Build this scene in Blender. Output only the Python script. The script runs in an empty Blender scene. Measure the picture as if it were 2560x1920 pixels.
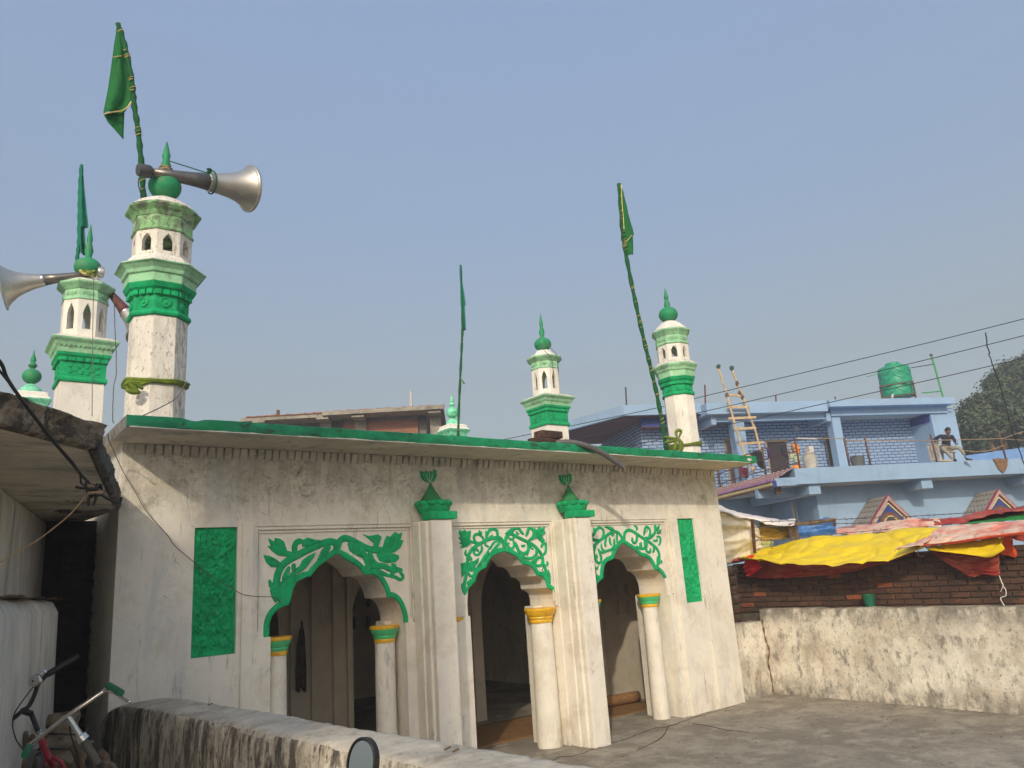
import bpy, bmesh, math, random
import numpy as np
from mathutils import Vector, Matrix, noise
from mathutils.geometry import tessellate_polygon
random.seed(7)
R = math.radians
sc = bpy.context.scene
COL = sc.collection

# ------------------------------------------------------------------ camera
YAW, PITCH, ROLL, FPX = 0.6571773, 0.2460140, -0.0710029, 1915.0
CAM = np.array([0.0, -7.6209, 2.0])
def _axes():
    f = np.array([math.sin(YAW)*math.cos(PITCH), math.cos(YAW)*math.cos(PITCH), math.sin(PITCH)])
    r = np.array([math.cos(YAW), -math.sin(YAW), 0.0]); u = np.cross(r, f)
    c, s = math.cos(ROLL), math.sin(ROLL)
    return np.array([c*r+s*u, -s*r+c*u, f])
AX = _axes()
cd = bpy.data.cameras.new('camera'); cam = bpy.data.objects.new('camera', cd); COL.objects.link(cam)
m = Matrix([[AX[0][i], AX[1][i], -AX[2][i], CAM[i]] for i in range(3)] + [[0, 0, 0, 1]])
cam.matrix_world = m
cd.sensor_width = 36; cd.lens = FPX/2560*36; cd.clip_start = 0.05; cd.clip_end = 3000
sc.camera = cam

# ------------------------------------------------------------------ sky, sun, exposure
SUN_DIR = Vector((0.98, 1.0, -0.71)).normalized()      # the way the light travels
SUN_EL = math.asin(-SUN_DIR.z)
w = bpy.data.worlds.new('World'); sc.world = w; w.use_nodes = True
nt = w.node_tree; bg = nt.nodes['Background']
sky = nt.nodes.new('ShaderNodeTexSky'); sky.sky_type = 'NISHITA'; sky.sun_disc = False
sky.sun_elevation = SUN_EL; sky.sun_rotation = math.atan2(-SUN_DIR.x, -SUN_DIR.y)
sky.air_density = 1.0; sky.dust_density = 9.0; sky.ozone_density = 2.0; sky.altitude = 60
# winter haze: an even veil over the whole sky, greyer towards the horizon, on top of the clear-air sky
tc = nt.nodes.new('ShaderNodeTexCoord'); sx = nt.nodes.new('ShaderNodeSeparateXYZ'); nt.links.new(tc.outputs['Generated'], sx.inputs[0])
vr = nt.nodes.new('ShaderNodeValToRGB'); nt.links.new(sx.outputs[2], vr.inputs[0])
e0, e1 = vr.color_ramp.elements; e0.position = 0.0; e0.color = (.335, .385, .390, 1); e1.position = .64; e1.color = (.200, .272, .400, 1)
for p_, c_ in ((.09, (.322, .372, .372)), (.24, (.245, .272, .262)), (.42, (.204, .262, .345))):
    e_ = vr.color_ramp.elements.new(p_); e_.color = (*c_, 1)
ad = nt.nodes.new('ShaderNodeMix'); ad.data_type = 'RGBA'; ad.blend_type = 'ADD'; ad.inputs[0].default_value = 1.0
sm = nt.nodes.new('ShaderNodeVectorMath'); sm.operation = 'SCALE'; sm.inputs['Scale'].default_value = .74
vm = nt.nodes.new('ShaderNodeVectorMath'); vm.operation = 'SCALE'; vm.inputs['Scale'].default_value = 8.6
nt.links.new(sky.outputs[0], sm.inputs[0]); nt.links.new(vr.outputs[0], vm.inputs[0])
nt.links.new(sm.outputs[0], ad.inputs[6]); nt.links.new(vm.outputs[0], ad.inputs[7]); nt.links.new(ad.outputs[2], bg.inputs[0])
bg.inputs[1].default_value = 0.10
sl = bpy.data.lights.new('sun', 'SUN'); sun = bpy.data.objects.new('sun', sl); COL.objects.link(sun)
sl.energy = 2.0; sl.angle = R(1.2); sl.color = (1.0, 0.885, 0.70)
sun.location = (-20, -30, 30); sun.rotation_euler = SUN_DIR.to_track_quat('-Z', 'Y').to_euler()
vs = sc.view_settings; vs.view_transform = 'Standard'; vs.look = 'None'; vs.gamma = 1; vs.use_curve_mapping = False
vs.exposure = 0.30
sc.render.engine = 'CYCLES'
sc.cycles.use_denoising = True
sc.cycles.max_bounces = 6; sc.cycles.diffuse_bounces = 4; sc.cycles.glossy_bounces = 3

# ------------------------------------------------------------------ measuring: photograph pixel -> point on a plane of the place
def ray(x, y): return AX.T @ np.array([(x-1280)/FPX, (960-y)/FPX, 1.0])
def on(x, y, X=None, Y=None, Z=None):
    d = ray(x, y)
    t = (X-CAM[0])/d[0] if X is not None else ((Y-CAM[1])/d[1] if Y is not None else (Z-CAM[2])/d[2])
    return CAM + t*d
def dp(x, y, d): return CAM + ray(x, y)*d
def crop(ox, oy, k):
    return lambda pts: [(ox+x*k, oy+y*k) for x, y in pts]

# ------------------------------------------------------------------ materials
MATS = {}
def lin(c): return tuple((v/12.92 if v <= .04045 else ((v+.055)/1.055)**2.4) for v in [x/255 for x in c])
def mat(name, col, rough=.8, var=.12, vs=2.5, bump=.25, bs=35, layers=(), metal=0., coord='w', spec=.4, bdist=.01):
    """base colour with soft variation, any number of noise-shaped stain layers, fine relief"""
    if name in MATS: return MATS[name]
    M = bpy.data.materials.new(name); MATS[name] = M; M.use_nodes = True
    t = M.node_tree; N = t.nodes; L = t.links; b = N['Principled BSDF']
    b.inputs['Roughness'].default_value = rough; b.inputs['Metallic'].default_value = metal
    b.inputs['Specular IOR Level'].default_value = spec
    if coord == 'w': pos = N.new('ShaderNodeNewGeometry').outputs['Position']
    else: pos = N.new('ShaderNodeTexCoord').outputs['Object']
    def nz(scale, det=4, sv=(1, 1, 1), dist=0., off=0.):
        mp = N.new('ShaderNodeMapping'); mp.inputs['Scale'].default_value = sv; mp.inputs['Location'].default_value = (off, off*1.7, off*.6)
        L.new(pos, mp.inputs[0])
        n = N.new('ShaderNodeTexNoise'); n.inputs['Scale'].default_value = scale; n.inputs['Detail'].default_value = det
        n.inputs['Roughness'].default_value = .72; n.inputs['Distortion'].default_value = dist
        L.new(mp.outputs[0], n.inputs['Vector']); return n.outputs['Fac']
    def ramp(src, lo, hi):
        r = N.new('ShaderNodeMapRange'); r.inputs['From Min'].default_value = lo; r.inputs['From Max'].default_value = hi
        r.interpolation_type = 'SMOOTHSTEP'
        L.new(src, r.inputs['Value']); return r.outputs['Result']
    def mix(fac, A, B):
        x = N.new('ShaderNodeMix'); x.data_type = 'RGBA'
        if isinstance(fac, float): x.inputs[0].default_value = fac
        else: L.new(fac, x.inputs[0])
        for i, v in ((6, A), (7, B)):
            if isinstance(v, tuple): x.inputs[i].default_value = (*v, 1)
            else: L.new(v, x.inputs[i])
        return x.outputs[2]
    def mul(a, b_):
        x = N.new('ShaderNodeMath'); x.operation = 'MULTIPLY'; x.use_clamp = True
        for i, v in enumerate((a, b_)):
            if isinstance(v, float): x.inputs[i].default_value = v
            else: L.new(v, x.inputs[i])
        return x.outputs[0]
    c0 = tuple(max(0, v*(1-var)) for v in col); c1 = tuple(min(1, v*(1+var)) for v in col)
    out = mix(ramp(nz(vs, 5), .3, .7), c0, c1)
    relief = nz(bs, 5)
    for i, l in enumerate(layers):
        f = ramp(nz(l.get('s', 4), l.get('d', 6), l.get('sv', (1, 1, 1)), l.get('w', .4), 3.1*i+1+l.get('o', 0)), l['lo']-.035, l['hi']-.03)
        for ax in 'xyz':
            if ax in l:                                           # where on the thing the stain sits
                sp = N.new('ShaderNodeSeparateXYZ'); L.new(pos, sp.inputs[0])
                f = mul(f, ramp(sp.outputs['xyz'.index(ax)], *l[ax]))
        f = mul(f, float(l.get('a', 1)))
        out = mix(f, out, l['c'])
    L.new(out, b.inputs['Base Color'])
    if bump:
        bp = N.new('ShaderNodeBump'); bp.inputs['Strength'].default_value = bump; bp.inputs['Distance'].default_value = bdist
        L.new(relief, bp.inputs['Height']); L.new(bp.outputs[0], b.inputs['Normal'])
    return M

CREAM = (.79, .735, .635)
GREEN = lin((18, 168, 104)); LGREEN = lin((150, 202, 158)); DGREEN = lin((14, 118, 74))
m_wall = mat('lime_washed_plaster', CREAM, .9, .09, 1.3, .35, 22, layers=[
    dict(c=(.85, .79, .67), s=1.6, lo=.5, hi=.68, a=.7),
    dict(c=(.58, .50, .38), s=2.4, lo=.52, hi=.7, a=.5),
    dict(c=(.36, .32, .25), s=2.6, lo=.40, hi=.70, a=.62, z=(2.60, 3.05), w=.9, d=9),
    dict(c=(.20, .19, .14), s=13, lo=.54, hi=.68, a=.55, z=(2.60, 3.1), w=1.0, d=8),
    dict(c=(.30, .27, .21), s=7, lo=.50, hi=.72, a=.55, z=(2.5, 3.3), sv=(1, 1, .12), d=9),
    dict(c=(.17, .19, .08), s=2.1, lo=.62, hi=.72, a=.75, z=(2.7, 3.0), w=1.5, d=8),
    dict(c=(.50, .53, .53), s=3.0, sv=(1, 1, .22), lo=.54, hi=.76, a=.55, d=8),
    dict(c=(.34, .29, .22), s=30, lo=.67, hi=.73, a=.7, sv=(1, 1, .5)),
    dict(c=(.38, .31, .23), s=6, sv=(1, 1, .3), lo=.45, hi=.8, a=.7, z=(.5, 0.0), w=.8, d=8),
    dict(c=(.28, .26, .22), s=10, lo=.62, hi=.70, a=.6, sv=(1, 1, .18), d=8)], bdist=.012)
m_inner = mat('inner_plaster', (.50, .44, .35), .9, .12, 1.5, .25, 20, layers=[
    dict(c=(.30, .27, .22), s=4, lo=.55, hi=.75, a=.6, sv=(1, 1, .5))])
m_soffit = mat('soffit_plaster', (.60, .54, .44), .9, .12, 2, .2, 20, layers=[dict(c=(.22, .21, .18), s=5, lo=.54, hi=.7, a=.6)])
m_green = mat('green_paint', GREEN, .75, .14, 6, .3, 40, layers=[dict(c=lin((10, 112, 72)), s=9, lo=.48, hi=.7, a=.6, d=10), dict(c=lin((70, 178, 128)), s=22, sv=(1, 1, .3), lo=.54, hi=.68, a=.4, d=6), dict(c=(.68, .66, .60), s=34, lo=.70, hi=.73, a=.9)], spec=.25)
m_lgreen = mat('pale_green_paint', LGREEN, .8, .15, 5, .3, 35, layers=[dict(c=(.20, .24, .16), s=9, lo=.52, hi=.70, a=.75, d=10), dict(c=(.60, .60, .50), s=13, lo=.6, hi=.7, a=.7)])
m_lgreen_old = mat('weathered_pale_green_paint', lin((140, 190, 130)), .85, .2, 5, .5, 25, layers=[dict(c=(.10, .10, .08), s=9, lo=.46, hi=.62, a=.85, w=.6, d=10), dict(c=(.45, .42, .34), s=11, lo=.55, hi=.66, a=.8)])
m_mgreen = mat('mint_paint', lin((130, 215, 175)), .7, .12, 6, .3, 35, layers=[dict(c=lin((40, 160, 120)), s=14, lo=.55, hi=.64, a=.8)])
m_ball = mat('green_ball_paint', lin((24, 138, 88)), .6, .18, 7, .35, 30, layers=[dict(c=lin((120, 130, 95)), s=5, lo=.48, hi=.75, a=.45)])
m_shaft = mat('minaret_whitewash', (.80, .755, .67), .9, .08, 2.2, .4, 24, layers=[
    dict(c=(.13, .12, .10), s=30, lo=.60, hi=.70, a=.6, sv=(1, 1, .3), w=.6, d=8),
    dict(c=(.40, .36, .29), s=4, lo=.55, hi=.80, a=.5, sv=(1, 1, .5), d=8)])
m_shaft_old = mat('mildewed_whitewash', (.77, .72, .63), .9, .1, 2.2, .5, 24, layers=[
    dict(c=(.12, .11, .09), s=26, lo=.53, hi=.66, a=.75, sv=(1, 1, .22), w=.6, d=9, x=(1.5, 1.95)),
    dict(c=(.12, .11, .09), s=34, lo=.58, hi=.66, a=.7, sv=(1, 1, .4), w=.6, d=9),
    dict(c=(.34, .30, .24), s=4.5, lo=.5, hi=.8, a=.6, sv=(1, 1, .4), d=9)])
m_dark = mat('unlit_recess', (.05, .045, .04), .95, .2, 3, .1, 30)
m_yellow = mat('ochre_gloss_paint', lin((228, 178, 30)), .4, .12, 9, .2, 40, layers=[dict(c=lin((190, 110, 10)), s=12, lo=.55, hi=.7, a=.6)], spec=.6)
m_capgreen = mat('bright_green_gloss_paint', lin((80, 190, 120)), .4, .12, 9, .2, 40, spec=.6)
m_floor = mat('courtyard_concrete', (.325, .287, .228), .92, .16, .9, .45, 30, layers=[
    dict(c=(.205, .178, .138), s=1.3, lo=.44, hi=.60, a=.85, w=.1, d=12),
    dict(c=(.40, .36, .285), s=2.4, lo=.52, hi=.66, a=.85, w=.1, d=12),
    dict(c=(.10, .088, .06), s=6, lo=.60, hi=.70, a=.75, d=12),
    dict(c=(.45, .41, .34), s=16, lo=.62, hi=.70, a=.6, d=10),
    dict(c=(.13, .115, .09), s=45, lo=.60, hi=.68, a=.6, d=4)], bdist=.014)
m_concrete = mat('rough_concrete', (.30, .27, .22), .92, .2, 2, .5, 25, layers=[dict(c=(.13, .12, .10), s=4, lo=.52, hi=.7, a=.7)])
m_roof = mat('roof_screed', (.20, .19, .165), .95, .25, 3, .5, 25, layers=[dict(c=(.06, .058, .05), s=5, lo=.48, hi=.66, a=.85)])
m_stainwall = mat('black_streaked_plaster', (.64, .575, .465), .92, .12, 2, .7, 20, layers=[
    dict(c=(.30, .25, .175), s=5, sv=(1, 1, .3), lo=.44, hi=.66, a=.7, w=.4, o=2, d=12),
    dict(c=(.05, .043, .033), s=11, sv=(1, 1, .22), lo=.49, hi=.62, a=.85, w=.4, d=12),
    dict(c=(.035, .03, .025), s=5, sv=(1, 1, .35), lo=.36, hi=.56, a=.9, d=12, y=(-1.3, -.2)),
    dict(c=(.05, .045, .035), s=30, sv=(1, 1, .5), lo=.57, hi=.66, a=.8, d=6)], bdist=.02)
m_walltop = mat('worn_wall_top', (.52, .47, .385), .95, .18, 3, .7, 16, layers=[
    dict(c=(.27, .225, .16), s=6, lo=.5, hi=.72, a=.7, d=9), dict(c=(.60, .54, .43), s=4, lo=.54, hi=.72, a=.7, d=9), dict(c=(.14, .12, .09), s=26, lo=.62, hi=.70, a=.7, d=8)], bdist=.02)
m_yardwall = mat('mouldy_yard_plaster', (.80, .745, .63), .92, .10, 1.6, .6, 20, layers=[
    dict(c=(.62, .51, .37), s=1.3, lo=.44, hi=.64, a=.55, d=9),
    dict(c=(.34, .30, .24), s=2.6, sv=(1, 1, .8), lo=.46, hi=.72, a=.7, w=.12, d=12),
    dict(c=(.16, .14, .115), s=8, sv=(1, 1, .6), lo=.54, hi=.68, a=.75, w=.12, d=12),
    dict(c=(.10, .095, .085), s=6, sv=(1, 1, .7), lo=.40, hi=.64, a=.75, z=(.34, .0), w=.12, d=12),
    dict(c=(.17, .155, .13), s=5, sv=(1, 1, .6), lo=.36, hi=.62, a=.85, z=(.92, 1.2), w=.12, d=12),
    dict(c=(.10, .09, .08), s=32, sv=(1, 1, .5), lo=.60, hi=.70, a=.8, d=6)], bdist=.02)
m_brick = mat('dark_clay_brick', (.092, .046, .030), .92, .35, 3.5, .6, 40, layers=[dict(c=(.055, .040, .030), s=5, lo=.46, hi=.66, a=.7), dict(c=(.24, .10, .05), s=2.4, lo=.58, hi=.7, a=.6)])
m_mortar = mat('dark_mortar', (.11, .09, .07), .95, .25, 8, .7, 30)
m_steel = mat('spun_aluminium', (.56, .53, .47), .44, .12, 5, .12, 60, metal=.9, layers=[dict(c=(.48, .44, .37), s=5, lo=.5, hi=.7, a=.6)])
m_chrome = mat('chrome', (.62, .60, .57), .16, .08, 8, .05, 60, metal=1.)
m_dgrey = mat('dark_grey_plastic', (.06, .06, .065), .5, .15, 8, .1, 60)
m_black = mat('black_paint', (.016, .015, .015), .45, .2, 8, .15, 60)
m_rust = mat('rusty_steel', (.12, .055, .035), .8, .3, 9, .4, 50)
m_flag = mat('green_flag_cloth', lin((16, 100, 44)), .85, .12, 5, .25, 120)
m_flagteal = mat('teal_flag_cloth', lin((6, 112, 88)), .85, .12, 5, .25, 120)
m_wrap = mat('green_wrapping_cloth', lin((12, 84, 40)), .85, .3, 14, .5, 60)
m_tinsel = mat('gold_tinsel', lin((226, 200, 120)), .35, .2, 20, .3, 90, metal=.5)
m_scarf = mat('olive_scarf_cloth', lin((104, 122, 34)), .85, .25, 12, .4, 60)
m_blue = mat('blue_wall_paint', lin((145, 172, 200)), .85, .05, .8, .12, 20, layers=[dict(c=lin((112, 132, 152)), s=3, sv=(1, 1, .12), lo=.56, hi=.78, a=.5, d=9), dict(c=lin((130, 156, 184)), s=1.4, lo=.5, hi=.75, a=.5)])
m_bluelight = mat('pale_soffit_paint', (.50, .48, .47), .9, .08, 1, .1, 20)
m_bluedeep = mat('deep_blue_paint', lin((40, 60, 130)), .8, .08, 2, .1, 20)
m_maroon = mat('maroon_soffit_paint', lin((120, 80, 82)), .9, .08, 2, .1, 20)
m_wood = mat('weathered_wood', (.20, .13, .075), .85, .3, 6, .5, 40, layers=[dict(c=(.07, .045, .03), s=9, sv=(1, 1, .3), lo=.5, hi=.66, a=.7)])
m_bamboo = mat('pale_bamboo', (.50, .36, .21), .7, .25, 7, .3, 40, layers=[dict(c=(.20, .13, .08), s=9, lo=.6, hi=.7, a=.8)])
m_mat = mat('straw_mat', (.30, .165, .065), .9, .2, 4, .5, 90, layers=[dict(c=(.20, .105, .04), s=30, sv=(1, .1, 1), lo=.45, hi=.6, a=.7)])
m_cable = mat('black_cable', (.018, .017, .016), .6, .2, 9, .1, 60)
m_rope = mat('tan_cord', (.32, .22, .13), .9, .2, 9, .2, 60)
m_wire = mat('grey_wire', (.10, .10, .10), .6, .2, 9, .1, 60)

# ------------------------------------------------------------------ objects
ORG = {}                                                     # world offset of every parent
def link(o, parent=None, at=None):
    COL.objects.link(o)
    if parent is not None:
        o.parent = parent
        o.matrix_parent_inverse = Matrix.Translation(-ORG[parent.name])
    if at is not None: o.location = at
    ORG[o.name] = Vector(at) if at is not None else Vector((0, 0, 0))
    return o
def tag(o, label=None, cat=None, group=None, kind=None):
    if label: o['label'] = label
    if cat: o['category'] = cat
    if group: o['group'] = group
    if kind: o['kind'] = kind
    return o
def thing(name, label, cat, loc=(0, 0, 0), group=None):
    o = bpy.data.objects.new(name, None); o.empty_display_size = .1
    link(o, None, tuple(float(v) for v in loc)); return tag(o, label, cat, group)
class MB:
    def __init__(s): s.v = []; s.f = []
    def add(s, v, f):
        n = len(s.v); s.v += [tuple(float(c) for c in p) for p in v]; s.f += [tuple(i+n for i in q) for q in f]; return s
    def box(s, x0, x1, y0, y1, z0, z1):
        return s.add([(x0, y0, z0), (x1, y0, z0), (x1, y1, z0), (x0, y1, z0), (x0, y0, z1), (x1, y0, z1), (x1, y1, z1), (x0, y1, z1)],
                     [(0, 3, 2, 1), (4, 5, 6, 7), (0, 1, 5, 4), (1, 2, 6, 5), (2, 3, 7, 6), (3, 0, 4, 7)])
    def beam(s, a, b, w, h=None, up=(0, 0, 1)):
        """square bar from a to b"""
        a = Vector(a); b = Vector(b); h = h or w; d = (b-a).normalized(); u = Vector(up)
        if abs(d.dot(u)) > .95: u = Vector((1, 0, 0))
        sx = d.cross(u).normalized()*w/2; sz = sx.cross(d).normalized()*h/2
        v = [p+i*sx+j*sz for p in (a, b) for i, j in ((-1, -1), (1, -1), (1, 1), (-1, 1))]
        return s.add(v, [(3, 2, 1, 0), (4, 5, 6, 7), (0, 1, 5, 4), (1, 2, 6, 5), (2, 3, 7, 6), (3, 0, 4, 7)])
    def tube(s, pts, r, n=8, cap=True):
        pts = [Vector([float(c) for c in p]) for p in pts]; k = len(pts)
        rr = r if isinstance(r, (list, tuple)) else [r]*k
        d0 = (pts[1]-pts[0]).normalized(); u = Vector((0, 0, 1)) if abs(d0.z) < .9 else Vector((1, 0, 0))
        v = []
        for i, p in enumerate(pts):
            d = (pts[min(i+1, k-1)]-pts[max(i-1, 0)]).normalized()
            a = d.cross(u)
            if a.length < 1e-4: a = d.cross(Vector((.3, 1, .2)))
            a.normalize(); b = d.cross(a).normalized(); u = a.cross(d)
            v += [p+rr[i]*(math.cos(t)*a+math.sin(t)*b) for t in [2*math.pi*j/n for j in range(n)]]
        f = [(i*n+j, i*n+(j+1) % n, (i+1)*n+(j+1) % n, (i+1)*n+j) for i in range(k-1) for j in range(n)]
        if cap: f += [tuple(range(n))[::-1], tuple((k-1)*n+j for j in range(n))]
        return s.add(v, f)
    def loft(s, c, prof, n=8, rot=None, sq=False, cap=True, ax=None):
        """stack of regular n-gons: prof = [(radius, height)]; ax gives another axis than z"""
        rot = (math.pi/n) if rot is None else rot; v = []
        for r, z in prof:
            for j in range(n):
                t = 2*math.pi*j/n+rot
                q = Vector((r*math.cos(t), r*math.sin(t), z))
                if ax is not None: q = ax @ q
                v.append(Vector(c)+q)
        k = len(prof)
        f = [(i*n+j, i*n+(j+1) % n, (i+1)*n+(j+1) % n, (i+1)*n+j) for i in range(k-1) for j in range(n)]
        if cap: f += [tuple(range(n))[::-1], tuple((k-1)*n+j for j in range(n))]
        return s.add(v, f)
    def plate(s, outer, holes, y0, y1, T=None):
        """flat plate with holes: outline in (x, z), from y0 to y1; T maps (x, y, z) to the place"""
        T = T or (lambda x, y, z: (x, y, z))
        loops = [outer]+list(holes); flat = [p for l in loops for p in l]
        tri = tessellate_polygon([[Vector((p[0], p[1], 0)) for p in l] for l in loops])
        n = len(flat); v = [T(p[0], y0, p[1]) for p in flat]+[T(p[0], y1, p[1]) for p in flat]
        f = [tuple(t) for t in tri]+[tuple(i+n for i in t[::-1]) for t in tri]; o = 0
        for l in loops:
            k = len(l); f += [(o+i, o+(i+1) % k, o+(i+1) % k+n, o+i+n) for i in range(k)]; o += k
        return s.add(v, f)
    def grid(s, fn, nu, nv):
        v = [fn(i/nu, j/nv) for j in range(nv+1) for i in range(nu+1)]
        return s.add(v, [(j*(nu+1)+i, j*(nu+1)+i+1, (j+1)*(nu+1)+i+1, (j+1)*(nu+1)+i) for j in range(nv) for i in range(nu)])
    def mesh(s, name, bevel=0, smooth=False, jit=0, merge=False):
        me = bpy.data.meshes.new(name); bm = bmesh.new()
        vs_ = [bm.verts.new(p) for p in s.v]
        for q in s.f:
            try: bm.faces.new([vs_[i] for i in q])
            except ValueError: pass
        if merge: bmesh.ops.remove_doubles(bm, verts=bm.verts, dist=1e-4)
        bmesh.ops.recalc_face_normals(bm, faces=bm.faces)
        if bevel:
            es = [e for e in bm.edges if len(e.link_faces) == 2 and e.calc_face_angle(0) > .5]
            bmesh.ops.bevel(bm, geom=es, offset=bevel, segments=2, affect='EDGES', profile=.6, clamp_overlap=True)
        if jit:
            for v in bm.verts:
                q = noise.noise_vector(v.co*2.3)+.5*noise.noise_vector(v.co*7.1); v.co += q*jit
        bm.to_mesh(me); bm.free()
        if smooth:
            me.polygons.foreach_set('use_smooth', [True]*len(me.polygons))
            if smooth != 'all': me.set_sharp_from_angle(angle=R(40))
        return me
    def obj(s, name, m_, parent=None, at=None, label=None, cat=None, group=None, kind=None, **k):
        me = s.mesh(name, **k); me.materials.append(m_)
        o = bpy.data.objects.new(name, me); link(o, parent, at); return tag(o, label, cat, group, kind)
def inst(name, me, parent, at, rotz=0, scale=None):
    o = bpy.data.objects.new(name, me); link(o, parent, at); o.rotation_euler.z = rotz
    if scale: o.scale = scale
    return o
def xz(p): return (float(p[0]), float(p[2]))
def smooth_path(P, n=4):
    """Catmull-Rom through points of any dimension"""
    P = [np.array(p, float) for p in P]
    if len(P) < 3: return [tuple(p) for p in P]
    Q = [2*P[0]-P[1]]+P+[2*P[-1]-P[-2]]; out = []
    for i in range(1, len(Q)-2):
        for k in range(n):
            t = k/n
            out.append(.5*((2*Q[i])+(-Q[i-1]+Q[i+1])*t+(2*Q[i-1]-5*Q[i]+4*Q[i+1]-Q[i+2])*t*t+(-Q[i-1]+3*Q[i]-3*Q[i+1]+Q[i+2])*t**3))
    out.append(P[-1]); return [tuple(p) for p in out]
def fbm(x, y, z=0., o=4):
    a = 1; s_ = 0
    for i in range(o): s_ += a*noise.noise((x, y, z)); x *= 2.03; y *= 2.03; z *= 2.03; a *= .5
    return s_
def sheet(name, m_, A, B, parent=None, nu=40, nv=10, sag=(0, 0, 0), wr=.02, ws=3., seed=0., thick=.004, **k):
    """cloth or tarpaulin between two 3-D edges, wrinkled along its length"""
    def interp(P, t):
        P = [np.array(p, float) for p in P]; L = np.cumsum([0]+[np.linalg.norm(P[i+1]-P[i]) for i in range(len(P)-1)])
        x = t*L[-1]; return np.array([np.interp(x, L, [p[c] for p in P]) for c in range(3)])
    A = smooth_path(A, 5); B = smooth_path(B, 5)
    nrm = Vector(np.cross(np.array(A[-1])-np.array(A[0]), np.array(B[len(B)//2])-np.array(A[len(A)//2]))).normalized()
    nrm = np.array(nrm); sg = np.array(sag, float)
    ia = [interp(A, i/nu) for i in range(nu+1)]; ib = [interp(B, i/nu) for i in range(nu+1)]
    def fn(u, v):
        i = int(round(u*nu)); p = ia[i]*(1-v)+ib[i]*v
        L = np.linalg.norm(ia[-1]-ia[0])
        n_ = fbm(u*L*ws*.5+seed, v*ws*2.+u*L*.4, seed, 4)
        cr = (1-min(1, abs(noise.noise((u*L*ws*1.1+seed*3, v*2.2+u*L*.8, seed)))*3.2))**2+.6*(1-min(1, abs(noise.noise((u*L*ws*.5+seed, v*5.5, seed+7)))*3.))**2
        return p+sg*math.sin(math.pi*v)+nrm*(wr*n_*1.6*(1-.35*abs(2*v-1))+min(.028, wr*1.0)*cr)
    mb = MB().grid(fn, nu, nv)
    o = mb.obj(name, m_, parent, smooth='all', **k)
    if thick:
        md = o.modifiers.new('thickness', 'SOLIDIFY'); md.thickness = thick; md.offset = 0
    return o
# ================================================================== ground
MB().box(-400, 400, -400, 400, -.6, -.25).obj('ground', mat('dusty_earth', (.20, .165, .12), .95, .25, .3, .4, 12), kind='structure')
def _fl(u, v):
    x = 1.0+u*9.75; y = -9.5+v*16.2
    return (x, y, 0 if y > .05 else .006*fbm(x*.8, y*.8))
MB().grid(_fl, 100, 160).obj('courtyard_floor', m_floor, kind='structure', smooth='all')
MB().grid(lambda u, v: (-9+u*(10.34+(.12+.105*max(0, 14-20*v) if v < .7 else 0)), -14+v*20, .30+.02*fbm(u*12, v*21)), 40, 60).obj('alley_ground', mat('alley_dirt', (.34, .28, .21), .95, .3, 2, .7, 14, layers=[dict(c=(.18, .145, .10), s=6, lo=.5, hi=.65, a=.7)]), kind='structure')

# ================================================================== the mosque
mosque = thing('mosque', 'low whitewashed mosque with three cusped arches and green painted trim', 'mosque', (5.54, 0, 0))
YR, YI = .045, .58                                          # recessed spandrel face, inner face of the front wall
cL = crop(600, 1240, .22905); cM = crop(1140, 1280, .14469); cR = crop(1450, 1280, .13264)
LOBES = {
 'L': (cL, [[(316, 1560), (320, 1400), (350, 1310), (400, 1250), (450, 1215), (530, 1185)], [(530, 1185), (550, 1090), (575, 1000), (610, 940), (660, 905), (720, 885), (770, 880)],
   [(770, 880), (800, 835), (850, 775), (930, 712), (1000, 665), (1050, 628)], [(1050, 628), (1130, 665), (1230, 730), (1300, 785), (1355, 860)],
   [(1355, 860), (1430, 855), (1500, 885), (1550, 950), (1590, 1040), (1605, 1105)], [(1605, 1105), (1660, 1108), (1720, 1150), (1760, 1230), (1780, 1300), (1787, 1380)]]),
 'M': (cM, [[(195, 1560), (205, 1400), (235, 1290), (270, 1240), (330, 1215)], [(330, 1215), (345, 1120), (375, 1055), (430, 1000), (510, 970)], [(510, 970), (540, 900), (600, 795), (700, 722), (830, 685)],
   [(830, 685), (950, 720), (1060, 790), (1120, 860), (1150, 910)], [(1150, 910), (1240, 915), (1310, 960), (1370, 1050), (1395, 1105)], [(1395, 1105), (1470, 1110), (1540, 1180), (1575, 1310)], [(1575, 1310), (1640, 1340), (1700, 1400), (1730, 1500)]]),
 'R': (cR, [[(275, 1640), (285, 1450), (330, 1340), (430, 1245)], [(430, 1245), (435, 1130), (460, 1000), (520, 930), (620, 885)], [(620, 885), (650, 800), (710, 680), (770, 610), (810, 580)],
   [(810, 580), (900, 640), (1000, 700), (1080, 770), (1130, 830)], [(1130, 830), (1230, 850), (1300, 900), (1360, 990), (1400, 1085)], [(1400, 1085), (1470, 1105), (1540, 1175), (1600, 1290), (1625, 1380)]])}
FRAME = {'L': (2.584, 4.333), 'M': (4.72, 6.365), 'R': (6.72, 8.515)}
OUT = {}; CUSP = {}
for k, (cf, lobes) in LOBES.items():
    line = []; cu = []
    for lb in lobes:
        pts = [xz(on(x, y, Y=YR)) for x, y in cf(lb)]
        sp = smooth_path(pts, 4)
        line += sp[:-1]; cu.append(sp)
    line.append(sp[-1]); OUT[k] = line; CUSP[k] = cu
ZW = 3.44
def stop(x): return 3.425-.0045*(x-1.25)                    # underside of the roof slab
XL, XRt = 1.35, 9.735
front = [(XL, 0)]; back = [(XL, 0)]
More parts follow.
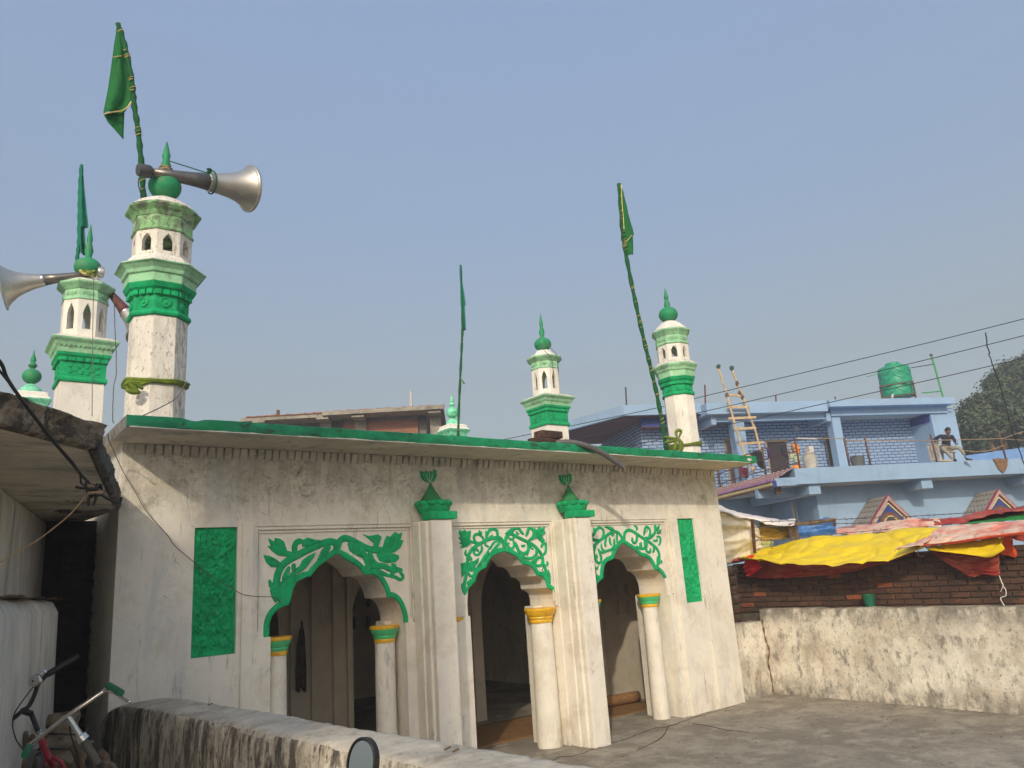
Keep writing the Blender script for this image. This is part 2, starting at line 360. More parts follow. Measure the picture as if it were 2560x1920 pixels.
for k in 'LMR':
    o = OUT[k]; x0, x1 = o[0][0], o[-1][0]; zs = 1.60
    f0, f1 = FRAME[k]
    front += [(x0, 0), (x0, zs), (f0, zs), (f0, 2.655), (f1, 2.655), (f1, zs), (x1, zs), (x1, 0)]
    back += [(x0, 0)]+o+[(x1, 0)]
front += [(XRt, 0), (XRt, ZW), (XL, ZW)]; back += [(XRt, 0), (XRt, ZW), (XL, ZW)]
PAN = [(2.004, 2.402, 1.484, 2.652), (8.722, 9.108, 1.467, 2.658)]
rect = lambda a, b, c, d: [(a, c), (a, d), (b, d), (b, c)]
wb = MB(); wb.plate(front, [rect(*p) for p in PAN], 0, YR); wb.plate(back, [], YR+.0004, YI)
wall = wb.obj('front_wall', m_wall, mosque, bevel=0)
# side walls, inner lining, ceiling, arcade and back wall
MB().box(XL, XL+.35, YI+.002, 7.9, 0, ZW).obj('side_wall', m_wall, mosque)
MB().box(9.40, XRt, YI+.002, 7.9, 0, ZW).obj('side_wall', m_wall, mosque)
sl_ = [rect(1.68, 1.77, 1.58, 1.78), rect(1.93, 2.02, 1.58, 1.78), rect(1.68, 1.77, 1.28, 1.50), rect(1.93, 2.02, 1.28, 1.50)]
MB().plate([(YI+.003, .0), (2.35, .0), (2.35, 3.3), (YI+.003, 3.3)], sl_, 9.28, 9.399, T=lambda a, b, c: (b, a, c)).obj('inner_side_wall', m_inner, mosque)
sl2 = [rect(a, a+.09, z, z+.2) for a in (9.0+.0, ) for z in ()]
hb = [rect(6.55+i*.32, 6.66+i*.32, z, z+.22) for i in range(3) for z in (1.25, 1.62)]
MB().plate([(1.7, 0), (9.39, 0), (9.39, 3.3), (1.7, 3.3)], hb, 6.4, 6.55).obj('back_wall', m_inner, mosque)
MB().box(1.7, 9.4, 7.6, 7.9, 0, ZW).obj('rear_wall', m_wall, mosque)
MB().box(1.701, 9.399, YI+.004, 7.6, 3.3, 3.44).obj('ceiling', m_inner, mosque)
def pointed(xa, xb, zs, za, n=8):
    xc = (xa+xb)/2; out = [(xa, 0), (xa, zs)]
    for i in range(1, n+1): t = i/n; out.append((xa+(xc-xa)*(1-math.cos(t*1.35))/(1-math.cos(1.35)), zs+(za-zs)*math.sin(t*math.pi/2)**.9))
    for i in range(n-1, -1, -1): t = i/n; out.append((xb-(xb-xc)*(1-math.cos(t*1.35))/(1-math.cos(1.35)), zs+(za-zs)*math.sin(t*math.pi/2)**.9))
    return out+[(xb, 0)]
arc = [(1.7, 0)]+pointed(2.5, 3.68, 1.5, 2.35)+pointed(4.68, 6.3, 1.5, 2.4)+pointed(6.80, 8.6, 1.5, 2.5)+[(9.279, 0), (9.279, 3.3), (1.7, 3.3)]
MB().plate(arc, [], 2.35, 2.8).obj('inner_arcade', m_inner, mosque)
for x0, x1 in ((3.82, 3.93), (4.10, 4.16), (4.40, 4.46), (4.6, 4.68), (6.3, 6.38), (6.6, 6.66)):
    MB().box(x0, x1, 2.31, 2.3499, 0, 2.7).obj('pier_strip', m_inner, mosque, bevel=.008)
# roof slab with the green front edge
def slabpt(x, y, z):
    return (x+.012*noise.noise((y*9, z*9, 4)) if x < 1.4 or x > 9.6 else x, y+.006*noise.noise((x*6, z*20, 1)), z+.005*noise.noise((x*5, y*5, 7)))
sb = MB(); n = 180
rows = []
for i in range(n+1):
    x = 1.24+i/n*(9.80-1.24); zb = stop(x); e = .006*fbm(x*4, 1.3)+.004*noise.noise((x*22, 3, 3))
    chip = max(0, noise.noise((x*3.1, 8, 2))-.42)*.06
    end = max(0, (x-9.55)/.25); zt = zb+.110+e-chip-end*.02
    rows.append([(x, -.74, zb+.002*noise.noise((x*9, 0, 0))), (x, -.75+.004*noise.noise((x*7, 5, 5)), zb+.012), (x, -.75+.005*noise.noise((x*8, 2, 5)), zt-.012), (x, -.735+chip, zt), (x, 8.1, zt+.01), (x, 8.1, zb)])
sb.v = [p for r in rows for p in r]
sb.f = [(i*6+j, (i+1)*6+j, (i+1)*6+(j+1) % 6, i*6+(j+1) % 6) for i in range(n) for j in range(6)]+[tuple(range(6)), tuple(n*6+j for j in range(5, -1, -1))]
slab = sb.obj('roof_slab', m_soffit, mosque, smooth=True)
slab.data.materials.append(m_roof)
for pg in slab.data.polygons:
    if pg.normal.z > .4 or (abs(pg.normal.x) > .8): pg.material_index = 1
m_fascia = mat('green_fascia_paint', lin((14, 136, 88)), .6, .16, 4, .35, 35, layers=[dict(c=lin((10, 96, 70)), s=3, lo=.48, hi=.66, a=.6, sv=(1, 1, 2)), dict(c=(.03, .035, .03), s=8, lo=.62, hi=.68, a=.85, sv=(.5, 1, 1)), dict(c=(.02, .025, .02), s=20, lo=.62, hi=.67, a=.8)])
fb = MB(); rows = []
for i in range(n+1):
    x = 1.235+i/n*(9.79-1.235); zb = stop(x)+.004+.003*noise.noise((x*13, 9, 1))+.012*max(0, fbm(x*2.1, 4)-.45); zt = stop(x)+.107+.006*fbm(x*4, 1.3)-max(0, noise.noise((x*3.1, 8, 2))-.42)*.07
    o_ = .003*noise.noise((x*8, 2, 5))
    rows.append([(x, -.752, zb), (x, -.757+o_, zb+.006), (x, -.757+o_, zt-.008), (x, -.750, zt)])
fb.v = [p for r in rows for p in r]; fb.f = [(i*4+j, (i+1)*4+j, (i+1)*4+j+1, i*4+j+1) for i in range(n) for j in range(3)]
fb.obj('fascia', m_fascia, mosque, smooth=True)
m_chip = mat('bare_white_plaster', (.62, .60, .54), .9, .15, 8, .5, 30)
lb = MB(); rows = []
for i in range(421):
    x = 1.26+i*.0202; e = max(.0006, .0075*(fbm(x*3.3, 2.2)+.35)+.012*max(0, noise.noise((x*9, 3, 1))-.2)); zb = stop(x)
    rows.append([(x, -.748, zb-.0015), (x, -.7605, zb), (x, -.7605, zb+.004+e)])
lb.v = [p for r in rows for p in r]; lb.f = [(i*3+j, (i+1)*3+j, (i+1)*3+j+1, i*3+j+1) for i in range(420) for j in range(2)]
lb.obj('chipped_edge', m_chip, mosque)
for i in range(9):                                          # broken end of the slab
    x = 9.60+random.random()*.2; z = stop(x)+random.uniform(.0, .07); s_ = random.uniform(.025, .05)
    MB().box(x-s_, x+s_, -.765+random.uniform(-.01, .03), -.70, z-s_*.45, z+s_*.5).obj('broken_plaster_chunk', random.choice([m_chip, m_soffit, m_fascia]), mosque, bevel=.01, jit=.012)
# row of little brackets below the slab
db = MB(); pr = [(0, 0), (.0, -.105), (-.016, -.095), (-.034, -.065), (-.044, -.03), (-.046, 0)]
db.v = [(sx*.031, y, z) for sx in (-1, 1) for y, z in pr]; k5 = len(pr)
db.f = [tuple(range(k5)), tuple(range(2*k5-1, k5-1, -1))]+[(i, (i+1) % k5, k5+(i+1) % k5, k5+i) for i in range(k5)]
me = db.mesh('dentil', bevel=.012, smooth=True); me.materials.append(m_soffit)
x = 1.50
while x < 9.7:
    if not (random.random() < .05): 
        o = inst('dentil', me, mosque, (x+random.uniform(-.006, .006), .001, stop(x)-.002)); o.scale = (random.uniform(.9, 1.1), random.uniform(.8, 1.1), random.uniform(.85, 1.1))
    x += .079
# recessed frames round the spandrels
for k, (f0, f1) in FRAME.items():
    for d, yy, th in ((0., .012, .035), (.048, .026, .018)):
        a, b, zt = f0+d*.7, f1-d*.7, 2.655-d
        MB().box(a, b, yy, YR-.0005, zt-th, zt-.001).obj('frame_moulding', m_wall, mosque, bevel=.005, jit=.003)
        MB().box(a+.0005, a+th*.7, yy+.002, YR-.0006, 1.62+d, zt-th-.0005).obj('frame_moulding', m_wall, mosque, bevel=.005, jit=.002)
        MB().box(b-th*.7, b-.0005, yy+.002, YR-.0006, 1.62+d, zt-th-.0005).obj('frame_moulding', m_wall, mosque, bevel=.005, jit=.002)
# thin pilaster strips beside the green panels
for x0, x1, y in ((2.445, 2.555, -.03), (8.535, 8.69, -.05), (9.14, 9.2, -.02)):
    MB().box(x0, x1, y, -.0005, 0, 1.60 if x0 > 9 or x0 < 2 else 2.70).obj('wall_strip', m_wall, mosque, bevel=.012, jit=.004)
# two pilasters with green onion finials
for xc in (4.495, 6.572):
    for nm_, hw_, y0_, y1_ in (('pilaster', .135, -.36, -.285), ('pilaster_step', .165, -.2848, -.17), ('pilaster_backing', .182, -.1698, -.0005)):
        MB().box(xc-hw_, xc+hw_, y0_, y1_, 0, 2.664 if nm_ == 'pilaster' else 2.66).obj(nm_, m_wall, mosque, bevel=.016, jit=.008)
    MB().box(xc-.142, xc+.195, -.385, -.17, 2.668, 2.752).obj('capital_slab', m_green, mosque, bevel=.012, jit=.006)
    c = (xc-.0, -.02, 0)
    xc = xc+.045
    fin = MB().loft((xc-.0, -.13, 0), [(.165, 2.756), (.185, 2.79), (.192, 2.83), (.185, 2.87), (.150, 2.89)], n=24).obj('onion_base', m_green, mosque, smooth=True)
    for j in range(9):
        t = -math.pi/2+(j-4)*.62; cx, cy = xc+.166*math.cos(t), -.13+.166*math.sin(t)
        MB().loft((cx, cy, 2.855), [(.004, -.040), (.040, -.026), (.058, 0), (.046, .025), (.004, .040)], n=14).obj('petal', m_green, fin, smooth='all')
    MB().loft((xc-.01, -.10, 0), [(.135, 2.888), (.105, 2.93), (.06, 3.0), (.03, 3.05), (.012, 3.10)], n=20).obj('onion_cone', mat('faded_green_paint', lin((52, 128, 80)), .8, .2, 8, .4, 40), mosque, smooth='all')
    xt = xc+.02
    tul = [(0, 3.115), (-.05, 3.13), (-.09, 3.175), (-.10, 3.245), (-.075, 3.235), (-.045, 3.222), (-.03, 3.25), (0, 3.225), (.03, 3.25), (.05, 3.225), (.08, 3.265), (.105, 3.26), (.10, 3.18), (.06, 3.13)]
    tb = MB().plate([(xt+a, b) for a, b in tul], [], -.035, -.0005).obj('tulip', m_green, mosque, bevel=.006)
    for dx in (-.03, 0, .03): MB().tube([(xt+dx*.3, -.038, 3.12), (xt+dx*1.1, -.041, 3.17), (xt+dx*1.6, -.038, 3.225)], .004, 5).obj('petal_line', m_chip, tb)
# engaged columns with painted capitals
def column(x, y, r, zc, ringm, beltm):
    g = MB().loft((x, y, 0), [(r*1.04, .0), (r*1.02, .25), (r*.97, .9), (r*.93, zc-.16)], n=28).obj('column', m_wall, mosque, smooth=True, jit=.006)
    MB().loft((x, y, 0), [(r*.98, zc-.175), (r*1.03, zc-.15), (r*1.0, zc-.135)], n=28).obj('capital_ring', ringm, g, smooth=True)
    MB().loft((x, y, 0), [(r*1.02, zc-.134), (r*1.10, zc-.115), (r*1.08, zc-.10), (r*1.30, zc-.065), (r*1.34, zc-.035)], n=28).obj('capital_bell', beltm, g, smooth=True)
    MB().loft((x, y, 0), [(r*1.38, zc-.034), (r*1.42, zc-.02), (r*1.40, zc+.0)], n=28).obj('capital_rim', ringm, g, smooth=True)
    return g
column(4.06, .21, .112, 1.585, m_yellow, m_capgreen)
column(2.86, .21, .112, 1.585, m_yellow, m_capgreen)
column(6.215, .19, .145, 1.60, m_yellow, m_yellow)
column(4.875, .19, .145, 1.60, m_yellow, m_yellow)
column(8.215, .23, .118, 1.635, m_yellow, m_capgreen)
column(7.08, .23, .118, 1.635, m_yellow, m_capgreen)
for x, s_ in ((6.215+.03, -1), (8.27, -1), (4.13, -1)):      # flat jamb behind each right-hand column
    MB().box(x, x+.22, .33, YI-.03, 0, 1.62).obj('jamb', m_wall, mosque, bevel=.01)
# green rough-cast panels
def panel(p, seed):
    x0, x1, z0, z1 = p
    def fn(u, v):
        x = x0+.002+u*(x1-x0-.004); z = z0+.002+v*(z1-z0-.004)
        e = min(1, min(u, 1-u)*12, (1-v)*24)*min(1, max(0, v-.035)*30)
        a = .9+.25*math.sin(x*5+seed); q = fbm(x*18+z*5*a, z*11-x*7, seed, 4); w_ = abs(noise.noise((x*34+z*11, z*19-x*9, seed+3)))
        return (x, min(.0425, .032-e*(.012+.026*q-.030*w_)), z)
    MB().grid(fn, 70, 200).obj('green_panel', m_green, mosque, smooth='all')
panel(PAN[0], 1.); panel(PAN[1], 5.)

# ------------------------------------------------------------------ vine reliefs
def ribbon(mb, pts, w_, h=.016, y=YR):
    pts = smooth_path(pts, 4); k = len(pts)
    for i, p in enumerate(pts):
        a = np.array(pts[max(i-1, 0)]); b = np.array(pts[min(i+1, k-1)]); d = b-a; d = d/(np.linalg.norm(d)+1e-9); nn = np.array([-d[1], d[0]])
        e = min(1, .45+min(i, k-1-i)/3.); W = w_*e
        for s_, hh in ((-1, 0), (-.72, .8), (0, 1.), (.72, .8), (1, 0)):
            mb.v.append((p[0]+nn[0]*W*s_, y-h*hh*e+.0008, p[1]+nn[1]*W*s_))
    o = len(mb.v)-5*k
    mb.f += [(o+i*5+j, o+i*5+j+1, o+(i+1)*5+j+1, o+(i+1)*5+j) for i in range(k-1) for j in range(4)]
    mb.f += [tuple(o+j for j in range(5)), tuple(o+(k-1)*5+j for j in range(4, -1, -1))]
def leaf(poly, parent, h=.022, y=YR):
    c = np.mean(np.array(poly), 0); n_ = len(poly); mb = MB()
    for sc_, yy in ((1.12, y+.0008), (1.08, y-h*.55), (.66, y-h), (.2, y-h*.72)):
        mb.v += [(c[0]+(p[0]-c[0])*sc_, yy, c[1]+(p[1]-c[1])*sc_) for p in poly]
    for r_ in range(3): mb.f += [(r_*n_+i, r_*n_+(i+1) % n_, (r_+1)*n_+(i+1) % n_, (r_+1)*n_+i) for i in range(n_)]
    mb.f.append(tuple(3*n_+i for i in range(n_)))
    mb.obj('leaf', m_green, parent, smooth=True)
VINE = {}
VINE['L'] = (cL, .1, [
 (22, [(1040, 610), (1055, 560), (1035, 510), (980, 497), (900, 518), (800, 562), (700, 608), (620, 652), (540, 695), (470, 750), (420, 830), (402, 910), (390, 990), (400, 1070)]),
 (18, [(620, 645), (550, 640), (490, 615)]), (18, [(605, 625), (595, 560), (620, 505), (690, 488)]), (14, [(590, 830), (585, 770), (600, 740)]), (16, [(470, 940), (500, 860), (540, 770)]),
 (20, [(1065, 600), (1078, 520), (1112, 472), (1160, 462), (1230, 488), (1310, 532), (1390, 572), (1480, 592), (1570, 582)]),
 (22, [(1275, 545), (1330, 612), (1378, 682), (1405, 760), (1395, 830)]), (18, [(1410, 600), (1440, 700), (1490, 755), (1570, 765), (1650, 800), (1770, 805)]),
 (11, [(1650, 745), (1690, 762), (1682, 830), (1640, 868), (1700, 888), (1750, 912), (1780, 880), (1752, 830), (1770, 800)]), (13, [(1440, 800), (1530, 830), (1640, 880)]), (14, [(1100, 640), (1200, 690), (1290, 750)])],
 [[(515, 650), (420, 642), (360, 603), (310, 545), (345, 552), (318, 470), (378, 505), (385, 465), (435, 475), (472, 500), (492, 560), (512, 620)],
  [(450, 745), (400, 772), (340, 770), (290, 722), (265, 650), (310, 655), (370, 680), (425, 720)],
  [(690, 548), (745, 552), (820, 522), (905, 487), (820, 478), (740, 458), (680, 490)],
  [(985, 548), (930, 545), (888, 600), (845, 700), (882, 692), (942, 640), (975, 590)],
  [(812, 625), (800, 665), (745, 745), (692, 805), (640, 835), (580, 835), (595, 790), (650, 772), (682, 702), (742, 660)],
  [(395, 990), (430, 950), (480, 925), (500, 925), (560, 840), (610, 870), (700, 845), (760, 855), (700, 890), (625, 930), (578, 1000), (552, 1100), (532, 1172), (452, 1192), (432, 1130), (396, 1148), (362, 1090), (345, 1020)],
  [(345, 1030), (318, 985), (312, 930), (330, 915), (350, 955), (385, 975), (392, 1030)],
  [(1180, 525), (1212, 500), (1272, 520), (1284, 560), (1300, 620), (1312, 665), (1262, 640), (1202, 600)],
  [(1350, 425), (1420, 440), (1500, 425), (1536, 450), (1512, 520), (1492, 580), (1440, 560), (1472, 520), (1420, 480)],
  [(1560, 582), (1588, 480), (1610, 440), (1640, 452), (1690, 400), (1720, 422), (1760, 410), (1742, 480), (1772, 488), (1742, 560), (1690, 602), (1620, 610), (1590, 600)],
  [(1540, 610), (1620, 615), (1722, 650), (1725, 682), (1690, 716), (1600, 728), (1530, 702), (1500, 645)],
  [(1385, 690), (1425, 660), (1500, 730), (1600, 765), (1540, 795), (1450, 795), (1400, 815), (1368, 780)]])
VINE['M'] = (cM, .1, [
 (20, [(830, 640), (815, 540), (790, 472), (730, 442), (640, 452), (540, 482), (440, 532), (340, 592), (260, 662), (210, 762), (195, 882), (185, 1002), (170, 1122), (145, 1252), (150, 1410)]),
 (16, [(430, 532), (330, 532), (240, 505), (180, 480)]), (15, [(485, 482), (430, 412), (360, 382), (312, 412), (310, 470), (345, 515)]),
 (18, [(515, 482), (530, 402), (572, 322), (640, 292), (700, 322), (715, 400), (700, 452)]), (12, [(570, 425), (610, 422), (622, 388)]), (13, [(785, 500), (700, 500), (648, 532), (602, 602), (570, 645)]),
 (13, [(500, 502), (510, 572), (572, 602)]), (14, [(440, 572), (442, 652), (400, 722), (342, 742), (306, 702), (320, 662), (368, 650), (382, 692)]), (13, [(170, 650), (158, 722), (190, 765)]), (12, [(240, 762), (262, 812), (220, 835)]),
 (15, [(200, 1012), (240, 1102), (300, 1092), (322, 1022)]), (15, [(335, 1140), (280, 1222), (205, 1305), (165, 1410)]), (22, [(110, 1230), (125, 1330), (165, 1430)]), (14, [(215, 1010), (290, 1005), (340, 960)]),
 (20, [(845, 640), (850, 522), (870, 432), (932, 372), (1002, 402), (1100, 452), (1200, 502), (1290, 542), (1370, 602), (1440, 682), (1490, 772), (1502, 882), (1542, 982), (1572, 1102), (1605, 1250)]),
 (17, [(970, 322), (1030, 282), (1090, 292), (1122, 342), (1172, 392)]), (12, [(1092, 372), (1050, 370), (1048, 330)]), (17, [(1250, 492), (1322, 442), (1342, 362), (1312, 292), (1262, 282), (1240, 332), (1208, 425)]),
 (13, [(900, 430), (932, 472), (982, 460), (1010, 402)]), (15, [(982, 470), (1002, 562), (970, 632), (912, 612), (890, 562), (922, 530)]), (21, [(1020, 520), (1060, 622), (1100, 692), (1180, 722), (1240, 672), (1252, 592), (1240, 515)]),
 (13, [(1125, 570), (1150, 590), (1195, 568)]), (13, [(1290, 542), (1300, 622), (1342, 642)]), (15, [(1470, 622), (1490, 562), (1540, 542), (1552, 622), (1540, 702), (1500, 745)]),
 (17, [(1382, 642), (1390, 722), (1340, 782), (1270, 802), (1180, 792), (1130, 740)]), (13, [(1252, 700), (1230, 765)]), (17, [(1490, 802), (1430, 782), (1390, 822), (1332, 862), (1380, 922), (1460, 922), (1492, 862)]),
 (13, [(1560, 852), (1582, 892), (1545, 935)]), (12, [(1505, 960), (1480, 1015)])],
 [[(60, 320), (110, 340), (150, 320), (170, 350), (242, 330), (236, 420), (222, 480), (240, 540), (180, 590), (70, 610), (150, 560), (60, 530), (90, 500), (55, 450), (80, 420), (50, 370)],
  [(392, 318), (442, 350), (432, 395), (388, 385)], [(505, 328), (532, 350), (532, 395), (505, 385)], [(795, 488), (745, 560), (702, 622), (642, 702), (605, 725), (598, 685), (650, 620), (700, 555)],
  [(552, 640), (558, 742), (482, 832), (422, 902), (358, 945), (420, 850), (470, 760), (520, 700)], [(382, 795), (372, 870), (322, 932), (270, 982), (218, 1002), (213, 900), (260, 850), (310, 850)], [(88, 898), (172, 878), (162, 960), (142, 1062), (98, 1115)],
  [(848, 372), (900, 320), (950, 288), (1002, 310), (960, 370), (920, 402)],
  [(1360, 288), (1400, 320), (1440, 258), (1460, 300), (1522, 268), (1510, 330), (1538, 360), (1490, 400), (1470, 450), (1522, 480), (1490, 532), (1440, 490), (1390, 430), (1340, 472), (1308, 482), (1360, 400)],
  [(1500, 1028), (1560, 1062), (1590, 998), (1622, 1100), (1622, 1232), (1560, 1150)], [(1300, 840), (1340, 830), (1390, 850), (1370, 900), (1325, 890)]])
VINE['R'] = (cR, .1, [
 (20, [(790, 560), (780, 472), (720, 392), (640, 372), (560, 402), (480, 462), (390, 522), (310, 592), (240, 682), (200, 802), (195, 902), (215, 1022), (250, 1182), (262, 1260)]),
 (17, [(410, 502), (442, 422), (430, 332), (370, 292), (310, 332), (262, 412), (230, 455)]), (20, [(380, 532), (280, 532), (200, 482), (150, 402), (132, 285)]), (15, [(700, 402), (690, 482), (700, 562), (722, 595)]), (13, [(650, 425), (610, 432), (602, 462)]),
 (17, [(642, 500), (640, 622), (600, 702), (530, 722), (430, 762), (370, 742), (330, 688)]), (15, [(560, 468), (560, 562), (592, 635)]), (15, [(500, 480), (470, 582), (482, 665)]), (13, [(400, 590), (410, 692), (462, 722)]),
 (17, [(300, 640), (260, 742), (280, 862), (340, 962), (390, 932), (392, 832), (350, 755)]), (17, [(280, 1090), (300, 1202), (385, 1232)]), (20, [(300, 1262), (280, 1330), (262, 1400)]),
 (20, [(835, 565), (830, 472), (850, 382), (910, 342), (990, 362), (1080, 422), (1170, 482), (1270, 542), (1350, 602), (1430, 672), (1480, 762), (1492, 872), (1470, 982), (1440, 1012)]), (13, [(1010, 258), (1072, 292), (1058, 355)]),
 (17, [(1060, 432), (1070, 512), (1040, 582), (990, 562), (980, 475)]), (17, [(1210, 492), (1220, 582), (1220, 672), (1150, 692), (1055, 640)]), (19, [(1220, 482), (1300, 492), (1380, 432), (1422, 355)]),
 (17, [(1290, 482), (1322, 402), (1300, 312), (1250, 282), (1222, 332), (1200, 445)]), (12, [(1272, 330), (1258, 385)]), (15, [(1370, 542), (1440, 540), (1455, 500)]), (15, [(1440, 468), (1500, 472), (1512, 562), (1478, 635)]),
 (17, [(1270, 562), (1250, 652), (1250, 732), (1310, 762), (1332, 685)]), (17, [(1380, 622), (1392, 702), (1370, 775)]), (11, [(1530, 900), (1532, 948), (1498, 962)])],
 [[(245, 300), (302, 330), (282, 400), (240, 462), (250, 380)], [(450, 280), (520, 268), (602, 290), (642, 342), (580, 352), (510, 310)], [(300, 788), (332, 850), (302, 885)], [(248, 1008), (290, 1060), (342, 1008), (322, 1082), (270, 1082)],
  [(228, 1230), (300, 1178), (402, 1230), (300, 1272), (235, 1292)], [(155, 600), (202, 590), (222, 640), (200, 702), (160, 690)], [(1118, 590), (1152, 568), (1162, 650), (1118, 672)], [(1390, 260), (1422, 248), (1432, 332), (1400, 362)],
  [(1440, 300), (1492, 238), (1482, 332), (1440, 372)], [(1450, 382), (1522, 328), (1512, 402), (1440, 412)], [(1450, 838), (1502, 880), (1482, 960), (1450, 1002), (1438, 920)]])
for k in 'LMR':
    cf, _, strokes, leaves = VINE[k]; vb = MB()
    kk = {'L': .22905, 'M': .14469, 'R': .13264}[k]
    xm = np.mean([p[0] for p in OUT[k]]); mpp = (on(1300, 1400, Y=YR)[0]*0+1)   # width of a stroke in metres from its width in pixels
    for w_, pts in strokes:
        q = cf(pts); a = on(*q[len(q)//2], Y=YR); b = on(q[len(q)//2][0], q[len(q)//2][1]+w_*kk, Y=YR)
        ribbon(vb, [xz(on(x, y, Y=YR)) for x, y in q], abs(a[2]-b[2])*(1.9 if k == 'L' else 1.65))
    # painted edge band that follows the cusps
    for i, sp in enumerate(CUSP[k]):
        c0 = np.array([np.mean([p[0] for p in OUT[k]]), 1.9]); off = []
        for j, p in enumerate(sp):
            a = np.array(sp[max(j-1, 0)]); b = np.array(sp[min(j+1, len(sp)-1)]); d = (b-a)/np.linalg.norm(b-a); off.append((p[0]-d[1]*.026, p[1]+d[0]*.026))
        if i in (0, len(CUSP[k])-1) and k != 'L': off = off[len(off)//2:] if i == 0 else off[:int(len(off)*.75)]
        ribbon(vb, off[::2]+[off[-1]], .030, .020)
    vo = vb.obj('vine_relief', m_green, mosque, smooth=True)
    for pl in leaves: leaf([xz(on(x, y, Y=YR)) for x, y in cf(pl)], vo)
# crack along the threshold
ck = [(920+0, 1000), (980, 965), (1060, 960), (1170, 925), (1290, 885), (1400, 850), (1490, 815), (1560, 790), (1660, 775), (1740, 745), (1830, 715), (1960, 680), (2110, 632)]
MB().tube([(p[0]+.012*noise.noise((p[0]*9, 1, 0)), p[1]+.02*noise.noise((p[0]*11, 5, 0)), -.001) for p in smooth_path([tuple(on(1000+x*.4069, 1500+y*.4069, Z=.0))[:2] for x, y in ck], 9)], [.010*(.55+.6*abs(noise.noise((i*.7, 0, 3)))) for i in range(109)], 5).obj('floor_crack', mat('dark_crack', (.075, .05, .035), .95), bpy.data.objects['courtyard_floor'])
for q in ([(1800, 760), (1900, 775), (2010, 800), (2060, 805), (2150, 815)], [(1650, 775), (1600, 850), (1450, 930)]):
    MB().tube([(p[0], p[1], -.001+.02*0) for p in smooth_path([tuple(on(1000+x*.4069, 1500+y*.4069, Z=.0))[:2] for x, y in q], 5)], .007, 5).obj('floor_crack', MATS['dark_crack'], bpy.data.objects['courtyard_floor'])

# grit, leaves and lime splashes on the floor
rnd = random.Random(11); lit = MB()
for i in range(260):
    x, y = rnd.uniform(3.0, 10.4), rnd.uniform(-4.5, -.1)
    if rnd.random() < .5 and y < -.5: x = 10.5-rnd.random()**2*1.5
    s_ = rnd.uniform(.006, .022); a = rnd.uniform(0, 3.1); c_, q_ = math.cos(a)*s_, math.sin(a)*s_
    lit.add([(x-c_, y-q_, .007), (x+q_*.4, y-c_*.4, .012), (x+c_, y+q_, .009), (x-q_*.4, y+c_*.4, .014)], [(0, 1, 2, 3)])
lit.obj('floor_litter', mat('dry_litter', (.13, .09, .05), .95, .6, 30), None, label='dry leaf bits and grit scattered on the courtyard floor', cat='litter', kind='stuff')

# hairline cracks in the facade plaster
m_crk = mat('plaster_crack_dark', (.30, .255, .195), .95, .4, 20)
c5 = crop(400, 1050, .36166); c6 = crop(1000, 1100, .31646)
for cf, P in ((c5, [(0, 420), (40, 440), (80, 446), (110, 428), (180, 420), (186, 480), (192, 560), (204, 640), (212, 720), (240, 742)]), (c5, [(1590, 720), (1585, 660), (1560, 620), (1535, 560), (1545, 520), (1500, 515)]), (c5, [(1425, 520), (1430, 480), (1480, 455), (1545, 445), (1600, 475)]),
              (c5, [(640, 545), (680, 515), (720, 510), (680, 600), (690, 630), (740, 660)]), (c6, [(510, 215), (570, 222), (568, 280), (564, 340)]), (c6, [(1775, 430), (1800, 465), (1828, 490), (1840, 515)]), (c6, [(1720, 395), (1745, 440), (1750, 500)]), (c5, [(740, 285), (800, 275), (860, 300), (850, 340)]),
              (c5, [(100, 980), (140, 1000), (160, 1060)]), (c5, [(20, 1210), (60, 1235), (70, 1260)])):
    pts = smooth_path([tuple(on(x, y, Y=-.0005)) for x, y in cf(P)], 5)
    MB().tube([(p[0]+.006*noise.noise((p[2]*30, p[0]*30, 0)), p[1]+.0012, p[2]+.006*noise.noise((p[0]*30, 4, p[2]*20))) for p in pts], [.0026*(.4+abs(noise.noise((i*.8, 1, 0)))*1.4) for i in range(len(pts))], 5).obj('plaster_crack', m_crk, mosque)
# ================================================================== minarets
def turned(base, i, n): return 2*math.pi*i/n+base
def finial(t, c, zb, rb, hb, prof, m_=None):
    """green ball and spike: ball centre zb, radius rb, half height hb"""
    m_ = m_ or m_ball
    MB().loft((c[0], c[1], 0), [(max(.004, rb*math.sin(a)), zb-hb*math.cos(a)) for a in [math.pi*i/14 for i in range(15)]], n=28).obj('ball', m_, t, smooth='all')
    MB().loft((c[0], c[1], 0), prof, n=10).obj('spike', m_, t, smooth=True)
def lantern(t, c, r, z0, z1, a0, a1, ow, old=False, dz=.0):
    """eight plates with a pointed opening each, hollow inside"""
    n = 8; ap = r*math.cos(math.pi/n); hw = r*math.sin(math.pi/n)
    for i in range(n):
        t_ = -math.pi/2+2*math.pi*i/n; nx, ny = math.cos(t_), math.sin(t_)
        T = lambda x, y, z: (c[0]+nx*(ap-y)-ny*x, c[1]+ny*(ap-y)+nx*x, z)
        h = [(-ow, a0), (-ow, a0+(a1-a0)*.62), (-ow*.62, a0+(a1-a0)*.82), (0, a1), (ow*.62, a0+(a1-a0)*.82), (ow, a0+(a1-a0)*.62), (ow, a0)]
        MB().plate([(-hw, z0), (-hw, z1), (hw, z1), (hw, z0)], [h[::-1]], 0, .05, T).obj('lantern_side', m_shaft_old if old else m_shaft, t)
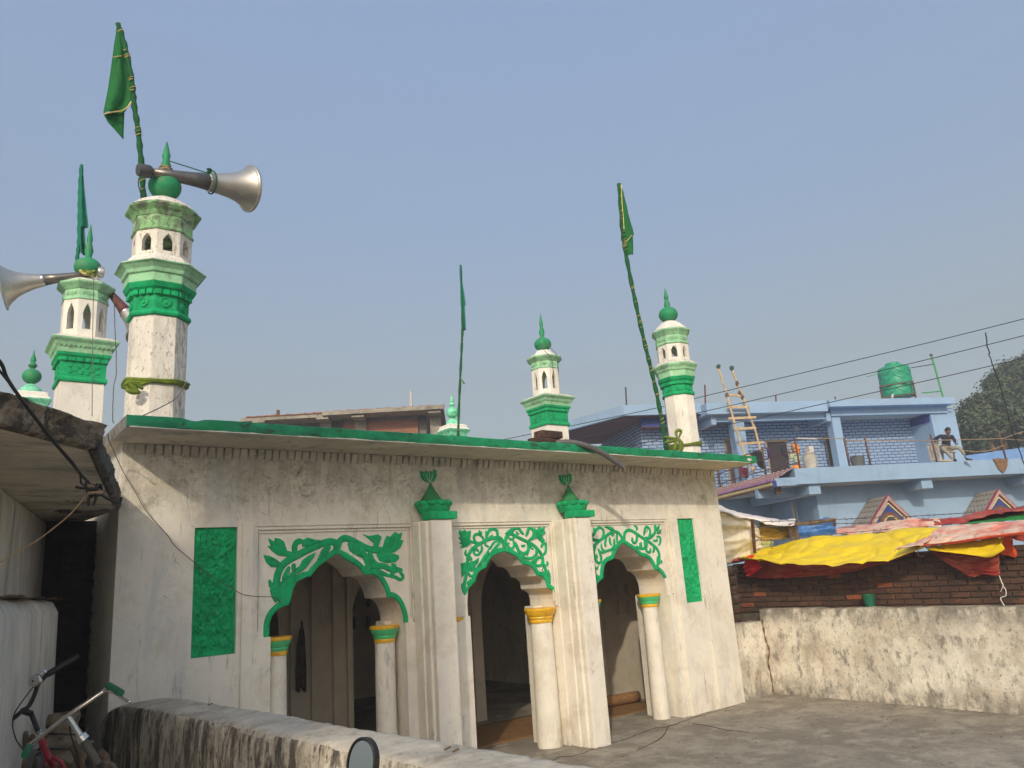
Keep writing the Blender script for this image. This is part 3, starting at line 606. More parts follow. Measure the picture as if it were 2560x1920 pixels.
def block_ring(t, c, r, n, z, per, size, m_, rot=-math.pi/2):
    ap = r*math.cos(math.pi/n); hw = r*math.sin(math.pi/n)
    me_ = MB().box(-size[0]/2, size[0]/2, -size[1], .004, -size[2]/2, size[2]/2).mesh('block', bevel=min(size)*.22); me_.materials.append(m_)
    for i in range(n):
        t_ = rot+2*math.pi*i/n; nx, ny = math.cos(t_), math.sin(t_)
        if (nx*(CAM[0]-c[0])+ny*(CAM[1]-c[1])) < -.5: continue
        for j in range(per):
            o_ = (j-(per-1)/2)*(2*hw/per)
            inst('block', me_, t, (c[0]+nx*ap-ny*o_, c[1]+ny*ap+nx*o_, z), t_+math.pi/2)
def rosette(t, c, r, n, z, per, R_, m_, rot=-math.pi/2, flower=False):
    ap = r*math.cos(math.pi/n); hw = r*math.sin(math.pi/n)
    mb = MB()
    if not flower:
        mb.loft((0, 0, 0), [(R_, .002), (R_*1.0, -.010), (R_*.82, -.014), (R_*.74, -.006), (R_*.40, -.006), (R_*.34, -.014), (.003, -.016)], n=18, ax=Matrix(((1, 0, 0), (0, 0, 1), (0, -1, 0))).transposed() if 0 else Matrix(((1, 0, 0), (0, 0, 1), (0, 1, 0))))
        me_ = mb.mesh('medallion', smooth=True)
    else:
        for a, b, rr in ((-.62, 0, .30), (.62, 0, .30), (-.25, .32, .26), (.25, .32, .26), (-.25, -.32, .26), (.25, -.32, .26), (0, 0, .22), (-1.0, .28, .2), (1.0, .28, .2), (-1., -.3, .2), (1., -.3, .2)):
            mb.loft((a*R_*1.5, 0, b*R_*1.3), [(rr*R_*1.3, .002), (rr*R_*1.2, -.010), (rr*R_*.6, -.014), (.003, -.010)], n=10, ax=Matrix(((1, 0, 0), (0, 0, 1), (0, 1, 0))))
        me_ = mb.mesh('medallion', smooth=True)
    me_.materials.append(m_)
    for i in range(n):
        t_ = rot+2*math.pi*i/n; nx, ny = math.cos(t_), math.sin(t_)
        if (nx*(CAM[0]-c[0])+ny*(CAM[1]-c[1])) < -.5: continue
        for j in range(per):
            o_ = (j-(per-1)/2)*(2*hw/per)
            inst('medallion', me_, t, (c[0]+nx*ap-ny*o_, c[1]+ny*ap+nx*o_, z), t_+math.pi/2)
def oct_minaret(label, c, P, old):
    t = thing('minaret', label, 'minaret', (c[0], c[1], P['z0']), 'minarets on the mosque roof')
    lo = lambda pr, nm, m_, **k: MB().loft((c[0], c[1], 0), pr, n=8).obj(nm, m_, t, bevel=.006, **k)
    r = P['r']; a = P['band']; b = P['gtop']; d = P['corn']; e = P['lant']; f = P['lt']; g = P['ub']; h = P['tc']
    lo([(r, P['z0']), (r*.985, a)], 'shaft', m_shaft_old if old else m_shaft, jit=.005)
    lo([(r*1.07, a+.001), (r*1.11, a+.025), (r*1.07, a+.055), (r*1.0, a+.06)], 'band_ring', m_green)
    lo([(r*1.0, a+.061), (r*1.01, b-.125), (r*1.06, b-.12), (r*1.06, b-.075), (r*1.18, b-.05), (r*1.27, b-.001)], 'band', m_green)
    lo([(r*1.24, b), (r*1.24, b+(d-b)*.45), (r*1.32, b+(d-b)*.5), (r*1.36, b+(d-b)*.68), (r*1.5, b+(d-b)*.88), (P['rc'], d-.012), (P['rc'], d)], 'cornice', m_lgreen)
    lo([(P['rc']-.004, d+.001), (P['rc']*.86, d+.03), (P['rl']*1.08, e)], 'cornice_top', m_shaft_old)
    lantern(t, c, P['rl'], e+.001, f, e+.05, f-.035, .048*P['rl']/.277, old)
    lo([(P['rl']*1.05, f+.001), (P['rl']*1.08, f+.02), (P['rl']*1.02, f+.035), (P['rl']*1.0, g)], 'upper_band', m_lgreen_old if old else m_lgreen)
    lo([(P['rl']*1.01, g+.001), (P['rl']*1.1, g+(h-g)*.4), (P['rt']*.96, h-.025), (P['rt'], h-.012), (P['rt'], h+.008), (P['rt']*.96, h+.015)], 'top_cornice', m_lgreen_old if old else m_lgreen)
    dm = P['dome']
    MB().loft((c[0], c[1], 0), [(P['rt']*.93, h+.016)]+dm, n=16).obj('dome', m_shaft_old if old else m_shaft, t, smooth=True, jit=.004)
    finial(t, c, *P['ball'], P['spike'])
    block_ring(t, c, r*1.06, 8, b-.098, 3, (.058, .022, .05), m_green)
    rosette(t, c, r*1.005, 8, a+.06+(b-.125-a-.06)*.5, 1, .052, m_green)
    if not old: rosette(t, c, P['rl']*1.01, 8, (f+.035+g)/2, 1, .045, m_lgreen, flower=True)
    return t
m1 = oct_minaret('tall mildewed octagonal minaret carrying the loudspeaker, nearest the left corner of the roof', (1.665, .27), dict(z0=3.50, r=.277, band=4.715, gtop=5.045, corn=5.235, rc=.438, lant=5.345, rl=.285, lt=5.62, ub=5.785, tc=5.885, rt=.372,
    dome=[(.30, 5.955), (.22, 6.01), (.13, 6.06), (.085, 6.085)], ball=(6.23, .163, .148), spike=[(.045, 6.36), (.036, 6.43), (.054, 6.475), (.031, 6.54), (.043, 6.59), (.022, 6.69), (.004, 6.765)]), True)
m2 = oct_minaret('clean octagonal minaret with an olive scarf knotted round its foot', (9.435, .27), dict(z0=3.48, r=.247, band=4.60, gtop=4.89, corn=5.10, rc=.372, lant=5.165, rl=.262, lt=5.44, ub=5.59, tc=5.68, rt=.328,
    dome=[(.25, 5.745), (.20, 5.80), (.14, 5.85), (.09, 5.875)], ball=(6.0, .156, .13), spike=[(.04, 6.11), (.036, 6.13), (.053, 6.165), (.027, 6.265), (.040, 6.29), (.02, 6.39), (.004, 6.475)]), False)
def square_minaret(label, c, dz, old, sgn):
    t = thing('minaret', label, 'minaret', (c[0], c[1], 3.5), 'minarets on the mosque roof')
    q = 2**.5
    lo = lambda pr, nm, m_, **k: MB().loft((c[0], c[1], 0), [(a*q, z+dz) for a, z in pr], n=4).obj(nm, m_, t, bevel=.006, **k)
    l8 = lambda pr, nm, m_, **k: MB().loft((c[0], c[1], 0), [(a, z+dz) for a, z in pr], n=8).obj(nm, m_, t, bevel=.006, **k)
    lo([(.262, 3.5-dz), (.260, 4.80)], 'shaft', m_shaft, jit=.004)
    lo([(.285, 4.801), (.292, 4.83), (.282, 4.87), (.268, 4.875)], 'band_ring', m_green)
    lo([(.268, 4.876), (.272, 5.07), (.288, 5.075), (.288, 5.12), (.315, 5.15), (.322, 5.185)], 'band', m_green)
    lo([(.312, 5.186), (.325, 5.26), (.345, 5.27), (.36, 5.31), (.395, 5.345), (.402, 5.36), (.402, 5.375)], 'cornice', m_lgreen)
    lo([(.39, 5.376), (.30, 5.43)], 'cornice_top', m_shaft_old)
    lantern(t, c, .285, 5.431+dz, 5.96+dz, 5.54+dz, 5.91+dz, .05, False)
    l8([(.297, 5.961), (.303, 5.975), (.29, 5.99), (.284, 6.11)], 'upper_band', m_lgreen)
    l8([(.29, 6.111), (.32, 6.14), (.368, 6.18), (.375, 6.195), (.375, 6.215)], 'top_cornice', m_lgreen)
    MB().loft((c[0], c[1], 0), [(r, z+dz) for r, z in [(.33, 6.216), (.29, 6.25), (.23, 6.285), (.19, 6.29), (.175, 6.34), (.15, 6.37), (.09, 6.385)]], n=16).obj('dome', m_shaft, t, smooth=True)
    finial(t, c, 6.52+dz, .174, .142, [(r, z+dz) for r, z in [(.05, 6.63), (.04, 6.69), (.060, 6.77), (.030, 6.90), (.041, 6.94), (.02, 7.08), (.004, 7.19)]])
    block_ring(t, c, .288*q, 4, 5.098+dz, 6, (.072, .02, .05), m_green)
    block_ring(t, c, .33*q, 4, 5.275+dz, 12, (.022, .014, .04), m_lgreen)
    rosette(t, c, .27*q, 4, 4.975+dz, 1, .105, m_green, flower=True)
    rosette(t, c, .286, 8, 6.05+dz, 1, .04, m_lgreen, flower=True)
    return t
m3 = square_minaret('square-based minaret behind the loudspeaker tower, with a horn pointing left', (1.45, 3.76), .07, False, 1)
m4 = square_minaret('square-based minaret rising behind the brick pile and drain pipe', (9.64, 3.76), -.0, False, 1)
def pinnacle(label, c, dz):
    t = thing('pinnacle', label, 'pinnacle', (c[0], c[1], 3.5), 'small pinnacles at the back of the mosque roof'); q = 2**.5
    lo = lambda pr, nm, m_, **k: MB().loft((c[0], c[1], 0), [(a*q, z+dz) for a, z in pr], n=4).obj(nm, m_, t, bevel=.006, **k)
    lo([(.22, 3.5-dz), (.22, 5.34)], 'shaft', m_green)
    lo([(.235, 5.341), (.25, 5.40), (.262, 5.43), (.30, 5.48), (.31, 5.51)], 'cornice', m_mgreen)
    lo([(.29, 5.511), (.25, 5.56), (.24, 5.62), (.19, 5.65)], 'cornice_top', m_shaft)
    MB().loft((c[0], c[1], 0), [(r, z+dz) for r, z in [(.17, 5.651), (.165, 5.71), (.13, 5.75), (.06, 5.81)]], n=16).obj('neck', m_mgreen, t, smooth=True)
    finial(t, c, 5.955+dz, .15, .135, [(r, z+dz) for r, z in [(.045, 6.07), (.036, 6.10), (.075, 6.15), (.034, 6.215), (.050, 6.255), (.02, 6.35), (.004, 6.445)]], m_mgreen if dz == 0 else m_ball)
pinnacle('small green ball pinnacle peeking over the left building roof', (1.21, 7.7), .03)
pinnacle('small mint pinnacle beside the thin leaning flagpole', (9.93, 7.7), 0)

# ------------------------------------------------------------------ flags
def pole(t, pts, r, tinsel=0, m_=None, seed=1):
    rnd = random.Random(seed); P = smooth_path(pts, 8)
    P = [(p[0]+.006*noise.noise((i*.5, seed, 0)), p[1], p[2]+0) for i, p in enumerate(P)]
    MB().tube(P, [r*(1+.18*math.sin(i*1.7)) for i in range(len(P))], 10).obj('pole', m_ or m_wrap, t, smooth='all')
    mb = MB(); Lp = [np.array(p) for p in P]
    for k in range(tinsel):
        i = rnd.randrange(0, len(Lp)-1); a = Lp[i]+(Lp[i+1]-Lp[i])*rnd.random(); d = (Lp[i+1]-Lp[i]); d = d/np.linalg.norm(d)
        ring = [a+d*(.035*j/8-.0175)*1.2+np.array([math.cos(2.6*j/8-2.9), math.sin(2.6*j/8-2.9), 0])*r*1.22 for j in range(9)]
        mb.tube(ring, rnd.uniform(.003, .006), 4)
    if tinsel: mb.obj('tinsel', m_tinsel, t, kind='stuff')
def cloth_rows(name, rows, m_, t, Y, amp=.03, freq=9, seed=0., nu=14, hem=None):
    """cloth hanging from a pole: rows of (left px, right px, y px) on the plane Y"""
    rr = smooth_path(rows, 5); nv = len(rr)-1
    def fn(u, v):
        l, r_, y = rr[int(round(v*nv))]; p = on(l+(r_-l)*u, y, Y=Y)
        return (p[0], p[1]+amp*math.sin(u*freq+v*2+seed)*(.25+.75*v)+amp*.5*fbm(u*3+seed, v*5), p[2])
    o = MB().grid(fn, nu, nv).obj(name, m_, t, smooth='all')
    md = o.modifiers.new('thickness', 'SOLIDIFY'); md.thickness = .005; md.offset = 0
    return o
c1 = crop(0, 0, .3255); P1 = lambda x, y, Y=.36: tuple(on(x*.3255, y*.3255, Y=Y))
f = thing('flag', 'large green flag with gold hem on a wrapped pole above the loudspeaker', 'flag', on(358, 505, Y=.36), 'green flags on the mosque roof')
pole(f, [P1(1105, 1545), P1(1085, 1250), P1(1060, 1000), P1(1030, 800), P1(1015, 640), P1(965, 380), P1(906, 182)], .028, 10, seed=3)
F1 = cloth_rows('flag_cloth', [(900*.3255, 912*.3255, 180*.3255), (884*.3255, 945*.3255, 300*.3255), (865*.3255, 975*.3255, 430*.3255), (845*.3255, 1010*.3255, 590*.3255), (820*.3255, 1012*.3255, 740*.3255), (805*.3255, 985*.3255, 815*.3255), (795*.3255, 955*.3255, 868*.3255)], m_flag, f, .36, .035, 7, 1)
MB().grid(lambda u, v: tuple(np.array(P1(795+u*(955-795), 878-u*28, .40))*(1-v)+np.array(P1(830+u*118, 940+u*132+(1-u)*0, .43))*v), 8, 8).obj('flag_fold', m_flag, f, smooth='all').modifiers.new('thickness', 'SOLIDIFY').thickness = .005
MB().tube(smooth_path([P1(795, 878, .335), P1(860, 862, .33), P1(930, 852, .33), P1(975, 828, .335), P1(1005, 785, .34)], 4), .007, 6).obj('gold_hem', m_tinsel, f)
for a, b in (((868, 440), (935, 430)), ((945, 383), (968, 380)), ((990, 612), (1018, 602)), ((1000, 692), (1028, 688))): MB().tube([P1(*a, .325), P1(*b, .325)], .006, 6).obj('gold_thread', m_tinsel, f)
c2 = lambda x, y, Y=3.95: tuple(on(x*.3376, 500+y*.3376, Y=Y))
f = thing('flag', 'teal flag hanging narrow beside the square minaret at left', 'flag', c2(562, 470), 'green flags on the mosque roof')
pole(f, [c2(563, 520), c2(572, 430), c2(585, 300), c2(588, 100), tuple(on(200, 470, Y=3.95)), tuple(on(204, 412, Y=3.95))], .026, 0, m_flagteal, 4)
cloth_rows('flag_cloth', [(203, 205.5, 412), (199, 209, 440), (198, 213, 490), (197, 219, 545), (198, 221, 567), (197.5, 212, 570), (197, 213, 605), (202, 215, 636)], m_flagteal, f, 3.93, .04, 6, 2, 10)
c3 = lambda x, y, Y=5.0: tuple(on(1080+x*.4461, 440+y*.4461, Y=Y))
f = thing('flag', 'slender furled teal flag on a thin pole near the middle of the roof', 'flag', c3(145, 1480), 'green flags on the mosque roof')
pole(f, [c3(145, 1490), c3(155, 1200), c3(167, 950), c3(170, 780), c3(160, 500)], .026, 2, m_wrap, 5)
cloth_rows('flag_cloth', [(1080+158*.4461, 1080+161*.4461, 440+498*.4461), (1080+157*.4461, 1080+170*.4461, 440+590*.4461), (1080+158*.4461, 1080+187*.4461, 440+712*.4461), (1080+164*.4461, 1080+182*.4461, 440+735*.4461), (1080+172*.4461, 1080+184*.4461, 440+800*.4461), (1080+180*.4461, 1080+186*.4461, 440+865*.4461)], m_flagteal, f, 4.97, .03, 6, 3, 8)
MB().tube([c3(160, 1130, 4.97), c3(172, 1150, 4.95), c3(182, 1165, 4.95)], [.004, .014, .02], 6).obj('ribbon', m_scarf, f)
f = thing('flag', 'green flag with gold edging on a tinselled pole leaning left of the scarfed minaret', 'flag', on(1666, 1130, Y=.02), 'green flags on the mosque roof')
c4 = lambda x, y, Y=.02: tuple(on(1080+x*.4461, 440+y*.4461, Y=Y))
pole(f, [c4(1316, 1545), c4(1275, 1300), c4(1232, 1100), c4(1190, 930), c4(1130, 660), c4(1085, 430), c4(1066, 300), c4(1048, 45)], .031, 46, seed=6)
cloth_rows('flag_cloth', [(1080+x0*.4461, 1080+x1*.4461, 440+y*.4461) for x0, x1, y in [(1044, 1056, 42), (1043, 1070, 90), (1044, 1086, 170), (1050, 1104, 240), (1060, 1127, 320), (1064, 1126, 340), (1076, 1127, 400), (1092, 1127, 442)]], m_flag, f, -.01, .03, 7, 4, 10)
MB().tube(smooth_path([c4(1060, 48, -.05), c4(1064, 140, -.05), c4(1072, 230, -.05), c4(1076, 300, -.05)], 4), .006, 6).obj('gold_hem', m_tinsel, f)
MB().tube(smooth_path([c4(1085, 370, -.06), c4(1105, 350, -.06), c4(1122, 330, -.06)], 4), .006, 6).obj('gold_hem', m_tinsel, f)

# ------------------------------------------------------------------ horn loudspeakers
def horn(label, a, b, rim, neck=.045, drv=True, bodym=None, seg=None, strap=True, text=None):
    """re-entrant horn from the driver end a to the mouth b"""
    a = Vector(a); b = Vector(b); d = (b-a); L = d.length; q = d.normalized().to_track_quat('Z', 'X').to_matrix()
    t = thing('loudspeaker', label, 'loudspeaker', a, 'horn loudspeakers on the minarets')
    bodym = bodym or m_steel
    pr = [(neck*.62, .06), (neck*.9, .24), (neck*1.12, .42), (neck*1.45, .58)]
    MB().loft(a, [(r, z*L) for r, z in pr], n=28, ax=q).obj('throat', mat('dull_steel', (.20, .185, .165), .42, .15, 6, .1, 60, metal=.85) if bodym == m_steel else bodym, t, smooth='all')
    k = [(0, 0), (.25, .09), (.5, .24), (.7, .43), (.85, .66), (.95, .87), (1, 1)]
    r0 = neck*1.5
    out = [(r0+(rim-r0)*y, (.575+.425*x)*L) for x, y in k]
    inn = [(r*.975-.002, z+.001) for r, z in out][::-1]
    MB().loft(a, out+inn[:-1]+[(r0*.5, .6*L)], n=48, ax=q).obj('bell', bodym, t, smooth=True)
    MB().loft(a, [(rim*.985, L*.985), (rim*1.03, L*.99), (rim*1.04, L*1.0), (rim*1.03, L*1.012), (rim*.97, L*1.012), (rim*.965, L*.99)], n=48, ax=q).obj('rim', bodym, t, smooth='all')
    MB().loft(a, [(r0*1.0, .565*L), (r0*1.06, .572*L), (r0*1.06, .585*L), (r0*1.02, .592*L)], n=32, ax=q).obj('clamp_ring', m_chrome, t, smooth=True)
    if drv: MB().loft(a, [(.03, .07*L), (.036, .05*L), (.06, .04*L), (.068, .02*L), (.068, -.05*L), (.060, -.075*L), (.01, -.08*L)], n=24, ax=q).obj('driver', m_dgrey, t, smooth=True)
    return t, a, q, L
s1, a_, q_, L_ = horn('steel horn loudspeaker pointing right from the mildewed minaret top', on(366, 428, Y=.13), on(623, 472, Y=.30), .255, .066)
t_ = s1
MB().tube([on(422, 402, Y=.25), on(520, 433, Y=.05), on(528, 445, Y=.06)], .006, 6).obj('strap', m_wrap, t_)
mb = MB()                                                    # green tie round the throat
for j in range(25):
    pass
tie = [a_+q_ @ Vector((.124*math.cos(2*math.pi*j/20), .124*math.sin(2*math.pi*j/20), .61*L_)) for j in range(21)]
MB().tube(tie, .008, 6).obj('strap', m_wrap, t_)
MB().loft(Vector(on(523, 430, Y=.06)), [(.004, -.02), (.026, 0), (.012, .02), (.03, .03)], n=7).obj('knot', m_wrap, t_)
for i in range(4):                                           # brown rope lashing under the spike
    MB().tube([(1.665+.062*math.cos(2*math.pi*j/14+i), .27+.062*math.sin(2*math.pi*j/14+i)*1.2-.0, 6.385+.017*i+.008*math.sin(j)) for j in range(15)], .009, 6).obj('rope_lashing', m_rope, t_)
MB().tube(smooth_path([on(410, 431, Y=.14), on(395, 432, Y=.12), on(372, 430, Y=.11)], 3), .012, 6).obj('bracket', m_rope, t_)
MB().tube(smooth_path([on(347, 446, Y=.1), on(346, 462, Y=.1), on(351, 480, Y=.1), on(357, 496, Y=.12)], 4), .006, 6).obj('cable', m_cable, t_)
fc = bpy.data.curves.new('lettering', 'FONT'); fc.body = 'BETE'; fc.size = .075; fc.extrude = .004; fc.align_x = 'CENTER'; fc.align_y = 'CENTER'
fo = bpy.data.objects.new('lettering', fc); fc.materials.append(m_steel)
viewdir = Vector((1.66, 7.9, 4.2)).normalized(); axd = (q_ @ Vector((0, 0, 1)))
side = (-viewdir - (-viewdir).dot(axd)*axd).normalized(); low = axd.cross(side); dirn = (side*.82-Vector((0, 0, 1))*.50); dirn = (dirn-dirn.dot(axd)*axd).normalized()
tang = axd.cross(dirn).normalized(); 
if tang.z < 0: tang = -tang
nrm_ = (dirn*.82-axd*.45).normalized(); upv = nrm_.cross(tang)
pos_ = a_+axd*L_*.93+dirn*(.262*.80+.012)
fo.matrix_world = Matrix(((tang.x, upv.x, nrm_.x, pos_.x), (tang.y, upv.y, nrm_.y, pos_.y), (tang.z, upv.z, nrm_.z, pos_.z), (0, 0, 0, 1)))
COL.objects.link(fo); mw_ = fo.matrix_world.copy(); bpy.context.view_layer.update()
me_ = bpy.data.meshes.new_from_object(fo.evaluated_get(bpy.context.evaluated_depsgraph_get())); me_.transform(mw_); bpy.data.objects.remove(fo)
me_.materials.clear(); me_.materials.append(m_steel); link(bpy.data.objects.new('lettering', me_), t_)
s2, a2, q2, L2 = horn('steel horn loudspeaker pointing left out of the frame from the square minaret', on(240, 683, Y=3.55), on(4, 714, Y=3.75), .315, .055, drv=False)
MB().loft(Vector(on(252, 681, Y=3.55)), [(.07, -.04), (.078, -.02), (.078, .03), (.06, .04)], n=20, ax=Matrix(((0, 0, 1), (0, 1, 0), (1, 0, 0)))).obj('driver', m_steel, s2, smooth=True)
for i in range(6): MB().tube(smooth_path([on(200+i*4, 676+(i % 3)*4, Y=3.52-.02*i), on(216+i*4, 686-(i % 2)*6, Y=3.46), on(236, 678+i*3, Y=3.5)], 4), .02, 6).obj('cloth_wrap', m_scarf if i % 2 else mat('ochre_rope', (.45, .38, .12), .9, .3, 9), s2)
s3, a3, q3, L3 = horn('brown-throated horn loudspeaker half hidden between the two left minarets', on(268, 722, Y=3.75), on(355, 830, Y=3.3), .22, .062, drv=False)
for o in s3.children:
    if o.name.startswith('throat'): o.data.materials[0] = mat('maroon_paint', (.10, .03, .025), .6)

# ------------------------------------------------------------------ scarves, bricks, drain pipe and wires on the roof
def scarf(label, c, r, z, knot, seed):
    t = thing('scarf', label, 'scarf', (c[0], c[1], z), 'olive scarves tied to the minarets')
    for i in range(5):
        pts = []
        for j in range(33):
            a = 2*math.pi*j/32; rr = (r+.004+.0025*i)/max(.93, math.cos(((a+math.pi/8) % (math.pi/4))-math.pi/8)); pts.append((c[0]+rr*math.cos(a), c[1]+rr*math.sin(a), z+.014*(i-2)*(.6+.5*math.sin(a*2+seed))+.012*math.sin(a*3+i+seed)+.02*math.sin(a+seed)))
        MB().tube(pts, .0145, 7).obj('scarf_fold', m_scarf, t, smooth='all')
    for i, k in enumerate(knot): MB().tube(smooth_path(k, 4), [.012+.014*math.sin(math.pi*min(1, (j+.5)/(4*(len(k)-1)+1))) for j in range(4*(len(k)-1)+1)], 7).obj('scarf_end', m_scarf, t, smooth='all')
k1 = lambda x, y, Y=-.03: tuple(on(x*.3376, 500+y*.3376, Y=Y))
scarf('olive scarf twisted round the shaft of the mildewed minaret', (1.665, .27), .268, 4.06, [[k1(925, 1370), k1(960, 1350), k1(1010, 1365), k1(1060, 1400)], [k1(930, 1400), k1(980, 1420), k1(1040, 1425)], [k1(940, 1350), k1(990, 1390), k1(1030, 1430)]], .5)
k2 = lambda x, y, Y=-.02: tuple(on(1500+x*.3015, 660+y*.3015, Y=Y))
scarf('olive scarf knotted with hanging ends on the right-hand octagonal minaret', (9.435, .27), .243, 3.80, [[k2(640, 1445), k2(630, 1400), k2(650, 1378), k2(672, 1390), k2(655, 1440)], [k2(645, 1450), k2(625, 1490), k2(620, 1545)], [k2(650, 1450), k2(670, 1490), k2(660, 1555)], [k2(655, 1450), k2(685, 1500), k2(678, 1550)], [k2(640, 1455), k2(590, 1470), k2(540, 1480)], [k2(640, 1450), k2(580, 1445), k2(535, 1432)]], 2.)
mbk = mat('mossy_old_brick', (.085, .042, .028), .95, .4, 9, .8, 30, layers=[dict(c=(.03, .025, .02), s=12, lo=.5, hi=.62, a=.8)])
kb = lambda x, y, Z: on(1250+x*.2589, 700+y*.2589, Y=-.42)
zr = stop(6.0)+.118
for (x0, x1, z0, z1, y0, lab) in ((5.66, 5.95, zr, zr+.07, -.66, 'dark mossy brick lying left under the drain pipe pile'), (5.96, 6.26, zr, zr+.062, -.64, 'dark mossy brick lying right beside the pipe mouth'), (5.78, 6.12, zr+.072, zr+.165, -.64, 'dark mossy brick on top of the pile by the drain pipe')):
    MB().box(x0, x1, y0, y0+.16, z0, z1).obj('loose_brick', mbk, None, label=lab, cat='brick', group='bricks weighing down the drain pipe', bevel=.018, jit=.012, smooth=True)
pp = [on(1385, 1106, Y=-.60), on(1430, 1106, Y=-.72), on(1470, 1116, Y=-.80), on(1510, 1135, Y=-.84), on(1559, 1168, Y=-.88)]
pt = thing('drain_pipe', 'grey plastic drain pipe drooping over the green roof edge', 'pipe', pp[1])
P_ = smooth_path([tuple(p) for p in pp], 6)
MB().tube(P_, .034, 16, cap=False).obj('pipe', mat('grey_pvc', (.11, .105, .10), .5, .15, 9, .1, 60), pt, smooth='all').modifiers.new('wall', 'SOLIDIFY').thickness = .005
MB().tube([P_[-3], P_[-1]], .0345, 16, cap=False).obj('pipe_lip', MATS['grey_pvc'], pt, smooth='all')
def cable(label, pts, r, m_=None, n=8, group='thin wires strung about the mosque', name='wire', wob=0.):
    P = smooth_path([tuple(p) for p in pts], n)
    if wob: P = [tuple(np.array(p)+wob*np.array(noise.noise_vector(Vector(p)*6))) for p in P]
    return MB().tube(P, r, 6).obj(name, m_ or m_cable, None, label=label, cat='wire', group=group)
kc = lambda x, y, Y=-.02: on(x*.3376, 950+y*.3376, Y=Y)
cable('thin reddish wire sagging across the facade from the roof corner to the left arch', [kc(800, 400, -.5), kc(815, 460, -.3), kc(900, 650, -.06), kc(1000, 830, -.06), kc(1100, 990, -.06), kc(1240, 1150, -.06), kc(1290, 1220, -.06), kc(1430, 1345, -.06), kc(1560, 1450, -.06), on(595, 1480, Y=-.07), on(625, 1490, Y=-.06), on(685, 1494, Y=-.03), on(700, 1504, Y=.0)], .0036, mat('red_flex', (.085, .035, .025), .6), 8, wob=.006)
cable('twisted wire hanging from the horn down past the mildewed minaret', [k1(845, 700, 1.2), k1(850, 900, 1.2), k1(862, 1240, 1.2), k1(840, 1400, 1.1), k1(835, 1560, .9), k1(838, 1650, .3)], .005, m_wire, wob=.008)
cable('fine wire dropping in front of the square minaret', [k1(695, 560, 3.3), k1(688, 900, 3.3), k1(684, 1300, 3.2), k1(682, 1600, 3.0)], .005, m_wire)
cable('wire slanting over the foot of the mildewed minaret', [k1(1385, 1340, -.05), k1(1310, 1460, -.05), k1(1200, 1530, -.2), k1(1040, 1605, -.5)], .005, m_wire)
cable('wire looped over the ball of the minaret behind the brick pile', [on(1348, 845, Y=3.6), on(1352, 862, Y=3.5), on(1362, 878, Y=3.45), on(1378, 895, Y=3.4), on(1383, 930, Y=3.4)], .006, m_wire)
cable('second wire draped from the ball of the same minaret', [on(1360, 850, Y=3.6), on(1375, 868, Y=3.55), on(1392, 890, Y=3.4), on(1395, 930, Y=3.4)], .006, m_wire)
# ================================================================== inside the mosque
MB().grid(lambda u, v: (5.05+u*4.0, .83+.05*(1-u)*0+v*1.25+.015*noise.noise((u*9, v*4, 1)), .006+.003*noise.noise((u*20, v*8, 0))), 40, 14).obj('floor_mat', m_mat, None, label='brown straw mat spread on the floor behind the middle arch', cat='mat', smooth='all').modifiers.new('thickness', 'SOLIDIFY').thickness = .004
ro = thing('rolled_mat', 'rolled up straw mat lying inside the right arch', 'mat', (8.3, 1.45, .02))
ax_ = Vector((8.97-7.5, 1.40-1.62, 0)); q = ax_.normalized().to_track_quat('Z', 'X').to_matrix()
sp = MB(); N_ = 84
def spi(a): return .026+.060*a/(2*math.pi*3.6)
pts = [(spi(a)*math.cos(a), spi(a)*math.sin(a)) for a in [2*math.pi*3.6*i/N_ for i in range(N_+1)]]
L_ = ax_.length; c0 = Vector((7.5, 1.62, .094))
for z in [L_*j/10 for j in range(11)]:
    sp.v += [tuple(c0+q @ Vector((x*(1+.02*noise.noise((z*3, 0, 0))), y, z+.012*noise.noise((i*.2, 2, 0))))) for i, (x, y) in enumerate(pts)]
sp.f = [(j*(N_+1)+i, j*(N_+1)+i+1, (j+1)*(N_+1)+i+1, (j+1)*(N_+1)+i) for j in range(10) for i in range(N_)]
sp.obj('mat_spiral', m_mat, ro, smooth='all').modifiers.new('thickness', 'SOLIDIFY').thickness = .011
hc = thing('hanging_cloth', 'dark striped cloth hanging from a hook on the inner pier', 'cloth', on(752, 1560, Y=2.29))
def hp(x, y, Y=2.27): return on(640+x*.3014, 1360+y*.3014, Y=Y)
def hcl(u, v):
    x0, x1 = np.interp(v, [0, .08, .3, .7, 1], [374, 362, 342, 335, 338]), np.interp(v, [0, .08, .3, .7, 1], [390, 404, 416, 424, 420])
    p = hp(x0+(x1-x0)*u, 690+v*520+20*math.sin(u*9)*v, 2.25); return (p[0], p[1]+.035*math.sin(u*20)*(.3+.7*v), p[2])
MB().grid(hcl, 30, 16).obj('cloth', mat('dark_striped_cloth', (.10, .082, .062), .9, .5, 14, .4, 60, layers=[dict(c=(.14, .115, .085), s=26, sv=(1, 1, .05), lo=.52, hi=.58, a=.8)]), hc, smooth='all').modifiers.new('thickness', 'SOLIDIFY').thickness = .008
MB().tube([hp(380, 640, 2.349), hp(380, 645, 2.28), hp(382, 700, 2.26)], .012, 6).obj('hook', m_black, hc)

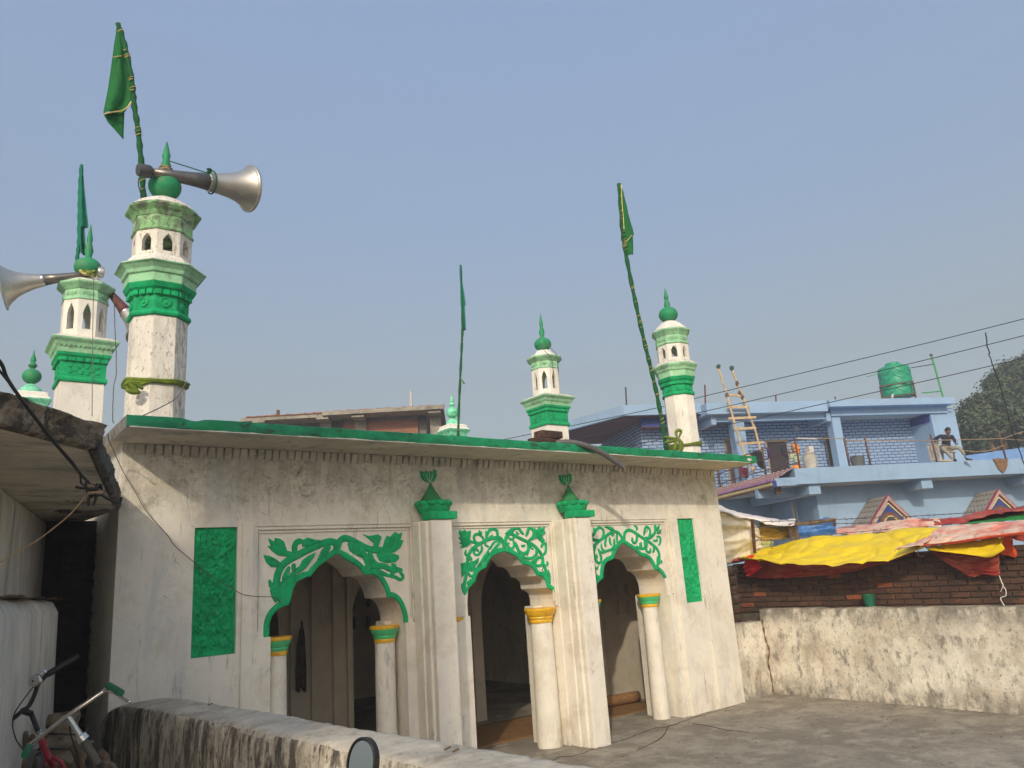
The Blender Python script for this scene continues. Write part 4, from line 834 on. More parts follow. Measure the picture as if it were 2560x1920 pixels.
# ================================================================== low wall between the alley and the courtyard
def lw_line(y): return 1.465+(-y)*.105
prof_ = [(-.17, 0), (-.172, .5), (-.172, .8), (-.170, .95), (-.168, 1.05), (-.166, 1.12), (-.163, 1.18), (-.158, 1.215), (-.148, 1.238), (-.13, 1.250), (-.09, 1.256), (-.03, 1.260), (.03, 1.262), (.09, 1.264), (.14, 1.262), (.158, 1.25), (.168, 1.22), (.17, 1.05), (.17, 0)]
lw = MB(); ny = 420; k = len(prof_)
for i in range(ny+1):
    y = -.012-i/ny*7.2; e = 1-.12*math.exp(-i*.06)
    for j, (a, z) in enumerate(prof_):
        zz = z*(e if z > 1.04 else 1); sh = math.exp(-((z-1.2)/.07)**2)
        q = fbm(y*2.2, z*2+a*3, 2, 5); q2_ = fbm(y*9, z*7+a*9, 4, 4); gouge = max(0, fbm(y*4.1, 3.3+a*4, 5, 4)-.30)
        lw.v.append((lw_line(y)+a+.007*q+.006*q2_*min(1, max(0, (z-1.08)/.1))+(.09*gouge*sh if a < 0 else 0), y, zz+((.006*fbm(y*1.7, a*2, 7)+.005*q2_-.06*gouge*sh) if z > .5 else 0)))
lw.f = [(i*k+j, (i+1)*k+j, (i+1)*k+j+1, i*k+j+1) for i in range(ny) for j in range(k-1)]+[tuple(range(k)), tuple(ny*k+j for j in range(k-1, -1, -1))]
lwo = lw.obj('low_wall', m_stainwall, None, label='low rounded plaster wall streaked black, running from the mosque corner towards the viewer', cat='wall', smooth='all')
lwo.data.materials.append(m_walltop)
for pg in lwo.data.polygons:
    if pg.normal.z > .45: pg.material_index = 1
for i, (x, y) in enumerate(((1112, 1874), (1132, 1879), (520, 1762))):
    p = on(x, y, Z=1.275); MB().tube([p, p+np.array([.035, .01, .004])], .005, 5).obj('twig', m_wood, None, label=['short twig on top of the low wall, left of a second one', 'short twig on top of the low wall, right of its neighbour', 'short twig on the low wall below the green panel'][i], cat='twig')

# ================================================================== building on the left
lbd = thing('left_building', 'old plastered building at far left with a crumbling projecting roof slab', 'building', (-.5, -1, .3))
m_lslab = mat('grimy_soffit', (.66, .59, .49), .92, .15, 1.5, .3, 18, layers=[dict(c=(.20, .23, .22), s=2.2, sv=(1, 2, 1), lo=.5, hi=.68, a=.6), dict(c=(.05, .045, .04), s=3, lo=.55, hi=.7, a=.9, d=9, x=(.45, .9))])
m_lrough = mat('crumbled_lime_concrete', (.25, .20, .145), .95, .35, 6, 1.0, 13, layers=[dict(c=(.05, .042, .034), s=7, lo=.46, hi=.60, a=.9, w=1.2), dict(c=(.36, .30, .22), s=11, lo=.58, hi=.68, a=.7)], bdist=.04)
m_lblack = mat('black_mould_edge', (.075, .07, .065), .95, .4, 9, 1.0, 16, layers=[dict(c=(.24, .23, .21), s=12, sv=(1, .3, 1), lo=.56, hi=.66, a=.7)], bdist=.03)
poly = [(1.30, -.05), (.665, -2.90), (.22, -3.42), (-1.8, -5.7), (-4.5, -3.5), (-3.5, 3.2), (1.0, 3.2), (1.33, .3)]
sb_ = MB().plate([(x, y) for x, y in poly], [], 2.832, 2.95, T=lambda a, b, c: (a, c, b)); sb_.obj('roof_slab', m_lslab, lbd)
def rough_edge(a, b, z0, z1, n, seed, m_, name, out, parts=1):
    a = np.array(a); b = np.array(b); d = (b-a)/np.linalg.norm(b-a); nn = np.array([d[1], -d[0]])*out
    L = np.linalg.norm(b-a); nv = 16; mb = MB()
    def fn(u, v):
        s_ = u*L; q = fbm(s_*5, v*5, seed, 5); q2 = fbm(s_*1.3, v*.7, seed+5, 3); crack = -.05*math.exp(-((s_-.45*L)/.02)**2)
        if v < .8:
            z = z0+(z1-z0)*v/.8; o_ = (.05+.022*q+.016*math.floor(4*(.4*q2+v))*.5+crack) if name == 'crumbled_edge' else .035+.010*q+.012*q2
            if v == 0: o_ = .004
        else: z = z1; o_ = (.05 if name == 'crumbled_edge' else .035)+.02*q-(v-.8)/.2*.45
        z += .018*fbm(s_*3, 2+v*2, seed)*v+.012*q2*v
        p = a+d*s_+nn*o_; return (p[0], p[1], z)
    mb.grid(fn, n, nv).obj(name, m_, lbd, smooth='all')
rough_edge((.69, -2.90), (-.5, -4.25), 2.825, 2.985, 120, 1.5, m_lrough, 'crumbled_edge', -1)
rough_edge((.665, -2.95), (1.325, -.02), 2.82, 2.985, 150, 4.5, m_lblack, 'mould_edge', 1)
def rtop(u, v):
    y = -3.0+v*3.0; xr = .60+(y+2.9)*.232; return (-1.6+u*(xr+1.6), y-(1-u)*1.6, 2.955+.02*fbm(u*9, v*6, 3))
MB().grid(rtop, 40, 30).obj('roof_top', m_roof, lbd, smooth='all')
m_lwall = mat('grey_green_plaster', (.62, .57, .50), .92, .12, 1.2, .35, 18, layers=[dict(c=(.36, .40, .38), s=2.5, sv=(1, 1, .2), lo=.48, hi=.7, a=.7), dict(c=(.16, .16, .15), s=6, sv=(1, 1, .12), lo=.58, hi=.72, a=.7), dict(c=(.40, .33, .24), s=3, lo=.6, hi=.7, a=.5)])
wl = [(-.13, -3.7), (.92, 1.10), (.55, 1.20), (-.55, -3.6)]
MB().plate(wl, [], .1, 2.831, T=lambda a, b, c: (a, c, b)).obj('wall', m_lwall, lbd, bevel=.05, smooth=True)
def plin(u, v):
    y = -3.7+u*4.15; xw = -.13+(y+3.7)*1.05/4.8; e = min(1, (1-u)*12)**.5
    pr = [(0.0, 2.09), (.12, 2.085), (.205, 2.06), (.245, 1.98), (.255, 1.6), (.26, 1.0), (.27, .2)]
    a, z = pr[int(round(v*6))]; return (xw+.0+a*e+.012*fbm(y*2, z*2, 3), y, z+(.02*fbm(y*1.7, a, 6) if z > 1.9 else 0))
MB().grid(plin, 60, 6).obj('plinth', m_lwall, lbd, smooth='all')
MB().grid(lambda u, v: (-.13+(u*4.15)*1.05/4.8+.012+.24*v, -3.7+u*4.15, 2.088+.02*fbm(u*9, v*3, 2)), 50, 6).obj('plinth_ledge', mat('brown_dust', (.20, .14, .08), .95, .3, 6, .6, 20), lbd, smooth='all')
m_nearblack = mat('near_black_brick', (.030, .024, .020), .95, .4, 7, .6, 30)  # near-black brick colour for the alley end wall
MB().box(.3, 1.345, 1.08, 1.3, .1, 2.83).obj('alley_end_wall', m_nearblack, lbd)
me = MB().box(-.11, .11, -.02, .01, -.032, .032).mesh('brick', bevel=.008); me.materials.append(m_nearblack)
for r_ in range(32):
    for c_ in range(3): inst('brick', me, lbd, (.70+c_*.235+(r_ % 2)*.11-.02, 1.075, .35+r_*.075))
# cables knotted below the slab corner
kn = lambda x, y, Y=-3.0: on(x*.3376, 950+y*.3376, Y=Y)
cable('thick black cable running down from the upper left to the knot under the slab', [on(-60, 850, Y=-4.4), on(0, 905, Y=-4.3), kn(60, 0, -4.2), kn(200, 200, -3.9), kn(400, 460, -3.5), kn(520, 600, -3.3), kn(600, 700, -3.15), kn(635, 735, -3.1)], .0075, m_cable, name='cable')
cable('second strand of the black cable beside the first', [kn(-20, -90, -4.3), kn(60, 10, -4.22), kn(210, 205, -3.92), kn(410, 462, -3.52), kn(535, 605, -3.3), kn(590, 690, -3.15), kn(600, 760, -3.1), kn(630, 780, -3.1), kn(640, 740, -3.1)], .005, m_cable, name='cable')
kt = thing('cable_knot', 'tangle of knotted black cable and cord under the slab corner', 'wire', kn(700, 820))
rnd = random.Random(4)
for i in range(9):
    c = np.array([690, 820]); pts = [kn(*(c+np.array([rnd.uniform(-55, 75), rnd.uniform(-45, 45)])), -3.0+rnd.uniform(-.05, .05)) for _ in range(5)]
    MB().tube(smooth_path([tuple(p) for p in pts], 5), rnd.choice([.006, .008, .010]), 6).obj('strand', m_cable if i % 3 else m_rope, kt)
for pts in ([(560, 790), (600, 800), (680, 800), (720, 770)], [(655, 935), (660, 870), (700, 830)], [(690, 930), (710, 870), (705, 820)], [(720, 830), (800, 880), (880, 910), (900, 870)], [(640, 740), (680, 790), (720, 830)]):
    MB().tube(smooth_path([tuple(kn(x, y)) for x, y in pts], 5), .008, 6).obj('strand', m_cable, kt)
cable('pale cord slanting down left from the cable knot', [kn(650, 840), kn(560, 950), kn(480, 1030), kn(300, 1170), kn(150, 1260), kn(0, 1350), kn(-120, 1410)], .0038, m_rope)

# ================================================================== bicycles, sack, mirror in the foreground
kk = lambda x, y, d: dp(x*.18085, 1620+y*.18085, d)
def bike(label, grips, clamp, axis_end, d, barpath, barm, gripm, headm, framem, bell=None, extra=None, lever=None):
    b = thing('bicycle', label, 'bicycle', clamp, 'bicycles parked in the alley')
    br = MB().tube(smooth_path([tuple(p) for p in barpath], 5), .0125, 12).obj('handlebar', barm, b, smooth='all')
    for g0, g1 in grips: MB().tube([g0, np.array(g0)*.9+np.array(g1)*.1, g1], [.017, .0185, .0185], 14).obj('grip', gripm, b, smooth=True)
    cl = np.array(clamp); ae = np.array(axis_end); ax = (ae-cl)/np.linalg.norm(ae-cl)
    MB().tube([cl-ax*.01, cl+ax*.11], .014, 14).obj('stem', barm, b, smooth=True)
    MB().tube([cl+ax*.11, cl+ax*.117, cl+ax*.125, cl+ax*.135], [.018, .024, .018, .024], 14).obj('headset', m_chrome, b, smooth=True)
    MB().tube([cl+ax*.135, cl+ax*.29], .02, 14).obj('head_tube', headm, b, smooth=True)
    view = np.array(cl)-CAM; view[2] = 0; view /= np.linalg.norm(view); fw = view-ax*np.dot(view, ax); fw /= np.linalg.norm(fw); sd = np.cross(ax, fw)
    for s_ in (-1, 1): MB().tube([cl+ax*.29+sd*.02*s_, cl+ax*.34+sd*.05*s_, cl+ax*.66-fw*.04+sd*.055*s_], .012, 8).obj('fork_leg', framem, b, smooth='all')
    wc = cl+ax*.66-fw*.04
    MB().tube([wc+.30*(math.cos(2*math.pi*j/40)*ax+math.sin(2*math.pi*j/40)*fw) for j in range(41)], .02, 8).obj('tyre', m_black, b, smooth='all')
    MB().tube([wc+.28*(math.cos(2*math.pi*j/40)*ax+math.sin(2*math.pi*j/40)*fw) for j in range(41)], .01, 8).obj('rim', m_chrome, b, smooth='all')
    MB().tube([wc-sd*.04, wc+sd*.04], .02, 10).obj('hub', m_chrome, b)
    for j in range(18):
        t = 2*math.pi*j/18; MB().tube([wc+sd*.02*(-1)**j, wc+.28*(math.cos(t)*ax+math.sin(t)*fw)], .0015, 4).obj('spoke', m_chrome, b)
    MB().tube([cl+ax*.17, cl+ax*.22+fw*.5], .015, 10).obj('top_tube', framem, b, smooth='all')
    MB().tube([cl+ax*.26, cl+ax*.62+fw*.42], .016, 10).obj('down_tube', framem, b, smooth='all')
    return b, cl, ax
m_grip = mat('green_rubber', lin((28, 104, 72)), .7, .15, 12, .3, 60)
m_red = mat('red_cycle_paint', lin((150, 30, 44)), .35, .2, 12, .2, 50, layers=[dict(c=(.5, .45, .42), s=60, lo=.64, hi=.68, a=.8)])
m_olive = mat('dull_green_cycle_paint', (.075, .072, .055), .6, .3, 12, .3, 50, layers=[dict(c=(.16, .11, .07), s=20, lo=.55, hi=.65, a=.7)])
D1 = 4.0
b1, cl1, ax1 = bike('bicycle with a shiny chrome handlebar and green grips beside the low wall', [(kk(1500, 520, 4.08), kk(1670, 620, 3.93)), (kk(400, 1370, 3.92), kk(350, 1480, 3.8))], kk(945, 955, D1), kk(1140, 1260, D1), D1,
    [kk(360, 1450, 3.82), kk(400, 1365, 3.92), kk(470, 1300, 3.95), kk(945, 935, D1), kk(1300, 690, 4.06), kk(1440, 595, 4.09), kk(1500, 530, 4.08), kk(1560, 545, 4.03)], m_chrome, m_grip, m_olive, m_olive)
MB().tube(smooth_path([tuple(p) for p in [kk(1450, 600, 4.06), kk(1530, 600, 4.0), kk(1640, 655, 3.93), kk(1720, 710, 3.88), kk(1800, 750, 3.84)]], 4), .007, 8).obj('brake_lever', m_chrome, b1, smooth='all')
MB().tube([kk(1115, 1215, 4.0), kk(1165, 1275, 4.0)], .028, 14).obj('lock_ring', m_chrome, b1)
MB().tube(smooth_path([tuple(p) for p in [kk(960, 1000, 4.03), kk(980, 1200, 4.05), kk(1060, 1450, 4.1), kk(1100, 1650, 4.1)]], 4), .004, 6).obj('brake_cable', m_cable, b1)
D2 = 4.55
b2, cl2, ax2 = bike('bicycle with a black curved handlebar, round bell and red frame', [(kk(650, 370, 4.6), kk(1085, 110, 4.75))], kk(430, 905, D2), kk(545, 1200, D2), D2,
    [kk(-140, 1180, 4.3), kk(-40, 1060, 4.35), kk(30, 955, 4.42), kk(140, 1000, 4.46), kk(300, 875, 4.5), kk(400, 800, 4.53), kk(480, 640, 4.56), kk(530, 500, 4.58), kk(650, 370, 4.6)], m_black, m_black, m_red, m_red)
MB().tube([kk(300, 865, 4.5), kk(430, 905, D2)], .018, 10).obj('stem_arm', m_black, b2, smooth='all')
bd = Vector(np.array(CAM)-np.array(kk(460, 455, 4.5))).normalized()+Vector((-.75, .1, .05)); bq = bd.normalized().to_track_quat('Z', 'X').to_matrix()
bl_ = MB().loft(Vector(kk(490, 455, 4.52)), [(.034, -.012), (.037, -.006), (.037, .004), (.034, .014), (.022, .020), (.005, .022)], n=28, ax=bq).obj('bell', m_chrome, b2, smooth=True)
MB().loft(Vector(kk(490, 455, 4.52)), [(.006, .021), (.005, .025)], n=10, ax=bq).obj('bell_screw', m_black, bl_)
MB().tube([kk(560, 370, 4.55), kk(600, 340, 4.55), kk(625, 320, 4.55)], .011, 8).obj('bell_lever', m_chrome, b2)
MB().tube(smooth_path([tuple(p) for p in [kk(455, 545, 4.5), kk(350, 680, 4.45), kk(230, 850, 4.4), kk(180, 970, 4.38), kk(180, 1120, 4.35), kk(230, 1280, 4.3), kk(330, 1420, 4.2)]], 5), .0035, 6).obj('brake_cable', m_cable, b2)
# saddle
sd_ = thing('bicycle_saddle', 'black bicycle saddle at the bottom left edge of the picture', 'saddle', kk(480, 1650, 3.2))
MB().grid(lambda u, v: tuple(np.array(kk(395+u*185, 1700, 3.2))+np.array([0, 0, .085*math.sin(math.pi*u)**.5])*1.0+np.array([.0, -.10+.24*v, .0-.02*v*v])), 16, 8).obj('seat_cover', mat('black_leatherette', (.012, .012, .013), .5, .2, 9, .3, 60), sd_, smooth='all').modifiers.new('thickness', 'SOLIDIFY').thickness = .03
MB().tube([np.array(kk(480, 1700, 3.2)), np.array(kk(500, 1700, 3.2))-np.array([0, 0, .3])], .013, 8).obj('seat_post', m_chrome, sd_)
# sack
m_sack = mat('woven_sack', (.21, .165, .105), .9, .25, 10, .5, 45, layers=[dict(c=(.045, .035, .025), s=7, sv=(1, 1, 1), lo=.6, hi=.66, a=.8), dict(c=(.29, .24, .16), s=5, lo=.55, hi=.7, a=.6)])
sk = thing('sack', 'wrinkled tan sack bound with cord behind the bicycles', 'sack', kk(860, 1600, 5.2))
cS = np.array(kk(850, 1420, 5.25))
def sack(u, v):
    a = 2*math.pi*u; r_ = .145*(1-.42*max(0, v-.62)/.38)*(1+.10*fbm(math.cos(a)*2, math.sin(a)*2+v*6, 3)); z = -.52+v*.76
    fold = .014*math.sin(v*34+3*noise.noise((math.cos(a)*1.5, math.sin(a)*1.5, v*3)))
    return (cS[0]+(r_+fold)*math.cos(a), cS[1]+(r_+fold)*math.sin(a), cS[2]+z)
MB().grid(sack, 60, 60).obj('sack_body', m_sack, sk, smooth='all')
for z in (-.22, -.10, .03, .12): MB().tube([(cS[0]+.158*math.cos(a)*(1-.5*max(0, z)), cS[1]+.158*math.sin(a)*(1-.5*max(0, z)), cS[2]+z+.015*math.sin(a*2)) for a in [2*math.pi*j/30 for j in range(31)]], .006, 5).obj('cord', m_black, sk)
for i, (a, b, r_, lab) in enumerate((((290, 1370), (350, 1160), .02, 'upright splinter of firewood left of the red bicycle frame'), ((330, 1290), (520, 1210), .018, 'slanting stick of firewood crossing the red bicycle frame'), ((1010, 1300), (1130, 1659), .03, 'split log leaning behind the chrome handlebar'), ((700, 1600), (960, 1640), .03, 'pale log lying at the foot of the sack'), ((1360, 1430), (1500, 1659), .03, 'gnarled stick beside the low wall end'), ((250, 1650), (400, 1600), .035, 'reddish brown log end by the saddle'))):
    A, B = kk(*a, 4.85), kk(*b, 4.85)
    MB().tube([A, (A+B)/2+np.array([.01, 0, .01]), B], [r_, r_*1.1, r_*.7], 7).obj('firewood', m_wood, None, label=lab, cat='firewood', group='firewood heaped in the alley', jit=.012)
# motorcycle mirror
mm = thing('motorcycle_mirror', 'oval black-rimmed motorcycle mirror in front of the low wall', 'mirror', dp(905, 1990, 2.05))
mc = Vector(dp(905, 1918, 2.05)); nrm_ = Vector((-1.37, -.63, .245)).normalized()
upv = (Vector((.20, .05, 1.)) - Vector((.20, .05, 1.)).dot(nrm_)*nrm_).normalized(); sdv = upv.cross(nrm_)
mq = Matrix(((sdv.x, upv.x, nrm_.x), (sdv.y, upv.y, nrm_.y), (sdv.z, upv.z, nrm_.z)))
def oval(s_, zz): return [mc+mq @ Vector((.048*s_*math.cos(a)*(1+.12*math.sin(a)), .074*s_*math.sin(a), zz)) for a in [2*math.pi*j/40 for j in range(40)]]
g_ = MB(); g_.v = [tuple(p) for p in oval(.9, .006)]; g_.f = [tuple(range(40))]; g_.obj('mirror_glass', mat('mirror_glass', (.42, .44, .44), .03, .02, 5, 0, 60, metal=1.), mm)
rg = MB(); rings = [oval(.88, .0075), oval(.93, .012), oval(1., .008), oval(1., -.012), oval(.7, -.03), oval(.2, -.04)]
rg.v = [tuple(p) for r_ in rings for p in r_]; rg.f = [(i*40+j, i*40+(j+1) % 40, (i+1)*40+(j+1) % 40, (i+1)*40+j) for i in range(5) for j in range(40)]+[tuple(200+j for j in range(40))]
rg.obj('mirror_housing', m_black, mm, smooth=True)
MB().tube(smooth_path([tuple(mc+mq @ Vector((0, -.02, -.04))), tuple(mc+Vector((.02, .0, -.12))), tuple(mc+Vector((.05, .02, -.30)))], 5), .006, 8).obj('mirror_stem', m_black, mm)
# ================================================================== courtyard wall, brick wall, tarpaulins on the right
cw = thing('courtyard_wall', 'mould-stained white plaster wall closing the courtyard on the right', 'wall', (10.6, -3, 0))
def cwall(x0, x1, y0, y1, zt, name, sx):
    mb = MB(); nv, nu = 26, 90
    def face(u, v):
        if sx == 'x': y = y0+u*(y1-y0); z = v*zt; return (x0-.0+.016*fbm(y*1.7, z*1.7, 1)+.006*fbm(y*8, z*8, 2), y, z+(.014*fbm(y*2.2, 3) if v > .9 else 0))
        x = x0+u*(x1-x0); z = v*zt; return (x, y0+.016*fbm(x*1.7, z*1.7, 4)+.006*fbm(x*8, z*8, 5), z+(.02*fbm(x*3, 6) if v > .9 else 0))
    mb.grid(face, nu, nv)
    def top(u, v):
        if sx == 'x': y = y0+u*(y1-y0); return (x0+.016*fbm(y*1.7, zt*1.7, 1)*(1-v)+.006*fbm(y*8, zt*8, 2)*(1-v)+v*(x1-x0), y, zt+.014*fbm(y*2.2, 3)+.012*math.sin(v*3))
        x = x0+u*(x1-x0); return (x, y0+.016*fbm(x*1.7, zt*1.7, 4)*(1-v)+v*(y1-y0), zt+.02*fbm(x*3, 6))
    mb.grid(top, nu, 4); return mb.obj(name, m_yardwall, cw, smooth=True, merge=True)
cwall(10.56, 10.80, .14, -7.0, 1.235, 'long_face', 'x')
cwall(9.737, 10.557, .07, .30, 1.07, 'short_face', 'y')
# grimy groove between the two
MB().tube(smooth_path([tuple(on(1650+x*.4114, 1450+y*.4114, Y=.045)) for x, y in [(620, 235), (630, 300), (645, 370), (665, 430), (658, 500), (675, 580), (690, 680)]], 4), [.012+.008*math.sin(i*1.9) for i in range(25)], 6).obj('groove', mat('groove_dirt', (.17, .11, .06), .95, .4, 12, .8, 30), cw)
bw = thing('brick_wall', 'dark red brick wall standing behind the courtyard wall under the tarpaulins', 'wall', (11, -3, 0))
XB = 10.84
MB().box(XB, XB+.30, -5.2, .74, 0, 1.95).obj('mortar_core', m_mortar, bw)
MB().box(9.76, XB+.30, .742, 1.0, 0, 1.93).obj('mortar_core', m_mortar, bw)
bmes = []
for i in range(6):
    mb = MB().box(-.022, .02, -.115, .115, -.033, .033); me = mb.mesh('brick', bevel=.009, jit=.004); me.materials.append(m_brick if i else mat('orange_brick', (.26, .085, .04), .9, .25, 5, .5, 40)); bmes.append(me)
rows = 10; rnd = random.Random(3)
for r_ in range(rows):
    z = 1.215+r_*.078; y = .66-(r_ % 2)*.12
    while y > -3.95:
        o = inst('brick', bmes[0] if rnd.random() < .035 else rnd.choice(bmes[1:]), bw, (XB-.004+rnd.uniform(-.006, .006), y+rnd.uniform(-.008, .008), z+rnd.uniform(-.004, .004)), rnd.uniform(-.02, .02)); o.rotation_euler.x = rnd.uniform(-.02, .02)
        y -= .247
for r_ in range(11):
    z = 1.05+r_*.076; x = 10.72-(r_ % 2)*.12
    while x > 9.85:
        o = inst('brick', rnd.choice(bmes[1:]), bw, (x, .738+rnd.uniform(-.006, .004), z), math.pi/2+rnd.uniform(-.02, .02)); x -= .247
# green pot on the wall
kp = on(1750+1165*.3662, 1180+925*.3662, X=10.68); pot = thing('plastic_pot', 'dark green plastic pot standing on the courtyard wall', 'pot', (10.68, kp[1], 1.25))
MB().loft((10.68, kp[1], 1.25), [(.062, 0), (.085, .15), (.092, .155), (.092, .168), (.084, .168), (.062, .02)], n=24).obj('pot_body', mat('dark_green_plastic', lin((24, 96, 72)), .5, .15, 9, .1, 50, layers=[dict(c=(.25, .28, .25), s=30, lo=.64, hi=.70, a=.6)]), pot, smooth=True)
# tarpaulins
r6 = lambda x, y: (1780+x*.18083, 1240+y*.18083)
r7 = lambda x, y: (2160+x*.19286, 1240+y*.19286)
def e6(pts, d): return [tuple(dp(*r6(x, y), d)) for x, y in pts]
def e7(pts, d): return [tuple(dp(*r7(x, y), d)) for x, y in pts]
def X6(pts, X): return [tuple(on(*r6(x, y), X=X)) for x, y in pts]
def X7(pts, X): return [tuple(on(*r7(x, y), X=X)) for x, y in pts]
ytarp = mat('yellow_tarpaulin', lin((238, 206, 14)), .5, .08, 3, .35, 25, layers=[dict(c=lin((170, 146, 60)), s=7, lo=.64, hi=.76, a=.4, d=10), dict(c=lin((214, 186, 60)), s=2.5, lo=.5, hi=.7, a=.5)])
rtarp = mat('red_tarpaulin', lin((158, 50, 40)), .5, .15, 3, .3, 25, layers=[dict(c=lin((176, 100, 82)), s=3, lo=.44, hi=.66, a=.7), dict(c=lin((120, 60, 50)), s=12, lo=.55, hi=.7, a=.5, d=9)])
ptarp = mat('faded_pink_tarpaulin', lin((214, 128, 110)), .6, .12, 2, .3, 25, layers=[dict(c=lin((150, 120, 100)), s=9, lo=.58, hi=.72, a=.5, d=10), dict(c=lin((222, 196, 172)), s=2.2, sv=(1, 1, 2.5), lo=.42, hi=.58, a=.95)])
otarp = mat('orange_tarpaulin', lin((222, 84, 44)), .5, .15, 3, .3, 25)
wtarp = mat('dirty_white_tarpaulin', lin((212, 204, 184)), .7, .12, 3, .3, 25, layers=[dict(c=lin((176, 172, 150)), s=4, lo=.5, hi=.7, a=.6)])
btarp = mat('blue_tarpaulin', lin((66, 116, 178)), .55, .25, 8, .3, 25, layers=[dict(c=lin((150, 170, 170)), s=9, lo=.56, hi=.66, a=.6)])
gtarp = mat('green_tarpaulin', lin((40, 130, 60)), .6, .2, 4, .3, 25)
G = 'tarpaulins over the brick wall'
sheet('tarpaulin', ytarp, X6([(400, 800), (560, 752), (700, 725), (850, 685), (1200, 585), (1700, 530), (2180, 488)], 11.35)+X7([(400, 428), (760, 398), (1010, 382)], 11.35), X6([(395, 832), (640, 852), (900, 918), (1300, 948), (1700, 944), (2180, 908)], 10.22)+X7([(300, 822), (560, 722), (740, 640)], 10.30), None, 170, 40, (-.04, 0, -.05), .026, 2.2, 1., label='bright yellow tarpaulin sagging over the brick wall', cat='tarpaulin', group=G)
sheet('tarpaulin', rtarp, X6([(440, 850), (640, 856), (900, 920), (1300, 945), (1700, 930), (2180, 894)], 10.76)+X7([(300, 808), (600, 706), (690, 670)], 10.76), X6([(500, 1118), (640, 1136), (900, 1132), (1400, 1110), (1900, 1042), (2180, 978)], 10.72)+X7([(300, 850), (600, 742), (690, 692)], 10.74), None, 70, 12, (.03, 0, 0), .018, 2.5, 4., label='dull red tarpaulin flap hanging below the yellow one at left', cat='tarpaulin', group=G)
sheet('tarpaulin', mat('shiny_red_tarpaulin', lin((220, 36, 44)), .3, .12, 6, .4, 18), X6([(440, 850), (540, 815), (600, 850), (680, 885)], 10.58), X6([(480, 1110), (500, 1105), (590, 1060), (688, 985)], 10.58), None, 26, 16, (-.06, 0, 0), .05, 5., 9., label='crumpled shiny red tarpaulin corner at the left end of the yellow one', cat='tarpaulin', group=G)
sheet('tarpaulin', rtarp, X6([(300, 870), (360, 845), (430, 850)], 10.72), X6([(265, 930), (340, 915), (420, 905)], 10.72), None, 14, 8, (-.03, 0, 0), .03, 6., 3., label='small red tarpaulin scrap beside the white tent', cat='tarpaulin', group=G)
sheet('tarpaulin', ptarp, X7([(1018, 380), (1100, 372), (1200, 365), (1600, 338), (2120, 305)], 11.3), X7([(745, 640), (800, 630), (1200, 580), (1600, 520), (2120, 458)], 10.32), None, 140, 36, (-.06, 0, .02), .030, 2.5, 12., label='pink and white faded tarpaulin overlapping the yellow one', cat='tarpaulin', group=G)
sheet('tarpaulin', ptarp, X7([(600, 598), (700, 600), (760, 560), (900, 500), (1000, 480)], 10.62), X7([(375, 690), (500, 672), (650, 650), (740, 640), (760, 625)], 10.24), None, 26, 10, (-.02, 0, 0), .02, 4., 15., label='pink tarpaulin tongue lying on the yellow one above its tie', cat='tarpaulin', group=G)
sheet('tarpaulin', otarp, X7([(745, 640), (1200, 582), (1600, 522), (2120, 460)], 10.30), X7([(745, 660), (1200, 618), (1600, 552), (2120, 500)], 10.32), None, 50, 4, (0, 0, 0), .008, 3., 16., label='orange rolled lower border of the faded pink tarpaulin', cat='tarpaulin', group=G)
sheet('tarpaulin', ytarp, X7([(790, 640), (1100, 605), (1400, 560), (1700, 520), (1800, 505)], 10.60), X7([(850, 690), (1150, 742), (1400, 768), (1570, 782), (1700, 745), (1815, 672)], 10.40), None, 50, 12, (-.05, 0, 0), .022, 3., 22., label='smaller yellow tarpaulin flap right of the tie, above red cloth', cat='tarpaulin', group=G)
sheet('tarpaulin', rtarp, X7([(835, 690), (1150, 745), (1400, 770), (1570, 784), (1770, 700)], 10.72), X7([(850, 702), (1100, 890), (1380, 1042), (1540, 1012), (1700, 1045), (1765, 1015)], 10.70), None, 90, 32, (-.05, 0, 0), .022, 3., 26., label='red tarpaulin belly hanging right of the tie with a string below', cat='tarpaulin', group=G)
sheet('tarpaulin', otarp, X7([(1780, 520), (1840, 505), (1910, 495)], 10.74), X7([(1770, 768), (1860, 770), (1960, 800), (1975, 735)], 10.74), None, 20, 14, (-.03, 0, 0), .02, 5., 31., label='orange red tarpaulin flap at the far right of the hanging cloths', cat='tarpaulin', group=G)
sheet('tarpaulin', rtarp, X7([(1850, 510), (2000, 490), (2120, 470)], 10.78), X7([(1960, 570), (2040, 585), (2120, 588)], 10.78), None, 20, 8, (0, 0, 0), .015, 5., 35., label='red tarpaulin strip under the pink one at the picture edge', cat='tarpaulin', group=G)
sheet('tarpaulin', ptarp, X6([(1715, 482), (1900, 440), (2180, 392)], 12.2)+X7([(300, 318), (600, 292), (1000, 306)], 12.2), X6([(1715, 520), (1900, 510), (2180, 492)], 11.4)+X7([(300, 440), (700, 402), (1000, 384)], 11.4), None, 60, 14, (0, 0, .03), .03, 2.5, 41., label='pale red tarpaulin ridge behind the yellow one', cat='tarpaulin', group=G)
sheet('tarpaulin', rtarp, X7([(560, 290), (1000, 300), (1500, 212), (2120, 115)], 12.0), X7([(900, 380), (1200, 345), (1500, 262), (2120, 170)], 11.6), None, 60, 8, (0, 0, .02), .03, 3., 45., label='bright red tarpaulin climbing to the right behind the barbed wire', cat='tarpaulin', group=G)
sheet('tarpaulin', mat('brown_net', (.16, .10, .07), .9, .2, 8, .4, 60), X7([(1300, 330), (1500, 262), (2120, 168)], 11.8), X7([(1300, 350), (1500, 320), (2120, 250)], 11.7), None, 40, 6, (0, 0, 0), .01, 3., 48., label='brown netting between the red and green tarpaulins', cat='netting', group=G)
